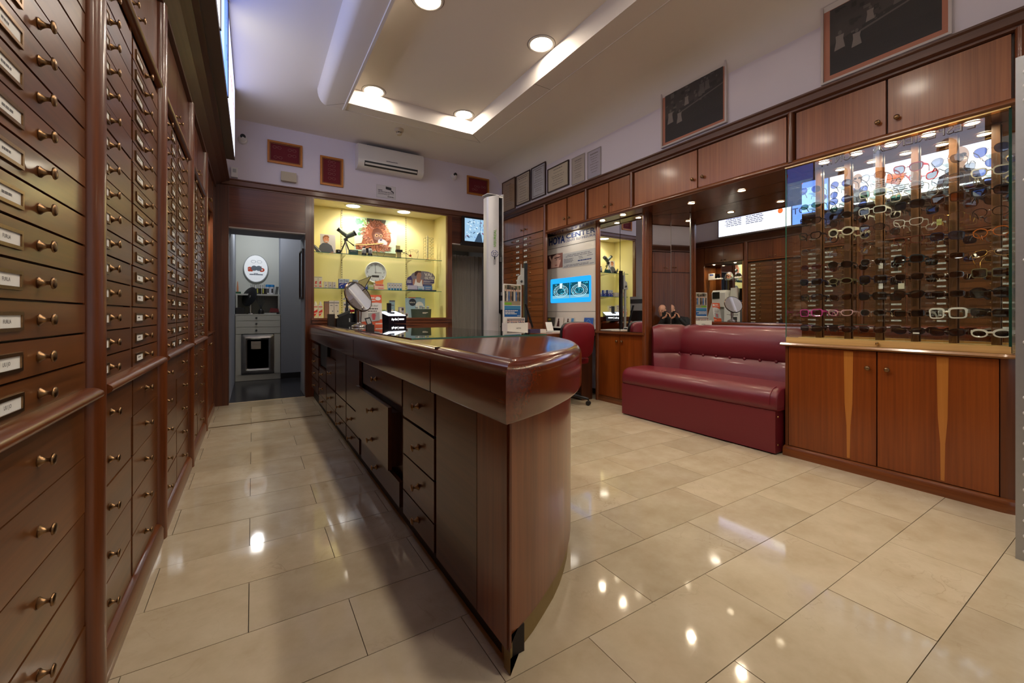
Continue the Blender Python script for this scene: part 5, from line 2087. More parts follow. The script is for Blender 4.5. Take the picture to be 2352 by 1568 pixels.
tag(mb.build('round_hand_mirror', at=(2.75, 4.06, 0.83)), 'rose round plate with a leaning black bar on the desk behind the leaflets', 'hand mirror')
mb = MB(pm('tray_purple', rgb(72, 62, 92), 0.45))
mb.box(2.69, 3.93, 0.83, 2.83, 4.02, 0.875)
tag(mb.build('fitting_tray', at=(2.76, 3.97, 0.83), bevel=0.006), 'purple grey fitting tray on the desk, left of a white gadget', 'tray')
mb = MB(WHITE)
mb.box(2.84, 3.95, 0.83, 2.93, 4.02, 0.872)
mb.m(DGREY)
mb.box(2.92, 3.955, 0.845, 2.931, 4.01, 0.862)
tag(mb.build('white_gadget', at=(2.88, 3.98, 0.83), bevel=0.006), 'small white gadget with a dark end beside the purple tray', 'gadget')
mb = MB(WHITE)
mb.box(2.98, 3.90, 0.83, 3.28, 4.10, 0.842)
mb.m(LGREY)
mb.box(3.0, 3.92, 0.842, 3.2, 4.08, 0.846)
tag(mb.build('paper_stack', at=(3.13, 4.0, 0.83)), 'flat stack of white paper on the desk left of the red chair', 'paper')
mb = MB(WHITE)
mb.obox((3.24, 4.3, 0.89), (0.05, 0, 0), (0, 0.02, 0.055), (0, 0.004, -0.0015))
tag(mb.build('white_stand', at=(3.24, 4.3, 0.83), bevel=0.003), 'small white leaning stand on the desk behind the red chair', 'stand')

# ------------------------------------------------------------------ fittings on the white upper walls
WY = 5.868


def wood_frame(P, mb, w, h, f, d, mat):
    mb.m(mat)
    for a, b_, c, e in ((0, 0, w, f), (0, h - f, w, h), (0, f, f, h - f), (w - f, f, w, h - f)):
        P.slab(mb, a, b_, c, e, 0, d)


GOLD = pm('frame_gilt', rgb(190, 120, 48), 0.4, 0.2, noise=0.2, nscale=40)
GOLD_D = pm('frame_gilt_dark', rgb(130, 70, 28), 0.45, 0.1)
MAROON = pm('velvet_maroon', rgb(112, 28, 36), 0.85)
GLASSW = pm('spectacle_wire', rgb(176, 128, 116), 0.4)


def maroon_frame(x0, z0, x1, z1, label, pairs, tilt=0.0):
    t = thing('framed_spectacles', label, 'picture frame', ((x0 + x1) / 2, WY, z0), 'maroon frames of antique spectacles')
    P = Plane((x0, WY, z0), (1, 0, 0))
    w, h = x1 - x0, z1 - z0
    mb = MB(GOLD)
    wood_frame(P, mb, w, h, 0.022, 0.022, GOLD)
    mb.build('outer_frame', t, bevel=0.004)
    mb = MB(GOLD_D)
    for a, b_, c, e in ((0.022, 0.022, w - 0.022, 0.036), (0.022, h - 0.036, w - 0.022, h - 0.022), (0.022, 0.036, 0.036, h - 0.036), (w - 0.036, 0.036, w - 0.022, h - 0.036)):
        P.slab(mb, a, b_, c, e, 0, 0.014)
    mb.build('inner_frame', t)
    mb = MB(MAROON)
    P.slab(mb, 0.03, 0.03, w - 0.03, h - 0.03, 0, 0.005)
    mb.build('backing', t)
    for (u, v) in pairs:
        mb = MB(GLASSW)
        for s in (-1, 1):
            c = P.p(u * w + s * 0.026, v * h, 0.008)
            mb.tube([c + P.U * 0.019 * cos(2 * pi * i / 14) + P.V * 0.015 * sin(2 * pi * i / 14) for i in range(14)], 0.0012, 5, True)
        mb.tube([P.p(u * w - 0.008, v * h + 0.003, 0.009), P.p(u * w, v * h + 0.007, 0.011), P.p(u * w + 0.008, v * h + 0.003, 0.009)], 0.0012, 5)
        mb.build('antique_spectacles', t)
    return t


maroon_frame(0.151, 2.895, 0.531, 3.165, 'wide gilt-framed maroon panel of antique spectacles, highest on the end wall', [(0.27, 0.72), (0.70, 0.70), (0.70, 0.45), (0.3, 0.28)])
maroon_frame(0.737, 2.72, 1.015, 3.092, 'upright gilt-framed maroon panel of antique spectacles beside the air conditioner', [(0.5, 0.83), (0.5, 0.70), (0.5, 0.56), (0.5, 0.42), (0.5, 0.26)])
maroon_frame(2.822, 2.915, 3.205, 3.20, 'gilt-framed maroon panel of spectacles right of the white camera, above the monitor', [(0.45, 0.48), (0.75, 0.5), (0.35, 0.3)])

# air conditioner
t = thing('air_conditioner', 'white split air conditioner high on the end wall', 'air conditioner', (1.61, WY, 2.985))
mb = MB(pm('aircon_white', rgb(226, 222, 212), 0.25, coat=0.3))
prof = [(WY, 2.99), (WY - 0.10, 2.985), (WY - 0.165, 3.01), (WY - 0.19, 3.05), (WY - 0.195, 3.09), (WY - 0.19, 3.25), (WY - 0.165, 3.29), (WY - 0.10, 3.305), (WY, 3.305)]
mb.prism([(1.17, y, z) for y, z in prof], (0.89, 0, 0))
mb.build('body', t, bevel=0.008, seg=2, smooth=40)
mb = MB(BLACK)
mb.prism([(1.25, WY - 0.1655, 3.008), (1.25, WY - 0.1905, 3.048), (1.25, WY - 0.196, 3.07), (1.25, WY - 0.17, 3.02)], (0.72, 0, 0))
mb.build('outlet', t)
mb = MB(pm('aircon_white', rgb(226, 222, 212), 0.25, coat=0.3))
mb.obox((1.61, WY - 0.187, 3.037), (0.352, 0, 0), (0, 0.006, -0.010), (0, 0.0022, 0.0013))
mb.build('louvre', t)
mb = MB(DGREY)
P = Plane((1.17, WY - 0.196, 3.1), (1, 0, 0))
P.lines(mb, 0.36, 0.52, 0.006, 0.008, 0.0008, random.Random(1), 9)
mb.box(1.17 + 0.12, WY - 0.14, 3.296, 2.0, WY - 0.05, 3.3055)
mb.build('grille_and_name', t)

# alarm box, cameras, keypad sensor, notice, smoke detector
mb = MB(pm('sounder_beige', rgb(190, 178, 150), 0.5))
mb.box(0.295, WY - 0.045, 2.69, 0.462, WY, 2.80)
mb.box(0.30, WY - 0.05, 2.685, 0.457, WY, 2.70)
tag(mb.build('junction_box', at=(0.378, WY, 2.69), bevel=0.006), 'beige rectangular junction box under the wide maroon frame', 'junction box')


def dome_cam(x, z, label):
    t = thing('security_camera', label, 'security camera', (x, WY, z), 'white security cameras')
    mb = MB(WHITE)
    mb.lathe([(0.05, 0), (0.05, 0.018), (0.042, 0.03)], (x, WY, z - 0.015), (0, -1, 0), 20)
    mb.ball((x, WY - 0.04, z - 0.01), 0.036)
    mb.build('housing', t, smooth=50)
    mb = MB(BLACK)
    d = Vector((0.18, -1, -0.1)).normalized()
    mb.lathe([(0.026, 0), (0.028, 0.02), (0.02, 0.024), (0, 0.024)], Vector((x, WY - 0.05, z + 0.008)), d, 16)
    mb.build('lens', t, smooth=50)


dome_cam(-0.10, 3.12, 'small white security camera in the top left corner of the end wall')
dome_cam(2.60, 3.15, 'small white security camera left of the right-hand maroon frame')
t = thing('wall_sensor', 'small white wall sensor with a grey window in the left corner above the cornice', 'sensor', (-0.18, WY, 2.64))
mb = MB(WHITE)
mb.box(-0.212, WY - 0.035, 2.645, -0.148, WY, 2.76)
mb.build('body', t, bevel=0.008, seg=2)
mb = MB(LGREY)
mb.box(-0.197, WY - 0.037, 2.70, -0.163, WY - 0.03, 2.74)
mb.build('window', t)
t = thing('camera_notice', 'white video surveillance notice with a black camera symbol below the air conditioner', 'notice', (1.58, WY, 2.67))
P = Plane((1.45, WY, 2.665), (1, 0, 0))
mb = MB(LGREY)
P.slab(mb, 0, 0, 0.265, 0.175, 0, 0.002)
mb.m(pm('notice_white', rgb(214, 210, 210), 0.5))
P.slab(mb, 0.003, 0.003, 0.262, 0.172, 0, 0.0026)
mb.m(INK)
P.shape(mb, [(0.125, 0.125), (0.20, 0.115), (0.205, 0.135), (0.20, 0.155), (0.125, 0.162)], 0.003)
P.shape(mb, [(0.205, 0.118), (0.235, 0.10), (0.235, 0.085), (0.19, 0.105)], 0.003)
P.rect(mb, 0.222, 0.075, 0.236, 0.098, 0.003)
P.lines(mb, 0.02, 0.08, 0.098, 0.010, 0.003, random.Random(1), 3)
P.lines(mb, 0.02, 0.22, 0.078, 0.008, 0.003, random.Random(2), 8)
P.lines(mb, 0.02, 0.24, 0.060, 0.005, 0.003, random.Random(3), 9)
P.lines(mb, 0.02, 0.18, 0.046, 0.005, 0.003, random.Random(4), 7)
P.lines(mb, 0.15, 0.24, 0.018, 0.010, 0.003, random.Random(5), 4)
mb.build('notice', t)
t = thing('smoke_detector', 'cream smoke detector on the ceiling before the air conditioner', 'smoke detector', (1.545, 5.14, CZ))
CREAM = pm('cream_plastic', rgb(206, 192, 164), 0.45)
mb = MB(CREAM)
mb.lathe([(0.055, 0), (0.055, -0.022), (0.047, -0.034), (0.034, -0.04)], (1.545, 5.14, CZ), (0, 0, 1), 24)
mb.build('base', t, smooth=40)
mb = MB(BLACK)
mb.lathe([(0.032, -0.038), (0.032, -0.056)], (1.545, 5.14, CZ), (0, 0, 1), 20)
mb.build('vent', t)
mb = MB(CREAM)
for k in range(8):
    a = 2 * pi * k / 8
    mb.obox((1.545 + 0.033 * cos(a), 5.14 + 0.033 * sin(a), CZ - 0.047), (0.004 * -sin(a), 0.004 * cos(a), 0), (0.002 * cos(a), 0.002 * sin(a), 0), (0, 0, 0.011))
mb.lathe([(0.036, -0.055), (0.034, -0.066), (0.026, -0.074), (0, -0.075)], (1.545, 5.14, CZ), (0, 0, 1), 20)
mb.build('cap', t, smooth=40)

# monitor above the right-hand passage
t = thing('monitor', 'black wall monitor showing security camera views above the curtained passage', 'monitor', (2.95, 5.80, 2.13))
P = Plane((2.715, 5.79, 2.12), (1, 0, 0))
mb = MB(BLACK)
P.slab(mb, 0, 0, 0.64, 0.43, -0.04, 0)
P.slab(mb, -0.02, -0.02, 0.66, 0.03, -0.04, 0.008)
mb.build('bezel', t, bevel=0.004)
mb = MB(emat('cctv_base', rgb(150, 186, 214), 0.9))
P.rect(mb, 0.035, 0.05, 0.605, 0.40, 0.001)
r = random.Random(21)
shades = [emat('cctv_a', rgb(54, 74, 96), 0.9), emat('cctv_b', rgb(206, 226, 240), 0.9), emat('cctv_c', rgb(96, 126, 156), 0.9), emat('cctv_d', rgb(120, 60, 96), 0.9), emat('cctv_e', rgb(40, 96, 190), 0.9)]
for k in range(70):
    mb.m(shades[r.choice([0, 0, 1, 1, 1, 2, 2, 3]) if k % 12 else 4])
    u, v = r.uniform(0.05, 0.55), r.uniform(0.07, 0.37)
    a = r.choice([0.6, 0.7, -0.6, -0.5, 1.4])
    w, h = r.uniform(0.01, 0.05), r.uniform(0.004, 0.018)
    du, dv_ = (w * cos(a), w * sin(a)), (-h * sin(a), h * cos(a))
    pts = [(u, v), (u + du[0], v + du[1]), (u + du[0] + dv_[0], v + du[1] + dv_[1]), (u + dv_[0], v + dv_[1])]
    pts = [(min(max(p[0], 0.036), 0.604), min(max(p[1], 0.051), 0.399)) for p in pts]
    try:
        P.shape(mb, pts, 0.0012 + k * 0.00002)
    except Exception:
        pass
mb.m(shades[0])
P.shape(mb, [(0.20, 0.05), (0.34, 0.05), (0.32, 0.16), (0.29, 0.20), (0.26, 0.17)], 0.003)
P.shape(mb, [(0.35, 0.05), (0.42, 0.05), (0.43, 0.2), (0.37, 0.2)], 0.003)
P.rect(mb, 0.30, 0.05, 0.306, 0.4, 0.0035)
mb.build('screen', t)

# grey curtain in the passage
mb = MB(pm('curtain_grey', rgb(176, 172, 164), 0.9))
N_ = 120
front = [Vector((2.58 + 0.82 * i / N_, 6.5 + 0.022 * sin(i * 0.62) + 0.01 * sin(i * 0.23), 0)) for i in range(N_ + 1)]
mb.loft([[Vector((p.x + 0.01 * sin(p.x * 9 + z), p.y + 0.01 * sin(p.x * 30 + z * 2), z)) for p in front] for z in (0.02, 0.5, 1.0, 1.5, 2.05)], closed=False, cap=False)
tag(mb.build('passage_curtain', at=(2.99, 6.5, 0), smooth=60), 'grey pleated curtain hanging in the passage below the monitor', 'curtain')

# ------------------------------------------------------------------ framed diplomas and photographs on the right wall
RXW = 3.418


def diploma(y0, z0, y1, z1, label, frame_col, paper, d=0.02, f=0.012, seed=1, border=False):
    t = thing('framed_diploma', label, 'framed diploma', (RXW, (y0 + y1) / 2, z0), 'framed diplomas on the cornice')
    P = Plane((RXW, y0, z0), (0, -1, 0))
    w, h = y0 - y1, z1 - z0
    mb = MB(frame_col)
    wood_frame(P, mb, w, h, f, d, frame_col)
    mb.build('frame', t, bevel=0.002)
    mb = MB(paper)
    P.slab(mb, f * 0.8, f * 0.8, w - f * 0.8, h - f * 0.8, 0, d * 0.5)
    mb.m(pm('diploma_ink', rgb(120, 112, 104), 0.6))
    r = random.Random(seed)
    n = d * 0.5 + 0.0006
    m0 = 0.2 if border else 0.16
    if border:
        b1 = 0.10 * w
        for a, b_, c, e in ((b1, b1, w - b1, b1 + 0.008), (b1, h - b1 - 0.008, w - b1, h - b1), (b1, b1, b1 + 0.008, h - b1), (w - b1 - 0.008, b1, w - b1, h - b1)):
            P.rect(mb, a, b_, c, e, n)
    k = 0
    v = h * 0.84
    while v > h * 0.16:
        wd = r.uniform(0.35, 0.66) * w
        P.lines(mb, w / 2 - wd / 2, w / 2 + wd / 2, v, 0.006 if k else 0.012, n, r, 6, 0.2)
        v -= r.uniform(0.022, 0.045)
        k += 1
    mb.build('paper', t)
    mb = MB(glass_mat('picture_glass', (0.98, 0.98, 0.98), 1.45))
    P.rect(mb, f, f, w - f, h - f, d * 0.75)
    mb.build('glass', t)


DKF = pm('frame_dark_brown', rgb(58, 38, 28), 0.4)
LTF = pm('frame_light_brown', rgb(96, 66, 44), 0.45)
diploma(5.77, 2.665, 5.385, 3.15, 'diploma in a thin brown frame, leftmost above the corner drawer cabinet', LTF, pm('paper_tan', rgb(178, 152, 120), 0.6), seed=1)
diploma(5.36, 2.685, 4.985, 3.14, 'upright cream diploma in a dark frame, second from the corner', DKF, pm('paper_cream', rgb(214, 200, 176), 0.6), seed=2, border=True)
diploma(4.95, 2.685, 4.605, 3.14, 'upright grey-white diploma in a dark frame with a patterned border', DKF, pm('paper_grey', rgb(200, 200, 204), 0.6), seed=3, border=True)
diploma(4.56, 2.69, 4.115, 3.01, 'landscape cream diploma in a dark frame, the only wide one', DKF, pm('paper_cream2', rgb(208, 196, 172), 0.6), seed=4)
FR_P = pm('frame_clear', rgb(176, 168, 164), 0.4)
diploma(4.06, 2.668, 3.82, 3.0, 'frameless beige certificate next to the wide diploma', FR_P, pm('paper_beige', rgb(192, 180, 168), 0.6), 0.012, 0.006, 5)
diploma(3.77, 2.66, 3.545, 2.985, 'frameless pale lilac certificate, rightmost of the row of diplomas', FR_P, pm('paper_lilac', rgb(190, 184, 196), 0.6), 0.012, 0.006, 6)


def old_photo(y0, z0, y1, z1, label, seed, mat_w):
    t = thing('framed_photograph', label, 'framed photograph', (RXW, (y0 + y1) / 2, z0), 'old shop photographs')
    P = Plane((RXW, y0, z0), (0, -1, 0))
    w, h = y0 - y1, z1 - z0
    f = 0.014
    mb = MB(WHITE)
    wood_frame(P, mb, w, h, f, 0.025, pm('frame_white', rgb(206, 196, 190), 0.4))
    mb.build('frame', t, bevel=0.002)
    mb = MB(pm('mount_salmon', rgb(196, 130, 104), 0.7))
    P.slab(mb, f * 0.9, f * 0.9, w - f * 0.9, h - f * 0.9, 0, 0.010)
    mb.build('mount', t)
    g0 = pm('photo_black', rgb(40, 38, 38), 0.6)
    g1 = pm('photo_grey1', rgb(62, 58, 56), 0.6)
    g2 = pm('photo_grey2', rgb(96, 90, 86), 0.6)
    g3 = pm('photo_grey3', rgb(132, 124, 118), 0.6)
    a, b_, c, e = mat_w, mat_w, w - mat_w * 0.85, h - mat_w
    mb = MB(g0)
    P.slab(mb, a, b_, c, e, 0, 0.011)
    W, H = c - a, e - b_
    r = random.Random(seed)
    n = 0.0116
    mb.m(g1)
    P.shape(mb, [(a, b_ + 0.45 * H), (a + 0.55 * W, b_ + 0.62 * H), (c, b_ + 0.72 * H), (c, e), (a, e)], n)
    for k in range(60):
        mb.m(r.choice([g0, g1, g2, g0]))
        u, v = r.uniform(a, c - 0.06), b_ + H * r.uniform(0.5, 0.97)
        s = r.uniform(0.008, 0.04)
        P.rect(mb, u, v, min(u + s, c), min(v + s * r.uniform(0.3, 1.4), e), n + 0.0002 + k * 3e-6)
    mb.m(g2)
    P.shape(mb, [(a + 0.3 * W, b_ + 0.46 * H), (c, b_ + 0.64 * H), (c, b_ + 0.66 * H), (a + 0.3 * W, b_ + 0.49 * H)], n + 0.0008)
    for fx, fz, s in ((0.10, 0.34, 1.0), (0.27, 0.28, 0.9), (0.40, 0.56, 0.75), (0.66, 0.62, 0.95), (0.75, 0.66, 0.8)):
        u, v = a + fx * W, b_ + fz * H
        k = s * H * 0.30
        mb.m(g3 if fx < 0.5 else g2)
        P.shape(mb, [(u - 0.22 * k, v), (u + 0.24 * k, v + 0.04 * k), (u + 0.16 * k, v + 0.5 * k), (u + 0.2 * k, v + 0.72 * k), (u - 0.16 * k, v + 0.72 * k), (u - 0.14 * k, v + 0.45 * k)], n + 0.001)
        mb.m(g2)
        P.disc(mb, u + 0.02 * k, v + 0.84 * k, 0.085 * k, 0.11 * k, n + 0.0011, 10)
    mb.build('print', t)
    mb = MB(glass_mat('picture_glass', (0.98, 0.98, 0.98), 1.45))
    P.rect(mb, f, f, w - f, h - f, 0.019)
    mb.build('glass', t)


old_photo(2.70, 2.672, 2.035, 3.235, 'smaller old black and white shop photograph in a salmon mount', 3, 0.042)
old_photo(1.345, 2.655, 0.698, 3.205, 'larger-looking old photograph in a salmon mount, cut by the top edge', 8, 0.050)

# ------------------------------------------------------------------ display niche: shelves, rails and what stands on them
Z1, Z2, Z0 = 1.872, 1.398, 0.985
GS = glass_mat('shelf_glass', (0.95, 0.99, 0.96), 1.5)
for z, lab, y0 in ((Z1, 'upper glass shelf of the yellow niche carrying the spotting scope', 6.015), (Z2, 'lower glass shelf of the yellow niche carrying small cartons', 6.03)):
    t = thing('glass_shelf', lab, 'shelf', (1.57, 6.2, z - 0.008), 'glass shelves in the niche')
    mb = MB(GS)
    mb.box(0.665, y0, z - 0.008, 2.47, 6.385, z)
    mb.build('pane', t)
    mb = MB(PANE_EDGE)
    mb.box(0.665, y0 - 0.001, z - 0.0082, 2.47, y0, z + 0.0002)
    mb.build('polished_edge', t)
    mb = MB(CHROME)
    for x in (1.09, 2.03):
        mb.prism([(x - 0.004, 6.39, z - 0.008), (x - 0.004, 6.39, z - 0.04), (x - 0.004, 6.1, z - 0.008)], (0.008, 0, 0))
    mb.build('bracket', t)
SLOTM = pm('slot_dark', rgb(60, 54, 44), 0.6)
for x in (1.09, 2.03):
    t = thing('shelf_rail', 'slotted shelf rail on the %s of the yellow niche back' % ('left' if x < 1.5 else 'right'), 'rail', (x, 6.4, 1.0), 'slotted shelf rails')
    mb = MB(pm('rail_cream', rgb(222, 210, 150), 0.5))
    mb.box(x - 0.012, 6.39, 1.0, x + 0.012, 6.4, 2.565)
    mb.build('channel', t)
    mb = MB(SLOTM)
    z = 1.03
    while z < 2.54:
        mb.box(x - 0.004, 6.3895, z, x + 0.004, 6.3905, z + 0.018)
        z += 0.034
    mb.build('slots', t)['kind'] = 'stuff'

# ape poster
t = thing('ape_poster', 'large photo poster of a shaggy red ape leaning on the back of the yellow niche', 'poster', (1.57, 6.38, 1.90))
P = Plane((1.258, 6.372, 1.975), (1, 0, 0), Vector((0, 0.02, 1)))
PW, PH = 0.62, 0.50
r = random.Random(17)
mb = MB(pm('poster_mint', rgb(196, 222, 196), 0.5))
P.slab(mb, 0, 0, PW, PH, -0.006, 0)
mb.m(pm('poster_green', rgb(96, 158, 120), 0.5))
for k in range(16):
    P.disc(mb, r.uniform(0.03, 0.14), r.uniform(0.24, 0.47), r.uniform(0.012, 0.03), None, 0.0004 + k * 1e-5, 9)
mb.m(pm('poster_leaf', rgb(150, 182, 110), 0.5))
for k in range(8):
    P.disc(mb, r.uniform(0.12, 0.2), r.uniform(0.40, 0.48), r.uniform(0.01, 0.02), None, 0.0006 + k * 1e-5, 9)
mb.m(pm('poster_dark', rgb(70, 66, 50), 0.5))
P.shape(mb, [(0.18, 0.44), (0.30, 0.46), (0.44, 0.42), (0.46, 0.495), (0.18, 0.495)], 0.0008)


def fur(cu, cv, ru, rv, n, a0, a1, lvl, cols, spread=0.05):
    for k in range(n):
        a = r.uniform(a0, a1)
        q = r.uniform(0.55, 1.0)
        u, v = cu + ru * q * cos(a), cv + rv * q * sin(a)
        L_ = r.uniform(0.03, spread + 0.03)
        d = a + r.uniform(-0.7, 0.7)
        e = (u + L_ * cos(d), v + L_ * sin(d) * 0.9)
        w = r.uniform(0.003, 0.008)
        mb.m(r.choice(cols))
        pts = [(u - w * sin(d), v + w * cos(d)), (u + w * sin(d), v - w * cos(d)), e]
        pts = [(min(max(p[0], 0.002), PW - 0.002), min(max(p[1], 0.002), PH - 0.002)) for p in pts]
        P.shape(mb, pts, lvl + k * 4e-6)


F1, F2, F3, F4 = pm('fur_rust', rgb(152, 86, 56), 0.7), pm('fur_dark', rgb(104, 56, 38), 0.7), pm('fur_light', rgb(200, 142, 106), 0.7), pm('fur_pink', rgb(182, 126, 112), 0.7)
mb.m(F1)
P.shape(mb, [(0.10, 0.12), (0.14, 0.26), (0.19, 0.40), (0.27, 0.47), (0.36, 0.475), (0.45, 0.42), (0.52, 0.30), (0.535, 0.18), (0.49, 0.10), (0.46, 0.03), (0.02, 0.02), (0.02, 0.10)], 0.001)
fur(0.31, 0.28, 0.19, 0.18, 420, 0, 2 * pi, 0.0012, [F1, F2, F3, F1, F4])
mb.m(F2)
P.shape(mb, [(0.27, 0.17), (0.245, 0.26), (0.27, 0.34), (0.33, 0.365), (0.39, 0.34), (0.42, 0.27), (0.40, 0.20), (0.34, 0.15)], 0.0032)
fur(0.33, 0.33, 0.09, 0.08, 120, 0.3, 2.9, 0.0034, [F1, F2, F4, F1], 0.03)
mb.m(pm('ape_face', rgb(126, 92, 84), 0.7))
P.shape(mb, [(0.285, 0.19), (0.275, 0.25), (0.30, 0.29), (0.345, 0.30), (0.39, 0.285), (0.41, 0.25), (0.40, 0.20), (0.345, 0.17)], 0.0042)
mb.m(pm('ape_brow', rgb(196, 150, 110), 0.7))
for u in (0.318, 0.382):
    P.disc(mb, u, 0.252, 0.026, 0.024, 0.0045, 14)
mb.m(pm('ape_eye', rgb(40, 26, 22), 0.3))
for u in (0.320, 0.382):
    P.disc(mb, u, 0.25, 0.012, 0.011, 0.0048, 12)
mb.m(pm('ape_muzzle', rgb(206, 196, 206), 0.7))
P.shape(mb, [(0.33, 0.14), (0.345, 0.19), (0.385, 0.21), (0.44, 0.19), (0.48, 0.16), (0.47, 0.12), (0.40, 0.115)], 0.005)
mb.m(pm('ape_nose', rgb(70, 56, 86), 0.6))
P.shape(mb, [(0.355, 0.186), (0.385, 0.205), (0.405, 0.192), (0.38, 0.172)], 0.0055)
fur(0.29, 0.07, 0.22, 0.05, 300, 0, 2 * pi, 0.0058, [F1, F2, F3, F4], 0.03)
fur(0.44, 0.27, 0.05, 0.10, 120, -1, 1.5, 0.0072, [F1, F3, F4], 0.03)
mb.m(pm('twig', rgb(216, 190, 120), 0.6))
P.shape(mb, [(0.0, 0.078), (0.16, 0.092), (0.30, 0.115), (0.42, 0.135), (0.42, 0.146), (0.29, 0.128), (0.15, 0.104), (0.0, 0.09)], 0.008)
mb.build('print', t)

# portrait cut-out of a smiling man with binoculars
t = thing('portrait_print', 'photo print of a smiling man in grey, left end of the upper shelf', 'photo print', (0.84, 6.28, Z1))
P = Plane((0.70, 6.26, Z1), (1, 0, 0), Vector((0, 0.06, 1)))
mb = MB(pm('print_mist', rgb(214, 210, 206), 0.5))
P.slab(mb, 0.09, 0, 0.285, 0.285, -0.004, 0)
mb.m(pm('jacket_grey', rgb(88, 92, 100), 0.6))
P.shape(mb, [(0.06, 0.02), (0.08, 0.12), (0.12, 0.16), (0.18, 0.165), (0.235, 0.13), (0.26, 0.05), (0.25, 0.01)], 0.001)
mb.m(pm('skin_warm', rgb(222, 150, 110), 0.6))
P.disc(mb, 0.165, 0.215, 0.037, 0.050, 0.002)
P.shape(mb, [(0.20, 0.03), (0.25, 0.045), (0.265, 0.025), (0.24, 0.005), (0.20, 0.01)], 0.003)
mb.m(pm('hair_sandy', rgb(150, 92, 50), 0.6))
P.shape(mb, [(0.125, 0.215), (0.128, 0.25), (0.15, 0.272), (0.19, 0.27), (0.207, 0.245), (0.20, 0.235), (0.17, 0.25), (0.145, 0.24)], 0.003)
mb.m(INK)
P.rect(mb, 0.148, 0.222, 0.160, 0.227, 0.003)
P.rect(mb, 0.176, 0.222, 0.188, 0.227, 0.003)
mb.m(WHITE)
P.shape(mb, [(0.150, 0.190), (0.188, 0.190), (0.180, 0.180), (0.158, 0.180)], 0.003)
mb.m(DGREY)
P.shape(mb, [(0.0, 0.13), (0.03, 0.12), (0.13, 0.02), (0.12, 0.0), (0.06, 0.0), (0.0, 0.09)], 0.004)
mb.m(LGREY)
P.shape(mb, [(0.01, 0.12), (0.03, 0.115), (0.11, 0.03), (0.09, 0.03)], 0.005)
mb.build('print', t)

# spotting scope on a tabletop tripod
t = thing('spotting_scope', 'grey green spotting scope on a black tabletop tripod on the upper shelf', 'spotting scope', (1.11, 6.14, Z1))
OLV = pm('scope_olive', rgb(96, 108, 96), 0.35)
a_ = Vector((1.0, 6.16, 2.225)); m_ = Vector((1.12, 6.15, 2.13)); e_ = Vector((1.215, 6.13, 2.185))
mb = MB(OLV)
mb.tube([a_ + (m_ - a_) * 0.04, a_ + (m_ - a_) * 0.5, m_ + Vector((0.02, 0, -0.012))], [0.027, 0.028, 0.03], 16)
mb.tube([m_ + Vector((-0.012, 0, -0.005)), m_ + (e_ - m_) * 0.55, e_], [0.030, 0.036, 0.034], 16)
mb.build('tube', t, smooth=50)
mb = MB(BLACK)
d = (a_ - m_).normalized()
mb.lathe([(0.028, -0.03), (0.03, 0.0), (0.026, 0.004)], a_, d, 16)
d2 = (e_ - m_).normalized()
mb.lathe([(0.038, -0.01), (0.039, 0.012), (0.034, 0.014)], e_, d2, 16)
mb.build('rubber_caps', t, smooth=50)
mb = MB(BLACK)
mb.obox((1.10, 6.15, 2.085), (0.022, 0, 0.01), (0, 0.02, 0), (-0.006, 0, 0.022))
mb.tube([(1.11, 6.15, 2.08), (1.16, 6.13, 2.04), (1.20, 6.11, 2.005)], [0.006, 0.006, 0.010], 8)
mb.build('head', t, smooth=50)
for p in ((1.02, 6.10, Z1 + 0.005), (1.095, 6.05, Z1 + 0.005), (1.175, 6.2, Z1 + 0.005)):
    mb = MB(BLACK if p[0] != 1.095 else LGREY)
    mb.tube([(1.098, 6.15, 2.065), ((1.098 + p[0]) / 2, (6.15 + p[1]) / 2, (2.065 + p[2]) / 2), p], [0.009, 0.008, 0.005], 8)
    mb.build('leg', t, smooth=50)

t = thing('eyecup_pot', 'small black round pot with a white mark left of the tripod', 'pot', (0.99, 6.06, Z1))
mb = MB(BLACK)
mb.lathe([(0.030, 0), (0.034, 0.01), (0.034, 0.045), (0.030, 0.05), (0, 0.05)], (0.99, 6.06, Z1), (0, 0, 1), 18)
mb.m(LGREY)
mb.box(0.982, 6.0245, Z1 + 0.02, 0.998, 6.0255, Z1 + 0.032)
mb.build('pot', t, smooth=40)
t = thing('brand_block', 'dark green sign block with pale capitals under the spotting scope', 'sign block', (1.185, 6.08, Z1))
mb = MB(pm('block_green', rgb(22, 84, 78), 0.4))
mb.box(1.125, 6.055, Z1, 1.245, 6.10, Z1 + 0.065)
mb.m(LGREY)
P = Plane((1.13, 6.0545, Z1), (1, 0, 0))
P.text(mb, "AC/XC", 0.012, 0.038, 0.018, 0.085, 0)
mb.build('block', t, bevel=0.0)

# binoculars standing on their objective lenses
t = thing('binoculars', 'grey and black binoculars standing upright on the upper shelf', 'binoculars', (1.38, 6.12, Z1))
for s in (-1, 1):
    mb = MB(LGREY)
    x = 1.38 + s * 0.042
    mb.lathe([(0.028, 0.035), (0.031, 0.05), (0.031, 0.085), (0.024, 0.105), (0.018, 0.112)], (x, 6.12, Z1), (0, 0, 1), 18)
    mb.build('barrel', t, smooth=40)
    mb = MB(BLACK)
    mb.lathe([(0.032, 0), (0.033, 0.03), (0.029, 0.038)], (x, 6.12, Z1), (0, 0, 1), 18)
    mb.lathe([(0.019, 0.110), (0.021, 0.125), (0.016, 0.128)], (x, 6.12, Z1), (0, 0, 1), 16)
    mb.build('rubber_ring', t, smooth=40)
mb = MB(BLACK)
mb.box(1.352, 6.108, Z1 + 0.06, 1.408, 6.132, Z1 + 0.085)
mb.lathe([(0.014, 0.05), (0.014, 0.115)], (1.38, 6.115, Z1), (0, 0, 1), 14)
mb.build('bridge', t, smooth=40)


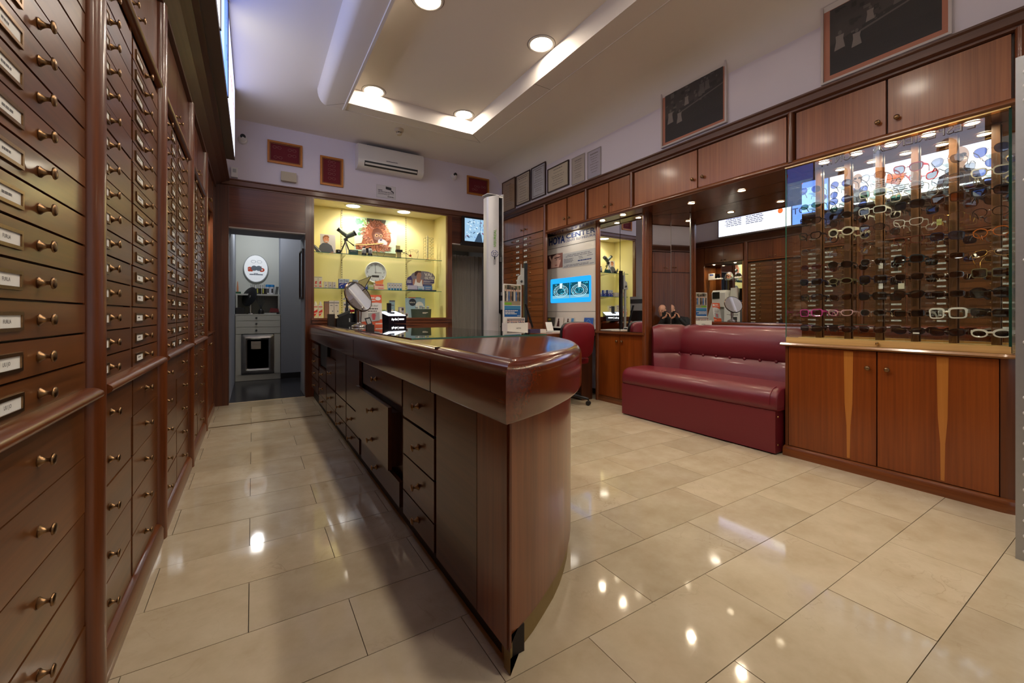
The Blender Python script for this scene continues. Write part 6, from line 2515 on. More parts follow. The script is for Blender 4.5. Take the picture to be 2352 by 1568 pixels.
def carton(x, y, z, w, d, h, label, base, marks=(), group=None, name='carton', rz=0.0, parts=()):
    """marks: (material, u0, v0, u1, v1) as fractions of the front face; parts: the same but triangles/polygons"""
    t = thing(name, label, 'box', (x, y, z), group)
    mb = MB(base)
    mb.box(x - w / 2, y - d / 2, z, x + w / 2, y + d / 2, z + h)
    mb.build('box', t, bevel=0.0012)
    mb = None
    P = Plane((x - w / 2, y - d / 2 - 0.0004, z), (1, 0, 0))
    n = 0
    for mk in marks:
        if mb is None:
            mb = MB(mk[0])
        mb.m(mk[0])
        n += 1
        if len(mk) == 5:
            P.rect(mb, mk[1] * w, mk[2] * h, mk[3] * w, mk[4] * h, n * 1e-4)
        else:
            P.shape(mb, [(a * w, b_ * h) for a, b_ in mk[1]], n * 1e-4)
    if mb is not None:
        mb.build('print', t)
    t.rotation_euler.z = rz
    return t


CW = pm('carton_white', rgb(232, 228, 216), 0.5)
CR = pm('carton_red', rgb(216, 56, 52), 0.5)
CB = pm('carton_blue', rgb(28, 62, 168), 0.45)
CP = pm('carton_pale_blue', rgb(198, 214, 226), 0.5)
CG = pm('carton_grey', rgb(108, 112, 122), 0.5)
CT = pm('carton_teal', rgb(30, 126, 166), 0.5)
CBR = pm('carton_brown', rgb(150, 112, 92), 0.5)
CY = pm('carton_yellow', rgb(226, 206, 120), 0.5)
CGR = pm('carton_green', rgb(186, 206, 130), 0.5)

# lower glass shelf
for i, (x, lab) in enumerate(((0.716, 'white lens solution carton with red print at the very left of the lower shelf'), (0.768, 'white carton with red print, second on the lower shelf'))):
    carton(x, 6.12, Z2, 0.049, 0.05, 0.152, lab, CW, [(CR, [(0.2, 0.5), (0.55, 0.62), (0.8, 0.56), (0.5, 0.42)]), (CR, [(0.25, 0.42), (0.6, 0.46), (0.8, 0.38), (0.3, 0.34)]), (CR, 0.2, 0.1, 0.8, 0.16), (CR, 0.2, 0.2, 0.75, 0.24), (CG, 0.1, 0.93, 0.9, 0.96)], 'red and white cartons')
for i, (x, lab) in enumerate(((0.838, 'small white carton with grey print, left of a row of three'), (0.891, 'small white carton with grey print, middle of a row of three'), (0.943, 'small white carton with grey print, right of a row of three'))):
    carton(x, 6.13, Z2, 0.043, 0.045, 0.09, lab, CW, [(CG, 0.42, 0.78, 0.58, 0.88), (CG, 0.3, 0.32, 0.6, 0.40), (CG, 0.5, 0.38, 0.8, 0.5), (CG, 0.2, 0.1, 0.8, 0.14), (CG, 0.25, 0.6, 0.75, 0.63)], 'small white cartons')
for i, (x, h, lab) in enumerate(((1.038, 0.136, 'blue and pale carton with a white wave, left of the pair on the lower shelf'), (1.108, 0.136, 'blue and pale carton with a white wave, right of the pair'), (1.225, 0.13, 'blue carton with a white top behind the tilted payment screen'), (1.352, 0.085, 'short blue and white carton below the wall clock'))):
    carton(x, 6.14, Z2, 0.066, 0.055, h, lab, CB, [(CP, 0.0, 0.62, 1.0, 1.0), (CG, 0.2, 0.76, 0.75, 0.83), (CW, [(0.0, 0.62), (0.5, 0.66), (1.0, 0.6), (1.0, 0.56), (0.5, 0.61), (0.0, 0.56)]), (CW, [(0.12, 0.36), (0.5, 0.5), (0.9, 0.52), (0.9, 0.46), (0.5, 0.42), (0.15, 0.28)]), (CP, 0.4, 0.1, 0.6, 0.2)], 'blue lens cartons')
carton(1.432, 6.14, Z2, 0.075, 0.05, 0.075, 'pale green carton right of the short blue one', CGR, [(CW, 0.1, 0.55, 0.9, 0.85), (CGR, 0.2, 0.65, 0.6, 0.72)])
t = thing('leaflet_stand', 'orange and pink leaflet stand below the wall clock', 'leaflet stand', (1.555, 6.14, Z2))
P = Plane((1.49, 6.13, Z2), (1, 0, 0), Vector((0, 0.1, 1)))
mb = MB(pm('leaflet_pink', rgb(244, 204, 184), 0.5))
P.slab(mb, 0, 0, 0.135, 0.085, -0.004, 0)
mb.m(pm('leaflet_orange', rgb(248, 140, 70), 0.5))
P.shape(mb, [(0.02, 0.085), (0.115, 0.085), (0.13, 0.16), (0.08, 0.14), (0.0, 0.12)], -0.001)
mb.m(CR)
P.lines(mb, 0.01, 0.125, 0.062, 0.018, 0.0006, random.Random(2), 7, 0.1)
P.lines(mb, 0.05, 0.125, 0.02, 0.010, 0.0006, random.Random(3), 7, 0.1)
mb.build('leaflet', t)
for i in range(5):
    carton(1.695 + 0.042 * i, 6.14, Z2, 0.040, 0.045, 0.108, ['pale carton with a teal foot, leftmost of five', 'pale carton with a teal foot, second of five', 'pale carton with a teal foot, middle one of five', 'pale carton with a teal foot, fourth of five', 'pale carton with a teal foot, rightmost of five, beside the running-woman display'][i],
           CP, [(CT, 0.15, 0.0, 0.85, 0.28), (CW, 0.1, 0.34, 0.9, 0.9), (CG, 0.35, 0.6, 0.65, 0.75)], 'teal footed cartons')

# VAI OLTRE cardboard display
t = thing('cardboard_display', 'shaped grey and violet cardboard display of a woman athlete lettered VAI OLTRE', 'display', (2.19, 6.12, Z2))
P = Plane((1.955, 6.14, Z2), (1, 0, 0), Vector((0, 0.05, 1)))
VIO = pm('display_violet', rgb(62, 54, 106), 0.5)
DG = pm('display_grey', rgb(132, 126, 136), 0.5)
outl = [(0.0, 0.09), (0.0, 0.14), (0.02, 0.2), (0.075, 0.235), (0.10, 0.27), (0.17, 0.30), (0.26, 0.312), (0.35, 0.305), (0.42, 0.28), (0.455, 0.235), (0.455, 0.205), (0.445, 0.19), (0.445, 0.13), (0.405, 0.11), (0.40, 0.0), (0.04, 0.0)]
mb = MB(DG)
mb.prism([P.p(u, v, 0) for u, v in outl], P.N * -0.004)
mb.m(VIO)
P.shape(mb, [(0.003, 0.09), (0.003, 0.14), (0.02, 0.195), (0.07, 0.232), (0.09, 0.19), (0.10, 0.09)], 0.0004)
P.rect(mb, 0.26, 0.132, 0.443, 0.178, 0.0004)
P.shape(mb, [(0.24, 0.06), (0.40, 0.06), (0.40, 0.105), (0.24, 0.105)], 0.0005)
mb.m(pm('skin_tan', rgb(176, 128, 108), 0.6))
P.shape(mb, [(0.16, 0.19), (0.165, 0.26), (0.185, 0.285), (0.225, 0.285), (0.238, 0.25), (0.23, 0.21), (0.205, 0.20)], 0.001)
P.shape(mb, [(0.095, 0.13), (0.11, 0.18), (0.16, 0.19), (0.19, 0.215), (0.22, 0.205), (0.225, 0.185), (0.265, 0.175), (0.27, 0.13), (0.25, 0.09), (0.11, 0.09)], 0.0008)
mb.m(pm('photo_hair', rgb(70, 42, 42), 0.4))
P.shape(mb, [(0.13, 0.24), (0.135, 0.29), (0.17, 0.31), (0.235, 0.31), (0.235, 0.288), (0.185, 0.286), (0.168, 0.255), (0.15, 0.225)], 0.0014)
mb.m(WHITE)
P.shape(mb, [(0.11, 0.075), (0.13, 0.12), (0.145, 0.185), (0.155, 0.185), (0.165, 0.135), (0.21, 0.125), (0.235, 0.175), (0.245, 0.175), (0.245, 0.12), (0.26, 0.075)], 0.0016)
P.text(mb, "VAI", 0.285, 0.235, 0.052, 0.115, 0.0018, 0, 0.02)
P.text(mb, "OLTRE", 0.29, 0.187, 0.038, 0.148, 0.0018, 0, 0.02)
P.lines(mb, 0.27, 0.43, 0.158, 0.006, 0.001, random.Random(1), 8)
P.lines(mb, 0.27, 0.38, 0.143, 0.006, 0.001, random.Random(2), 6)
for k in range(3):
    P.lines(mb, 0.012, 0.08, 0.155 - 0.017 * k, 0.008, 0.001, random.Random(3 + k), 3)
mb.build('board', t)
mb = MB(pm('display_navy', rgb(40, 50, 86), 0.5))
P.slab(mb, 0.0, 0.0, 0.44, 0.014, 0.0, 0.09)
mb.build('tray', t)
for i, (u0, u1, h, c, lab) in enumerate(((-0.01, 0.13, 0.066, pm('carton_lilac', rgb(206, 204, 226), 0.5), 'lilac flat carton in the tray of the athlete display, left'), (0.135, 0.235, 0.055, CP, 'pale carton with turquoise stripe in the tray of the athlete display, middle'), (0.24, 0.365, 0.07, pm('carton_mid_blue', rgb(96, 140, 190), 0.5), 'mid-blue carton in the tray of the athlete display, right'))):
    carton(1.975 + (u0 + u1) / 2, 6.10, Z2 + 0.0145, u1 - u0 - 0.004, 0.05, h, lab, c, [(CW, 0.1, 0.55, 0.8, 0.65), ((pm('carton_turquoise', rgb(90, 196, 206), 0.5) if i == 1 else CW), 0.1, 0.15, 0.7, 0.4 if i == 1 else 0.25)], 'cartons in the display tray')

# wall clock standing behind the lower shelf
t = thing('wall_clock', 'round white wall clock with a small digital window at five to three', 'clock', (1.555, 6.36, 1.51))
cc = Vector((1.555, 6.36, 1.668))
mb = MB(WHITE)
mb.lathe([(0.150, 0.0), (0.158, 0.008), (0.158, 0.028), (0.150, 0.034), (0.143, 0.028)], cc, (0, -1, 0), 48, cap=False)
mb.build('rim', t, smooth=50)
mb = MB(pm('clock_face', rgb(214, 220, 226), 0.5))
mb.lathe([(0.146, 0.0), (0.146, 0.022)], cc, (0, -1, 0), 48)
mb.build('face', t)
P = Plane(cc + Vector((0, -0.0226, 0)), (1, 0, 0))
mb = MB(INK)
for h in range(1, 13):
    a = pi / 2 - 2 * pi * h / 12
    P.text(mb, str(h), 0.118 * cos(a), 0.118 * sin(a) - 0.011, 0.022, None, 0.0004, 0, 0, 'c')
P.rect(mb, -0.056, -0.072, 0.048, -0.042, 0.0004)
mb.build('numerals', t)
mb = MB(INK)
for ang_, L_, w in ((pi / 2 + 0.10, 0.118, 0.004), (-0.05, 0.085, 0.0055)):
    du, dv_ = cos(ang_), sin(ang_)
    P.shape(mb, [(-du * 0.02 - dv_ * w / 2, -dv_ * 0.02 + du * w / 2), (du * L_ - dv_ * w / 2, dv_ * L_ + du * w / 2), (du * L_ + dv_ * w / 2, dv_ * L_ - du * w / 2), (-du * 0.02 + dv_ * w / 2, -dv_ * 0.02 - du * w / 2)], 0.002 + w * 0.1)
P.disc(mb, 0, 0, 0.006, None, 0.003, 12)
mb.build('hands', t)
mb = MB(CHROME)
mb.prism([(1.50, 6.33, Z2), (1.61, 6.33, Z2), (1.58, 6.345, 1.53), (1.53, 6.345, 1.53)], (0, 0.01, 0))
mb.build('foot', t)

# niche floor
for i, (x, lab) in enumerate(((0.705, 'white bottle with a red slanted label at the left end of the niche floor'), (0.765, 'white bottle with a red slanted label, second on the niche floor'))):
    t = thing('solution_bottle', lab, 'bottle', (x, 6.06, Z0), 'lens solution bottles')
    mb = MB(CW)
    mb.box(x - 0.027, 6.04, Z0, x + 0.027, 6.08, Z0 + 0.185)
    mb.build('body', t, bevel=0.008, seg=2)
    mb = MB(WHITE)
    mb.lathe([(0.02, 0.183), (0.019, 0.20), (0.012, 0.215), (0.008, 0.23), (0, 0.233)], (x, 6.06, Z0), (0, 0, 1), 14)
    mb.build('cap', t, smooth=50)
    P = Plane((x - 0.027, 6.0396, Z0), (1, 0, 0))
    mb = MB(CR)
    P.rect(mb, 0.004, 0.155, 0.05, 0.165, 0)
    P.shape(mb, [(0.006, 0.075), (0.006, 0.10), (0.05, 0.128), (0.05, 0.09)], 0)
    P.shape(mb, [(0.006, 0.07), (0.03, 0.07), (0.05, 0.085), (0.012, 0.03)], 0.0002)
    mb.m(CY)
    P.lines(mb, 0.012, 0.045, 0.03, 0.02, 0, random.Random(i), 3)
    mb.build('label', t)
carton(0.838, 6.06, Z0, 0.055, 0.07, 0.235, 'tall brown-grey carton between the bottles and the white cartons', CBR, [(CG, 0.0, 0.9, 1.0, 0.94)])
for i, (x, lab) in enumerate(((0.898, 'tall white carton with a small emblem, left of two'), (0.962, 'tall white carton with a small emblem, right of two'))):
    carton(x, 6.05, Z0, 0.060, 0.06, 0.245, lab, CW, [(CG, 0.0, 0.86, 1.0, 0.90), (CG, 0.2, 0.72, 0.7, 0.75), (CG, [(0.6, 0.42), (0.72, 0.48), (0.84, 0.42), (0.78, 0.38), (0.66, 0.38)]), (CG, 0.2, 0.12, 0.5, 0.14)], 'tall white cartons')
carton(1.10, 6.1, Z0, 0.09, 0.05, 0.235, 'cream carton stack behind the pen cup', CW, [(CG, 0.1, 0.78, 0.9, 0.88), (CY, 0.0, 0.66, 1.0, 0.70), (CG, 0.1, 0.3, 0.9, 0.34), (CG, 0.1, 0.2, 0.9, 0.24)])
carton(1.60, 6.14, Z0, 0.09, 0.05, 0.13, 'pale green carton behind the orange advert', CGR, [(CW, 0.1, 0.5, 0.9, 0.8)])
carton(1.727, 6.1, Z0, 0.075, 0.05, 0.265, 'pale blue carton with a dark top behind the glowing plinth', pm('carton_sky', rgb(142, 176, 192), 0.5), [(CG, 0.0, 0.92, 1.0, 1.0), (CW, [(0.5 + 0.25 * cos(2 * pi * i / 12), 0.4 + 0.1 * sin(2 * pi * i / 12)) for i in range(12)]), (CG, 0.2, 0.7, 0.8, 0.76)])
for k, (x, z, lab) in enumerate(((1.80, 0.0, 'grey lilac carton with a dark disc, lowest of a pair'), (1.845, 0.085, 'grey lilac carton with a dark disc, upper of a pair'), (1.905, 0.0, 'grey lilac carton with a dark disc at the plinth corner'))):
    carton(x + 0.02, 6.1, Z0 + z, 0.075, 0.06, 0.083, lab, pm('carton_lilac2', rgb(176, 172, 192), 0.5), [(INK, [(0.65 + 0.22 * cos(2 * pi * i / 12), 0.6 + 0.24 * sin(2 * pi * i / 12)) for i in range(12)]), (CW, 0.08, 0.2, 0.4, 0.8)], 'lilac cartons')
t = thing('blink_board', 'pale blue advertising board with a dark round logo at the right of the niche floor', 'advertising board', (2.09, 6.2, Z0))
P = Plane((1.955, 6.17, Z0 + 0.01), (1, 0, 0), Vector((0, 0.08, 1)))
mb = MB(pm('board_blue', rgb(156, 184, 200), 0.5))
P.slab(mb, 0, 0, 0.31, 0.30, -0.006, 0)
mb.m(CR)
P.slab(mb, 0.05, 0.30, 0.16, 0.31, -0.006, 0)
mb.m(CT)
P.slab(mb, 0.16, 0.30, 0.25, 0.31, -0.006, 0)
mb.m(pm('board_navy', rgb(34, 44, 58), 0.5))
P.disc(mb, 0.11, 0.235, 0.056, None, 0.0008, 28)
mb.m(CW)
P.disc(mb, 0.22, 0.18, 0.065, None, 0.0006, 28)
P.text(mb, "blink", 0.11, 0.222, 0.024, 0.085, 0.0014, 0, 0.0, 'c')
mb.m(CT)
r = random.Random(6)
for k in range(14):
    P.disc(mb, r.uniform(0.02, 0.3), r.uniform(0.16, 0.29), 0.003, None, 0.0004, 8)
mb.build('board', t)
t = thing('round_display_drum', 'dark green half-round display drum with a pale top in the niche', 'display drum', (2.195, 6.1, Z0))
mb = MB(pm('drum_green', rgb(58, 70, 66), 0.5))
mb.lathe([(0.150, 0), (0.158, 0.14)], (2.195, 6.18, Z0), (0, 0, 1), 40)
mb.build('drum', t, smooth=40)
mb = MB(pm('drum_top', rgb(176, 206, 204), 0.4))
mb.lathe([(0.157, 0.14), (0.157, 0.144)], (2.195, 6.18, Z0), (0, 0, 1), 40)
mb.build('pale_top', t)
P = Plane((2.195 - 0.03, 6.18 - 0.1565, Z0 + 0.07), (1, 0.03, 0))
mb = MB(CW)
P.lines(mb, 0.0, 0.085, 0.012, 0.010, 0.002, random.Random(2), 7, 0.08)
P.lines(mb, 0.0, 0.06, 0.002, 0.006, 0.002, random.Random(3), 7, 0.1)
mb.build('lettering', t)
for k, (dx, dy, lab) in enumerate(((-0.085, -0.05, 'first'), (-0.03, -0.075, 'second'), (0.02, -0.05, 'third'), (0.05, 0.02, 'fourth'), (0.09, -0.055, 'fifth'))):
    x, y = 2.195 + dx, 6.18 + dy
    t = thing('sample_pot', '%s small white pot with a teal lid on the display drum, from the left' % lab, 'pot', (x, y, Z0 + 0.1442), 'sample pots on the drum')
    mb = MB(CW)
    mb.lathe([(0.019, 0), (0.019, 0.032)], (x, y, Z0 + 0.1442), (0, 0, 1), 14)
    mb.m(CG)
    mb.lathe([(0.0192, 0.008), (0.0192, 0.022)], (x, y, Z0 + 0.1442), (0, 0, 1), 14, cap=False)
    mb.build('pot', t, smooth=40)
    mb = MB(CT if k % 2 else CP)
    mb.lathe([(0.021, 0.032), (0.021, 0.042), (0.019, 0.044)], (x, y, Z0 + 0.1442), (0, 0, 1), 14)
    mb.build('lid', t, smooth=40)

# ------------------------------------------------------------------ spectacles
LENS = {
    'clear': glass_mat('lens_clear', (0.93, 0.95, 0.95), 1.5, 0.0),
    'dark': glass_mat('lens_dark', (0.05, 0.05, 0.055), 1.55, 0.02),
    'grey': glass_mat('lens_grey', (0.36, 0.37, 0.42), 1.55, 0.02),
    'blue': glass_mat('lens_blue', (0.14, 0.18, 0.42), 1.6, 0.04),
    'brown': glass_mat('lens_brown', (0.16, 0.08, 0.04), 1.55, 0.02),
    'amber': glass_mat('lens_amber', (0.5, 0.2, 0.06), 1.55, 0.02),
    'green': glass_mat('lens_green', (0.10, 0.22, 0.16), 1.55, 0.02),
    'rose': glass_mat('lens_rose', (0.36, 0.18, 0.24), 1.55, 0.02),
    'pale': glass_mat('lens_pale', (0.62, 0.62, 0.66), 1.6, 0.05),
}
FCOL = {
    'black': pm('acetate_black', rgb(18, 17, 18), 0.2, 0, 0.3),
    'white': pm('acetate_white', rgb(234, 230, 218), 0.3, 0, 0.3),
    'cream': pm('acetate_cream', rgb(226, 214, 184), 0.3, 0, 0.3),
    'red': pm('acetate_red', rgb(176, 22, 40), 0.25, 0, 0.3),
    'oxblood': pm('acetate_oxblood', rgb(92, 26, 18), 0.25, 0, 0.3),
    'tortoise': pm('acetate_tortoise', rgb(74, 40, 18), 0.25, 0, 0.3, noise=0.7, nscale=90),
    'silver': pm('wire_silver', rgb(200, 200, 204), 0.2, 1.0),
    'gold': pm('wire_gold', rgb(214, 172, 96), 0.2, 1.0),
    'navy': pm('acetate_navy', rgb(28, 32, 58), 0.25, 0, 0.3),
    'olive': pm('acetate_olive', rgb(112, 104, 70), 0.3, 0, 0.3),
    'teal': pm('acetate_teal', rgb(24, 48, 56), 0.25, 0, 0.3),
    'orange': pm('acetate_orange', rgb(206, 108, 40), 0.25, 0, 0.3),
    'pink': pm('acetate_pink', rgb(206, 74, 156), 0.25, 0, 0.3),
    'blush': pm('acetate_blush', rgb(236, 186, 190), 0.25, 0, 0.3),
    'brown': pm('acetate_brown', rgb(70, 44, 32), 0.25, 0, 0.3),
    'clear': pm('acetate_crystal', rgb(190, 186, 180), 0.1, 0, 0.3),
}


def lens_outline(shape, a, b_, n=22):
    pts = []
    for i in range(n):
        t = 2 * pi * i / n
        c, s = cos(t), sin(t)
        p = {'round': 2.0, 'oval': 2.2, 'aviator': 2.4, 'rect': 4.0, 'square': 5.0, 'cat': 2.8, 'slim': 3.4, 'shield': 3.0}[shape]
        u = a * abs(c) ** (2 / p) * (1 if c >= 0 else -1)
        v = b_ * abs(s) ** (2 / p) * (1 if s >= 0 else -1)
        if shape == 'aviator':
            k = (v / b_ + 1) / 2
            u *= 0.80 + 0.2 * k
            u += (1 - k) * a * 0.08
        if shape == 'cat':
            if u > 0:
                v += 0.36 * b_ * (u / a) ** 2 * (1 if v > -0.3 * b_ else 0.4)
            u *= 0.92 + 0.08 * (v / b_ + 1) / 2
        pts.append((u, v))
    return pts


SPEC = {}


def spec_meshes(shape, a, b_, t, fcol, ltint, gap=0.018, depth=0.004):
    """local: glasses look along -x, width along y, temples run back along +x"""
    key = (shape, a, b_, t, fcol, ltint)
    if key in SPEC:
        return SPEC[key]
    out = lens_outline(shape, a, b_)
    n = len(out)
    fr = MB(FCOL[fcol])
    lens = []
    cy = gap / 2 + a + t
    wire = t < 0.0022
    for s in (-1, 1):
        def W(u, v, x):
            y = cy + u
            return Vector((x + 3.4 * y * y, s * y, v))
        ring = []
        for i in range(n):
            u, v = out[i]
            q = Vector((out[(i + 1) % n][0] - out[i - 1][0], out[(i + 1) % n][1] - out[i - 1][1])).normalized()
            nx, ny = q.y, -q.x
            tt = t * (1.5 if (v > 0.3 * b_ and not wire) else 1.0)
            ring.append([W(u, v, -depth / 2), W(u + nx * tt, v + ny * tt, -depth / 2), W(u + nx * tt, v + ny * tt, depth / 2), W(u, v, depth / 2)])
        if s < 0:
            ring = [list(reversed(r_)) for r_ in ring]
        fr.loft(ring, True, False, True)
        l = MB(LENS[ltint])
        pts = [W(u, v, 0.0) for u, v in out]
        if s < 0:
            pts.reverse()
        l.poly(pts[::-1])
        lens.append(l.mesh('lens'))
    h = max(t, 0.0014)
    fr.tube([(0.0005, -gap / 2 - 0.002, b_ * 0.30), (-0.002, -gap / 4, b_ * 0.42), (-0.002, gap / 4, b_ * 0.42), (0.0005, gap / 2 + 0.002, b_ * 0.30)], h * 0.8, 6)
    frame = fr.mesh('frame', smooth=40)
    temples = []
    for s in (-1, 1):
        ye = cy + a + t
        xe = 3.4 * ye * ye
        tm = MB(FCOL[fcol])
        hh = max(t * 1.1, 0.0012)
        zz = b_ * 0.45
        path = [(xe - 0.002, s * (ye - 0.002), zz), (xe + 0.008, s * (ye + 0.001), zz), (xe + 0.06, s * (ye + 0.004), zz - 0.001), (xe + 0.090, s * (ye + 0.001), zz - 0.008), (xe + 0.108, s * (ye - 0.004), zz - 0.034)]
        rings = []
        for i, p in enumerate(path):
            k = [1.6, 1.5, 1.0, 1.0, 1.1][i] if t > 0.003 else 1.0
            d = Vector((0, 0, 1)) if i < 3 else Vector((0.5, 0, 0.8)).normalized()
            w = Vector((0, 0.0013, 0))
            P_ = Vector(p)
            rings.append([P_ - d * hh * k - w, P_ - d * hh * k + w, P_ + d * hh * k + w, P_ + d * hh * k - w])
        tm.loft(rings)
        temples.append(tm.mesh('temple'))
    SPEC[key] = (frame, lens, temples)
    return SPEC[key]


def spectacles(loc, rz, style, label, group, name=None, tilt=(0.0, 0.0)):
    fr, ln, tm = spec_meshes(*style)
    dark = style[5] not in ('clear',)
    t = thing(name or ('sunglasses' if dark else 'spectacles'), label, 'glasses', loc, group)
    sub('frame', fr, t)
    for l in ln:
        sub('lens', l, t)
    for q in tm:
        sub('temple', q, t)
    t.rotation_euler = (tilt[0], tilt[1], rz)
    return t


ORD = ['first', 'second', 'third', 'fourth', 'fifth', 'sixth', 'seventh', 'eighth', 'ninth', 'tenth']
G = [
    # row 1 (top) .. row 10, columns from the bench end
    [('aviator', .028, .024, .0015, 'silver', 'blue', 'blue aviator sunglasses'), ('round', .026, .024, .0016, 'navy', 'blue', 'round blue-lensed sunglasses'), ('aviator', .028, .025, .0018, 'black', 'pale', 'black half-dark aviator sunglasses'),
     ('cat', .027, .022, .0042, 'red', 'grey', 'red cat-eye sunglasses'), ('aviator', .029, .025, .0014, 'silver', 'grey', 'grey gradient aviator sunglasses'), ('aviator', .030, .026, .0014, 'gold', 'blue', 'gold aviators with deep blue lenses')],
    [('oval', .026, .018, .002, 'black', 'green', 'thin black frames with greenish lenses'), ('round', .026, .023, .002, 'navy', 'blue', 'navy round sunglasses'), ('rect', .027, .020, .0048, 'white', 'green', 'white frames with green lenses'),
     ('oval', .030, .022, .002, 'clear', 'pale', 'crystal frames with pale lenses'), ('rect', .029, .021, .0015, 'silver', 'pale', 'silver rimmed pale-lensed sunglasses'), ('cat', .028, .020, .0055, 'cream', 'blue', 'cream frames with blue-grey lenses')],
    [('cat', .026, .019, .003, 'black', 'grey', 'black upswept grey-lensed glasses'), ('oval', .026, .019, .003, 'black', 'dark', 'black oval dark sunglasses'), ('rect', .028, .020, .004, 'white', 'dark', 'white frames with dark lenses'),
     ('rect', .028, .022, .0035, 'black', 'dark', 'black rectangular sunglasses'), ('square', .028, .023, .0045, 'tortoise', 'amber', 'tortoiseshell frames with amber lenses'), ('cat', .029, .022, .004, 'black', 'brown', 'black cat-eye brown-lensed sunglasses')],
    [('cat', .026, .020, .005, 'black', 'clear', 'thick black clear-lensed spectacles'), ('round', .026, .021, .0075, 'cream', 'dark', 'chunky cream frames with dark lenses'), ('oval', .027, .021, .0025, 'black', 'grey', 'black oval grey-lensed sunglasses'),
     ('cat', .028, .019, .0028, 'white', 'clear', 'thin white cat-eye spectacles'), ('rect', .028, .021, .0014, 'gold', 'clear', 'thin gold clear spectacles'), ('oval', .028, .022, .0024, 'black', 'clear', 'slim black spectacles')],
    [('oval', .026, .020, .0012, 'silver', 'clear', 'rimless-looking silver spectacles'), ('aviator', .028, .021, .0013, 'gold', 'clear', 'gold wire spectacles'), ('round', .026, .020, .0016, 'brown', 'clear', 'thin brown spectacles'),
     ('cat', .028, .019, .0030, 'oxblood', 'clear', 'red-brown cat-eye spectacles'), ('rect', .029, .021, .0030, 'navy', 'blue', 'dark frames with blue lenses'), ('round', .028, .023, .0032, 'orange', 'clear', 'orange crystal spectacles')],
    [('oval', .026, .018, .0024, 'oxblood', 'rose', 'oxblood oval sunglasses'), ('oval', .028, .020, .0032, 'black', 'dark', 'glossy black oval sunglasses'), ('aviator', .027, .022, .0018, 'silver', 'dark', 'silver framed dark aviators'),
     ('rect', .028, .021, .0038, 'teal', 'dark', 'teal-black rectangular sunglasses'), ('slim', .028, .016, .002, 'brown', 'brown', 'brown slim sunglasses'), ('aviator', .032, .021, .0014, 'gold', 'brown', 'gold framed brown lenses tilted forward')],
    [('cat', .028, .020, .0034, 'navy', 'dark', 'navy cat-eye sunglasses'), ('oval', .026, .016, .0045, 'olive', 'dark', 'olive oval sunglasses'), ('square', .029, .023, .0030, 'navy', 'dark', 'navy square sunglasses'),
     ('cat', .028, .020, .003, 'brown', 'dark', 'dark brown cat-eye sunglasses'), ('slim', .028, .017, .0016, 'silver', 'brown', 'silver framed brown lenses'), ('square', .030, .023, .0032, 'olive', 'brown', 'olive-brown square sunglasses')],
    [('square', .028, .020, .0036, 'black', 'grey', 'black square grey-lensed sunglasses'), ('cat', .026, .018, .0028, 'tortoise', 'brown', 'tortoiseshell sunglasses'), ('square', .029, .021, .0040, 'black', 'dark', 'bold black square sunglasses'),
     ('cat', .028, .020, .0036, 'black', 'brown', 'black upswept sunglasses'), ('slim', .029, .017, .0026, 'brown', 'dark', 'dark brown slim sunglasses'), ('oval', .033, .025, .0050, 'black', 'dark', 'oversized round black sunglasses')],
    [('square', .027, .022, .0048, 'pink', 'rose', 'magenta square sunglasses'), ('cat', .028, .017, .0034, 'blush', 'clear', 'blush pink cat-eye spectacles'), ('oval', .027, .019, .0022, 'silver', 'dark', 'silver rimmed black oval sunglasses'),
     ('rect', .029, .020, .0034, 'tortoise', 'dark', 'dark tortoiseshell rectangular sunglasses'), ('square', .029, .024, .0070, 'white', 'clear', 'chunky white square frames'), ('slim', .031, .018, .0044, 'black', 'dark', 'wide flat-topped black sunglasses')],
    [('rect', .026, .016, .0040, 'black', 'dark', 'small black rectangular sunglasses'), ('cat', .028, .017, .0034, 'black', 'brown', 'black slanted sunglasses'), ('cat', .029, .019, .0028, 'brown', 'brown', 'brown upswept sunglasses'),
     ('oval', .029, .018, .0036, 'black', 'dark', 'black sunglasses with a white sticker'), ('slim', .029, .017, .0038, 'black', 'brown', 'black wraparound sunglasses'), ('oval', .029, .016, .0070, 'white', 'dark', 'chunky white oval sunglasses')],
]
GX0 = 3.500
for k in range(10):
    for j in range(6):
        sh, a, b_, t_, fc, lt, desc = G[k][j]
        lab = '%s, %s showcase row down, %s post from bench' % (desc, ORD[k], ORD[j])
        z = ROWZ[k] + RNG.uniform(-0.003, 0.003)
        y = COLY[j] + 0.004 * (j == 0) + RNG.uniform(-0.003, 0.003)
        s = spectacles((GX0 + RNG.uniform(-0.008, 0.006), y, z), radians(RNG.uniform(-5, 3)), (sh, a, b_, t_, fc, lt), lab, 'glasses on the showcase posts',
                       tilt=(radians(RNG.uniform(-2.5, 2.5)), radians(28) if (k == 5 and j == 5) else radians(RNG.uniform(-8, 2))))
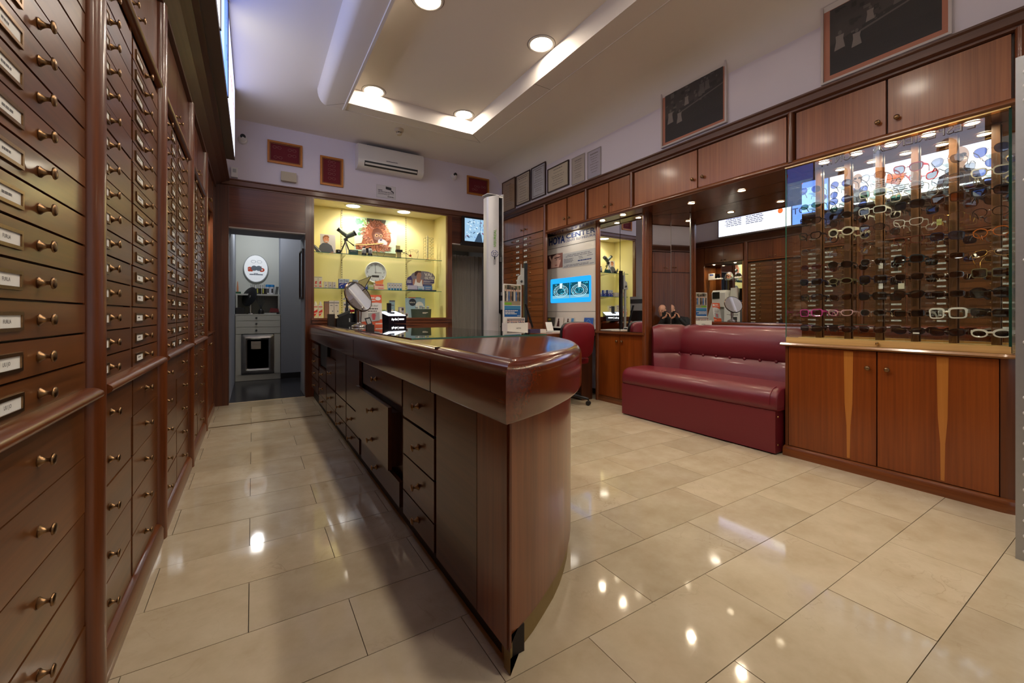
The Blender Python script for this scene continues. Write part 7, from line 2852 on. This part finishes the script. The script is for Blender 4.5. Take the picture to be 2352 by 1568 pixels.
# price tags hanging from a few pairs
for (k, j, dz, col, lab) in ((3, 4, -0.02, rgb(206, 206, 120), 'yellow-green price tag hanging from the thin gold spectacles'), (6, 3, -0.055, rgb(222, 214, 186), 'cream square price tag hanging from the dark brown cat-eye pair'),
                             (6, 2, -0.05, rgb(226, 224, 214), 'narrow white price tag hanging from the navy square pair'), (5, 2, -0.03, rgb(220, 214, 200), 'small narrow tag hanging from the silver dark aviators')):
    w = 0.03 if j == 3 else 0.022
    y = COLY[j] - (0.045 if j in (2,) else -0.035)
    z = ROWZ[k] + dz
    mb = MB(pm('tag_%d%d' % (k, j), col, 0.6))
    mb.box(GX0 + 0.012, y - w / 2, z - 0.018, GX0 + 0.0135, y + w / 2, z + 0.018)
    mb.m(WHITE)
    mb.cyl((GX0 + 0.0128, y, z + 0.018), (GX0 + 0.014, y - 0.002, z + 0.018 + max(0.01, -dz - 0.012)), 0.0005, 5)
    tag(mb.build('price_tag', at=(GX0 + 0.0128, y, z)), lab, 'price tag', 'price tags')
mb = MB(WHITE)
mb.box(GX0 + 0.004, COLY[3] - 0.052, ROWZ[9] - 0.016, GX0 + 0.0048, COLY[3] - 0.022, ROWZ[9] - 0.006)
tag(mb.build('lens_sticker', at=(GX0 + 0.004, COLY[3] - 0.037, ROWZ[9] - 0.011)), 'white sticker on the lens of black sunglasses in the bottom row', 'sticker')

# tower of wire frames at the right of the niche
t = thing('frame_tower', 'clear stand with pegs carrying a column of wire spectacles in the niche', 'display stand', (2.315, 6.22, Z1))
mb = MB(pm('tower_cream', rgb(226, 216, 170), 0.4))
mb.box(2.305, 6.21, Z1, 2.325, 6.225, 2.27)
mb.box(2.26, 6.17, Z1, 2.37, 6.27, Z1 + 0.008)
mb.build('upright', t)
mb = MB(CLEAR)
for i in range(7):
    mb.box(2.300, 6.13, 1.928 + 0.046 * i, 2.330, 6.21, 1.931 + 0.046 * i)
mb.build('peg', t)
for i in range(7):
    spectacles((2.315, 6.12, 1.935 + 0.046 * i), pi / 2, ('rect', .026, .016, .0013, ['gold', 'brown', 'silver', 'brown', 'gold', 'brown', 'brown'][i], 'clear'), '%s wire spectacles up the tower stand, counted from the shelf' % ORD[i], 'wire spectacles on the tower')
spectacles((1.56, 6.10, Z1 + 0.135), pi / 2 + 0.15, ('square', .026, .020, .0016, 'brown', 'clear'), 'thin dark spectacles standing before the ape poster', 'shelf spectacles')
spectacles((2.06, 6.09, Z1 + 0.125), pi / 2 - 0.1, ('rect', .027, .018, .0018, 'black', 'clear'), 'black-topped spectacles left of the wire frame tower', 'shelf spectacles')
for x, dx, lab in ((1.56, 0, 'long curved wire loop holding the dark spectacles before the poster'), (2.06, 0, 'long curved wire loop holding the spectacles beside the tower')):
    mb = MB(FCOL['brown'])
    mb.tube([(x - 0.062, 6.10, Z1 + 0.13), (x - 0.058, 6.09, Z1 + 0.05), (x - 0.035, 6.08, Z1 + 0.006), (x + 0.0, 6.08, Z1 + 0.003), (x + 0.04, 6.08, Z1 + 0.006), (x + 0.058, 6.09, Z1 + 0.05), (x + 0.062, 6.10, Z1 + 0.13)], 0.0018, 6)
    tag(mb.build('wire_loop', at=(x, 6.09, Z1)), lab, 'wire holder', 'wire holders')
t = thing('folding_lorgnette', 'folding dark lorgnette with an orange disc handle on a small box', 'lorgnette', (1.87, 6.1, Z1))
mb = MB(BLACK)
mb.box(1.79, 6.08, Z1 + 0.09, 1.88, 6.14, Z1 + 0.125)
mb.tube([(1.88, 6.08, Z1 + 0.09), (1.93, 6.07, Z1 + 0.075), (1.98, 6.065, Z1 + 0.045)], 0.0035, 6)
for u in (1.865, 1.915):
    mb.tube([(u + 0.022 * cos(2 * pi * i / 14), 6.06, Z1 + 0.075 + 0.016 * sin(2 * pi * i / 14)) for i in range(14)], 0.0022, 5, True)
mb.build('frame', t)
mb = MB(pm('disc_orange', rgb(214, 84, 36), 0.4))
mb.lathe([(0.018, 0), (0.018, 0.006)], (1.99, 6.066, Z1 + 0.045), (0, -1, 0), 16)
mb.build('disc', t)
mb = MB(pm('rest_cream', rgb(206, 194, 130), 0.5))
mb.box(1.80, 6.1, Z1, 1.865, 6.15, Z1 + 0.09)
mb.box(1.80, 6.15, Z1 + 0.0, 1.865, 6.155, Z1 + 0.195)
mb.build('rest_card', t)
spectacles((2.33, 6.06, Z1 + 0.018), pi / 2, ('slim', .024, .012, .002, 'orange', 'clear'), 'small orange spectacles lying at the foot of the tower', 'shelf spectacles')
# frames lying on the lit plinth
spectacles(pp(0.235, 0.10, 0.155), ang - pi / 2 + pi, ('oval', .024, .016, .0022, 'black', 'clear'), 'black spectacles on the right of the glowing plinth', 'spectacles on the plinth')
spectacles(pp(0.055, 0.10, 0.155), ang - pi / 2 + pi, ('oval', .024, .016, .0022, 'black', 'grey'), 'dark spectacles on the left of the glowing plinth', 'spectacles on the plinth')

# ------------------------------------------------------------------ riveted steel upright at the right edge
t = thing('steel_upright', 'riveted pale steel upright cut by the right edge of the photo', 'metal upright', (2.80, 0.35, 0))
mb = MB(pm('galvanised', rgb(172, 174, 176), 0.42, 0.7, noise=0.06, nscale=60))
mb.box(2.785, 0.328, 0.0, 2.79, 0.380, 2.15)
mb.box(2.785, 0.328, 0.0, 2.86, 0.333, 2.15)
mb.build('angle_bar', t)
rv = MB(STEEL)
rv.lathe([(0.0085, 0), (0.008, 0.002), (0.005, 0.0045), (0, 0.005)], (0, 0, 0), (-1, 0, 0), 12)
rvm = rv.mesh('rivet', smooth=60)
for z in [0.04 + 0.0655 * i for i in range(11)] + [0.93, 1.28, 1.62, 1.96, 2.02, 2.08]:
    place('rivet', rvm, t, (2.785, 0.352, z))

# ------------------------------------------------------------------ lab: cabinet, shelf and what stands there
LG = pm('lab_cabinet_grey', rgb(196, 196, 188), 0.45)
t = thing('lab_cabinet', 'grey white lab cabinet with three drawers and a steel panel below', 'cabinet', (0.06, 7.9, 0))
mb = MB(LG)
mb.box(-0.23, 7.77, 0.10, 0.385, 8.2, 1.03)
mb.box(-0.23, 7.77, 0.0, 0.385, 8.2, 0.10)
mb.build('body', t)
mb = MB(LG)
mb.box(-0.232, 7.75, 1.03, 0.387, 8.2, 1.05)
mb.build('worktop', t)
for z0, z1 in ((0.948, 1.026), (0.848, 0.942), (0.74, 0.842)):
    mb = MB(LG)
    mb.box(-0.226, 7.752, z0, 0.381, 7.77, z1)
    d = mb.build('drawer', t, bevel=0.003)
    mb = MB(DGREY)
    mb.lathe([(0.008, 0), (0.016, 0.012), (0.012, 0.02)], (0.05, 7.752, (z0 + z1) / 2), (0, -1, 0), 12)
    mb.build('knob', d, smooth=50)
mb = MB(LG)
mb.box(-0.226, 7.755, 0.10, -0.15, 7.77, 0.73)
mb.build('door', t)
mb = MB(LG)
mb.box(0.295, 7.755, 0.10, 0.381, 7.77, 0.73)
mb.build('door', t)
mb = MB(DGREY)
mb.box(-0.15, 7.748, 0.10, 0.295, 7.77, 0.735)
mb.build('panel_frame', t, bevel=0.004)
mb = MB(pm('steel_pressed', rgb(170, 166, 160), 0.3, 0.95, noise=0.3, nscale=9, bump=0.6))
rings = []
for d, y in ((0.0, 7.742), (0.02, 7.728), (0.05, 7.722), (0.07, 7.742)):
    pts = []
    for cx_, cz_, a0 in ((0.27, 0.70, 0), (-0.125, 0.70, pi / 2), (-0.125, 0.135, pi), (0.27, 0.135, 1.5 * pi)):
        for i in range(5):
            a = a0 + pi / 2 * i / 4
            pts.append(Vector((cx_ - d * (1 if cx_ > 0 else -1) + 0.025 * cos(a) * (1 - d * 4), y, cz_ - d * (1 if cz_ > 0.4 else -1) + 0.025 * sin(a) * (1 - d * 4))))
    rings.append(pts)
mb.loft(rings)
mb.box(-0.02, 7.715, 0.50, 0.11, 7.735, 0.62)
mb.build('steel_panel', t, smooth=40)
t = thing('lab_shelf', 'grey lab shelf on uprights above the cabinet worktop', 'shelf', (0.06, 8.05, 1.05))
mb = MB(LG)
mb.box(-0.23, 7.95, 1.352, 0.385, 8.195, 1.377)
mb.build('board', t)
for x in (-0.228, 0.36):
    mb = MB(LG)
    mb.box(x, 7.95, 1.05, x + 0.022, 8.195, 1.352)
    mb.build('upright', t)
mb = MB(pm('lab_grey_back', rgb(132, 130, 124), 0.6))
mb.box(-0.2, 8.18, 1.06, 0.36, 8.19, 1.35)
mb.build('back_panel', t)
# oval light sign
t = thing('oval_sign', 'white oval sign with orange a and b around two grey lens discs', 'sign', (0.047, 8.19, 1.57))
cc = Vector((0.047, 8.198, 1.808))


def ell(mb, n0, n1, ru, rv_, k=40):
    mb.prism([cc + Vector((ru * cos(2 * pi * i / k), -n0, rv_ * sin(2 * pi * i / k))) for i in range(k)], (0, -(n1 - n0), 0))


mb = MB(LGREY)
ell(mb, 0, 0.03, 0.178, 0.232)
mb.build('rim', t, smooth=30)
mb = MB(pm('oval_white', rgb(236, 238, 240), 0.4, emit=(0.9, 0.95, 1.0), estr=0.25))
ell(mb, 0.03, 0.034, 0.166, 0.220)
mb.build('face', t)
P = Plane(cc + Vector((0, -0.0346, 0)), (1, 0, 0))
OR = pm('logo_orange', rgb(226, 80, 34), 0.5)
mb = MB(OR)
P.text(mb, "a", -0.118, -0.045, 0.098, 0.075, 0, 0, 0.05)
P.text(mb, "b", 0.055, -0.045, 0.082, 0.07, 0, 0, 0.05)
mb.m(pm('logo_grey', rgb(116, 128, 140), 0.5))
P.disc(mb, -0.025, 0.005, 0.044, None, 0.0006, 24)
P.disc(mb, 0.040, 0.005, 0.044, None, 0.0008, 24)
mb.m(DGREY)
for u, a0 in ((-0.035, 0.0), (0.05, 0.0)):
    for i in range(16):
        a, b_ = 2 * pi * i / 16, 2 * pi * (i + 1) / 16
        P.shape(mb, [(u + 0.036 * cos(a), 0.115 + 0.024 * sin(a)), (u + 0.036 * cos(b_), 0.115 + 0.024 * sin(b_)), (u + 0.032 * cos(b_), 0.115 + 0.020 * sin(b_)), (u + 0.032 * cos(a), 0.115 + 0.020 * sin(a))], 0)
mb.m(pm('print_grey', rgb(120, 124, 140), 0.5))
P.lines(mb, -0.09, 0.10, -0.108, 0.018, 0, random.Random(1), 7, 0.06)
P.lines(mb, -0.03, 0.03, -0.085, 0.010, 0, random.Random(2), 3, 0.06)
mb.build('lettering', t)
# black round mirror seen from behind
t = thing('lab_mirror', 'black-backed oval mirror on a steel stem on the lab cabinet', 'mirror', (-0.03, 7.9, 1.05))
mb = MB(CHROME)
mb.lathe([(0.055, 0), (0.05, 0.012), (0.018, 0.022), (0.016, 0.10), (0.013, 0.30)], (-0.03, 7.9, 1.05), (0, 0, 1), 18)
mb.build('stem', t, smooth=50)
mb = MB(BLACK)
mb.lathe([(0.150, -0.012), (0.165, 0.0), (0.150, 0.012)], (-0.045, 7.93, 1.33), Vector((-0.75, -0.55, 0.30)), 32)
mb.build('disc', t, smooth=50)
# tool holders, wipes, diffuser, boxes
for i, (x, lab) in enumerate(((0.0, 'black tool block with small screwdrivers on the lab shelf, left'), (0.085, 'black tool block with small screwdrivers on the lab shelf, middle'), (0.165, 'black tool block with yellow-handled tools on the lab shelf, right'))):
    t = thing('tool_block', lab, 'tool holder', (x, 8.0, 1.377), 'screwdriver blocks')
    mb = MB(BLACK)
    mb.box(x - 0.036, 7.97, 1.377, x + 0.036, 8.03, 1.47)
    mb.build('block', t, bevel=0.003)
    mb = MB(CHROME)
    for k in range(3):
        mb.cyl((x - 0.022 + 0.022 * k, 8.0, 1.46), (x - 0.024 + 0.025 * k, 8.0, 1.53 + 0.01 * (k % 2)), 0.004, 6)
    mb.build('tools', t)
    if i:
        mb = MB(pm('tool_yellow', rgb(206, 206, 92), 0.5))
        mb.box(x - 0.026, 7.967, 1.39, x - 0.010, 7.97, 1.465)
        mb.build('yellow_handle', t)
for x, lab in ((0.215, 'round tub of wipes with a blue lid, left of two'), (0.275, 'round tub of wipes with a blue lid, right of two')):
    t = thing('wipes_tub', lab, 'tub', (x, 8.0, 1.377), 'wipes tubs')
    mb = MB(pm('tub_white', rgb(216, 216, 222), 0.45))
    mb.lathe([(0.034, 0), (0.034, 0.12)], (x, 8.0, 1.377), (0, 0, 1), 18)
    mb.m(INK)
    mb.box(x - 0.012, 7.964, 1.40, x + 0.012, 7.967, 1.47)
    mb.build('tub', t, smooth=40)
    mb = MB(pm('lid_blue', rgb(30, 124, 190), 0.4))
    mb.lathe([(0.035, 0.12), (0.035, 0.155), (0.031, 0.16)], (x, 8.0, 1.377), (0, 0, 1), 18)
    mb.build('lid', t, smooth=40)
mb = MB(DGREY)
for k in range(3):
    mb.obox((0.328 + 0.014 * k, 8.0, 1.44), (0.005, 0, 0), (0, 0.03, 0), (0.008, 0, 0.065))
tag(mb.build('file_rack', at=(0.34, 8.0, 1.377)), 'grey leaning files at the right end of the lab shelf', 'files')
t = thing('reed_diffuser', 'dark reed diffuser fanning out under the lab shelf', 'diffuser', (0.115, 7.9, 1.05))
mb = MB(BLACK)
mb.lathe([(0.034, 0), (0.038, 0.02), (0.036, 0.06), (0.014, 0.085), (0.014, 0.105)], (0.115, 7.9, 1.05), (0, 0, 1), 16)
mb.build('bottle', t, smooth=40)
mb = MB(DGREY)
for k in range(6):
    a = -0.42 + 0.16 * k
    mb.cyl((0.115, 7.9, 1.14), (0.115 + 0.20 * sin(a), 7.9 + 0.01 * (k % 2), 1.14 + 0.20 * cos(a)), 0.0035, 6)
mb.build('reeds', t)
mb = MB(BLACK)
mb.box(-0.225, 7.85, 1.05, -0.11, 7.99, 1.15)
tag(mb.build('black_organiser', at=(-0.17, 7.92, 1.05), bevel=0.004), 'black organiser box at the left of the lab worktop', 'box')
mb = MB(pm('box_dark_red', rgb(110, 34, 38), 0.45))
mb.prism([(0.23, 7.86, 1.08), (0.37, 7.86, 1.08), (0.36, 7.86, 1.14), (0.25, 7.86, 1.15)], (0, 0.12, 0))
mb.m(BLACK)
mb.box(0.25, 7.87, 1.05, 0.37, 7.97, 1.08)
tag(mb.build('red_case', at=(0.30, 7.92, 1.05), bevel=0.003), 'dark red case on the right of the lab worktop', 'case')
mb = MB(LGREY)
mb.box(0.16, 7.80, 1.05, 0.33, 7.85, 1.068)
tag(mb.build('keyboard_tray', at=(0.24, 7.82, 1.05)), 'flat grey tray at the front of the lab worktop', 'tray')
t = thing('orange_bottle', 'slim orange-tipped tube standing on a green base at the left of the lab shelf', 'bottle', (-0.215, 8.0, 1.377))
mb = MB(pm('tube_peach', rgb(226, 150, 110), 0.4))
mb.lathe([(0.014, 0.03), (0.013, 0.10), (0.005, 0.19), (0, 0.2)], (-0.205, 8.0, 1.377), (0, 0, 1), 12)
mb.build('tube', t)
mb = MB(pm('base_green', rgb(24, 84, 52), 0.5))
mb.box(-0.228, 7.98, 1.377, -0.16, 8.02, 1.407)
mb.build('base', t)
# framed mirror on the right jamb
t = thing('jamb_mirror', 'dark-framed narrow mirror hung on the right jamb of the lab doorway', 'mirror', (0.56, 6.14, 1.25))
P = Plane((0.564, 6.44, 1.255), (0, -1, 0))
mb = MB(DKF)
wood_frame(P, mb, 0.42, 0.645, 0.02, 0.022, DKF)
mb.build('frame', t)
mb = MB(pm('dull_mirror', rgb(120, 126, 136), 0.08, 0.9))
P.slab(mb, 0.018, 0.018, 0.402, 0.627, 0, 0.010)
mb.build('glass', t)
# lab lamp
t = thing('lab_ceiling_lamp', 'round lamp on the lab ceiling, seen as a glint on the corridor tiles', 'lamp', (0.06, 7.3, 2.5))
mb = MB(WHITE)
mb.lathe([(0.10, 0), (0.10, -0.03), (0.085, -0.04)], (0.06, 7.3, 2.5), (0, 0, 1), 24)
mb.build('rim', t, smooth=40)
mb = MB(emat('lab_glow', (1.0, 0.96, 0.88), 14.0))
mb.lathe([(0.084, -0.0405), (0.084, -0.041)], (0.06, 7.3, 2.5), (0, 0, 1), 24)
mb.build('diffuser', t)
lamp('lab_lamp', 'POINT', (0.06, 7.4, 2.38), LAB_W, (0.95, 0.98, 1.0), 0.08)

# ------------------------------------------------------------------ the photographer, reflected in the corner mirror
dd = Vector((0.528, 0.849, 0)); rr_ = Vector((0.849, -0.528, 0))


def bp(r_, d_, z):
    return rr_ * r_ + dd * d_ + Vector((0, 0, z))


man = thing('person', 'bald photographer in a black jacket crouching behind a camera, seen in the corner mirror', 'person', bp(0.0, -0.42, 0))
JACK = pm('jacket_black', rgb(26, 26, 30), 0.75)
SKIN = pm('skin', rgb(214, 160, 134), 0.5)
joints = {
    'pelvis': (bp(0.16, -0.50, 0.50), 0.14), 'waist': (bp(0.14, -0.45, 0.66), 0.135), 'chest': (bp(0.07, -0.36, 0.84), 0.14), 'collar': (bp(-0.01, -0.28, 0.96), 0.095), 'neck': (bp(-0.06, -0.23, 1.02), 0.06),
    'shl': (bp(-0.12, -0.27, 0.92), 0.07), 'ell': (bp(-0.15, -0.10, 0.76), 0.05), 'wrl': (bp(-0.05, -0.055, 0.935), 0.034),
    'shr': (bp(0.22, -0.28, 0.92), 0.075), 'elr': (bp(0.26, -0.14, 0.78), 0.052), 'wrr': (bp(0.115, -0.10, 0.965), 0.034),
    'hipl': (bp(0.06, -0.48, 0.46), 0.10), 'knl': (bp(0.03, -0.12, 0.47), 0.072), 'anl': (bp(0.03, -0.22, 0.10), 0.05), 'tol': (bp(0.03, -0.08, 0.05), 0.045),
    'hipr': (bp(0.26, -0.48, 0.46), 0.10), 'knr': (bp(0.28, -0.24, 0.10), 0.075), 'anr': (bp(0.28, -0.62, 0.085), 0.05), 'tor': (bp(0.28, -0.72, 0.05), 0.04),
}
edges = [('pelvis', 'waist'), ('waist', 'chest'), ('chest', 'collar'), ('collar', 'neck'), ('chest', 'shl'), ('shl', 'ell'), ('ell', 'wrl'), ('chest', 'shr'), ('shr', 'elr'), ('elr', 'wrr'),
         ('pelvis', 'hipl'), ('hipl', 'knl'), ('knl', 'anl'), ('anl', 'tol'), ('pelvis', 'hipr'), ('hipr', 'knr'), ('knr', 'anr'), ('anr', 'tor')]
names = list(joints)
me = bpy.data.meshes.new('body')
me.from_pydata([joints[n][0] - WL[man] for n in names], [(names.index(a), names.index(b_)) for a, b_ in edges], [])
me.materials.append(JACK)
ob = bpy.data.objects.new('body', me)
COL.objects.link(ob)
ob.parent = man
sk = ob.modifiers.new('skin', 'SKIN')
for i, n in enumerate(names):
    v = me.skin_vertices[0].data[i]
    v.radius = (joints[n][1], joints[n][1])
    v.use_root = (n == 'pelvis')
sk.use_smooth_shade = True
ob.modifiers.new('smooth', 'SUBSURF').render_levels = 2

# head: an egg with brow, nose, ears, close-cropped sides
hc = bp(-0.105, -0.175, 1.135)
fwd = (dd * 0.97 + Vector((0, 0, -0.12))).normalized()
side = rr_
up = side.cross(fwd).normalized()
mb = MB(SKIN)
rings = []
prof = [(-0.128, 0.026, 0.030, 0.036), (-0.115, 0.046, 0.046, 0.028), (-0.085, 0.060, 0.066, 0.014), (-0.05, 0.069, 0.080, 0.004), (-0.01, 0.074, 0.092, 0.0), (0.03, 0.077, 0.098, -0.004), (0.07, 0.072, 0.092, -0.010), (0.10, 0.055, 0.070, -0.014), (0.118, 0.03, 0.04, -0.016), (0.123, 0.004, 0.005, -0.016)]
for h_, a, b_, f_ in prof:
    rings.append([hc + up * h_ + side * a * sin(t_) + fwd * (f_ + b_ * cos(t_)) for t_ in [2 * pi * i / 24 for i in range(24)]])
mb.loft(rings)
mb.tube([hc + up * 0.012 + fwd * 0.092, hc - up * 0.02 + fwd * 0.108, hc - up * 0.036 + fwd * 0.100], [0.008, 0.013, 0.011], 8)
for s in (-1, 1):
    mb.ball(hc + side * 0.076 * s - up * 0.008 - fwd * 0.008, 0.012, 0.018, 0.030)
head = mb.build('head', man, smooth=60)
mb = MB(pm('eye_dark', rgb(30, 24, 22), 0.3))
for s in (-1, 1):
    mb.ball(hc + side * 0.031 * s + up * 0.008 + fwd * 0.086, 0.009, 0.009, 0.006)
mb.build('eyes', head)
mb = MB(pm('lips', rgb(168, 104, 94), 0.5))
mb.tube([hc - side * 0.022 - up * 0.066 + fwd * 0.078, hc - up * 0.066 + fwd * 0.088, hc + side * 0.022 - up * 0.066 + fwd * 0.078], 0.005, 6)
mb.build('mouth', head)
mb = MB(pm('hair_cropped', rgb(120, 96, 80), 0.8))
for s in (-1, 1):
    mb.obox(hc + side * 0.071 * s + up * 0.02 - fwd * 0.045, side * 0.006, fwd * 0.035, up * 0.035)
mb.build('hair', head, bevel=0.005)
# camera held in both hands
t = thing('camera', 'black camera with a wide lens held to the face of the photographer', 'camera', bp(0, -0.085, 1.05))
mb = MB(BLACK)
mb.obox(bp(0.0, -0.092, 1.045), rr_ * 0.068, dd * 0.022, (0, 0, 0.046))
mb.obox(bp(0.0, -0.09, 1.10), rr_ * 0.026, dd * 0.02, (0, 0, 0.014))
mb.obox(bp(0.056, -0.072, 1.04), rr_ * 0.014, dd * 0.014, (0, 0, 0.042))
mb.build('body', t, bevel=0.006, seg=2)
mb = MB(BLACK)
mb.lathe([(0.036, 0), (0.036, 0.03), (0.040, 0.034), (0.040, 0.052)], bp(0, -0.072, 1.05), dd, 24)
mb.build('lens', t, smooth=40)


def hand(base, palm_dir, across, curl, s):
    """palm and five separate, bent, unequal fingers"""
    m_ = MB(SKIN)
    c = base + palm_dir * 0.045
    thick = palm_dir.cross(across).normalized()
    m_.obox(c, palm_dir * 0.045, across * 0.040, thick * 0.013)
    for i, (L_, off) in enumerate(((0.070, -0.031), (0.078, -0.011), (0.073, 0.010), (0.058, 0.030))):
        p0_ = base + palm_dir * 0.085 + across * off
        p1_ = p0_ + (palm_dir * 0.85 + curl * 0.5).normalized() * L_ * 0.42
        p2_ = p1_ + (palm_dir * 0.35 + curl * 0.9).normalized() * L_ * 0.33
        p3_ = p2_ + (curl - palm_dir * 0.3).normalized() * L_ * 0.25
        m_.tube([p0_ - palm_dir * 0.01, p1_, p2_, p3_], [0.0095, 0.009, 0.008, 0.006], 8)
    q0 = base + palm_dir * 0.02 - across * 0.036
    m_.tube([q0, q0 + (palm_dir * 0.5 - across * 0.8).normalized() * 0.032, q0 + (palm_dir * 0.9 - across * 0.6 + curl * 0.4).normalized() * 0.06], [0.012, 0.0105, 0.008], 8)
    return m_


hand(bp(-0.05, -0.06, 0.955), (rr_ * 0.75 + dd * 0.25 + Vector((0, 0, 0.35))).normalized(), dd, Vector((0, 0, 1)), 1).build('hand', man, smooth=60)
hand(bp(0.112, -0.105, 0.975), (Vector((0, 0, 0.8)) - rr_ * 0.3 + dd * 0.35).normalized(), (dd * 0.8 + rr_ * 0.4).normalized(), -rr_, -1).build('hand', man, smooth=60)
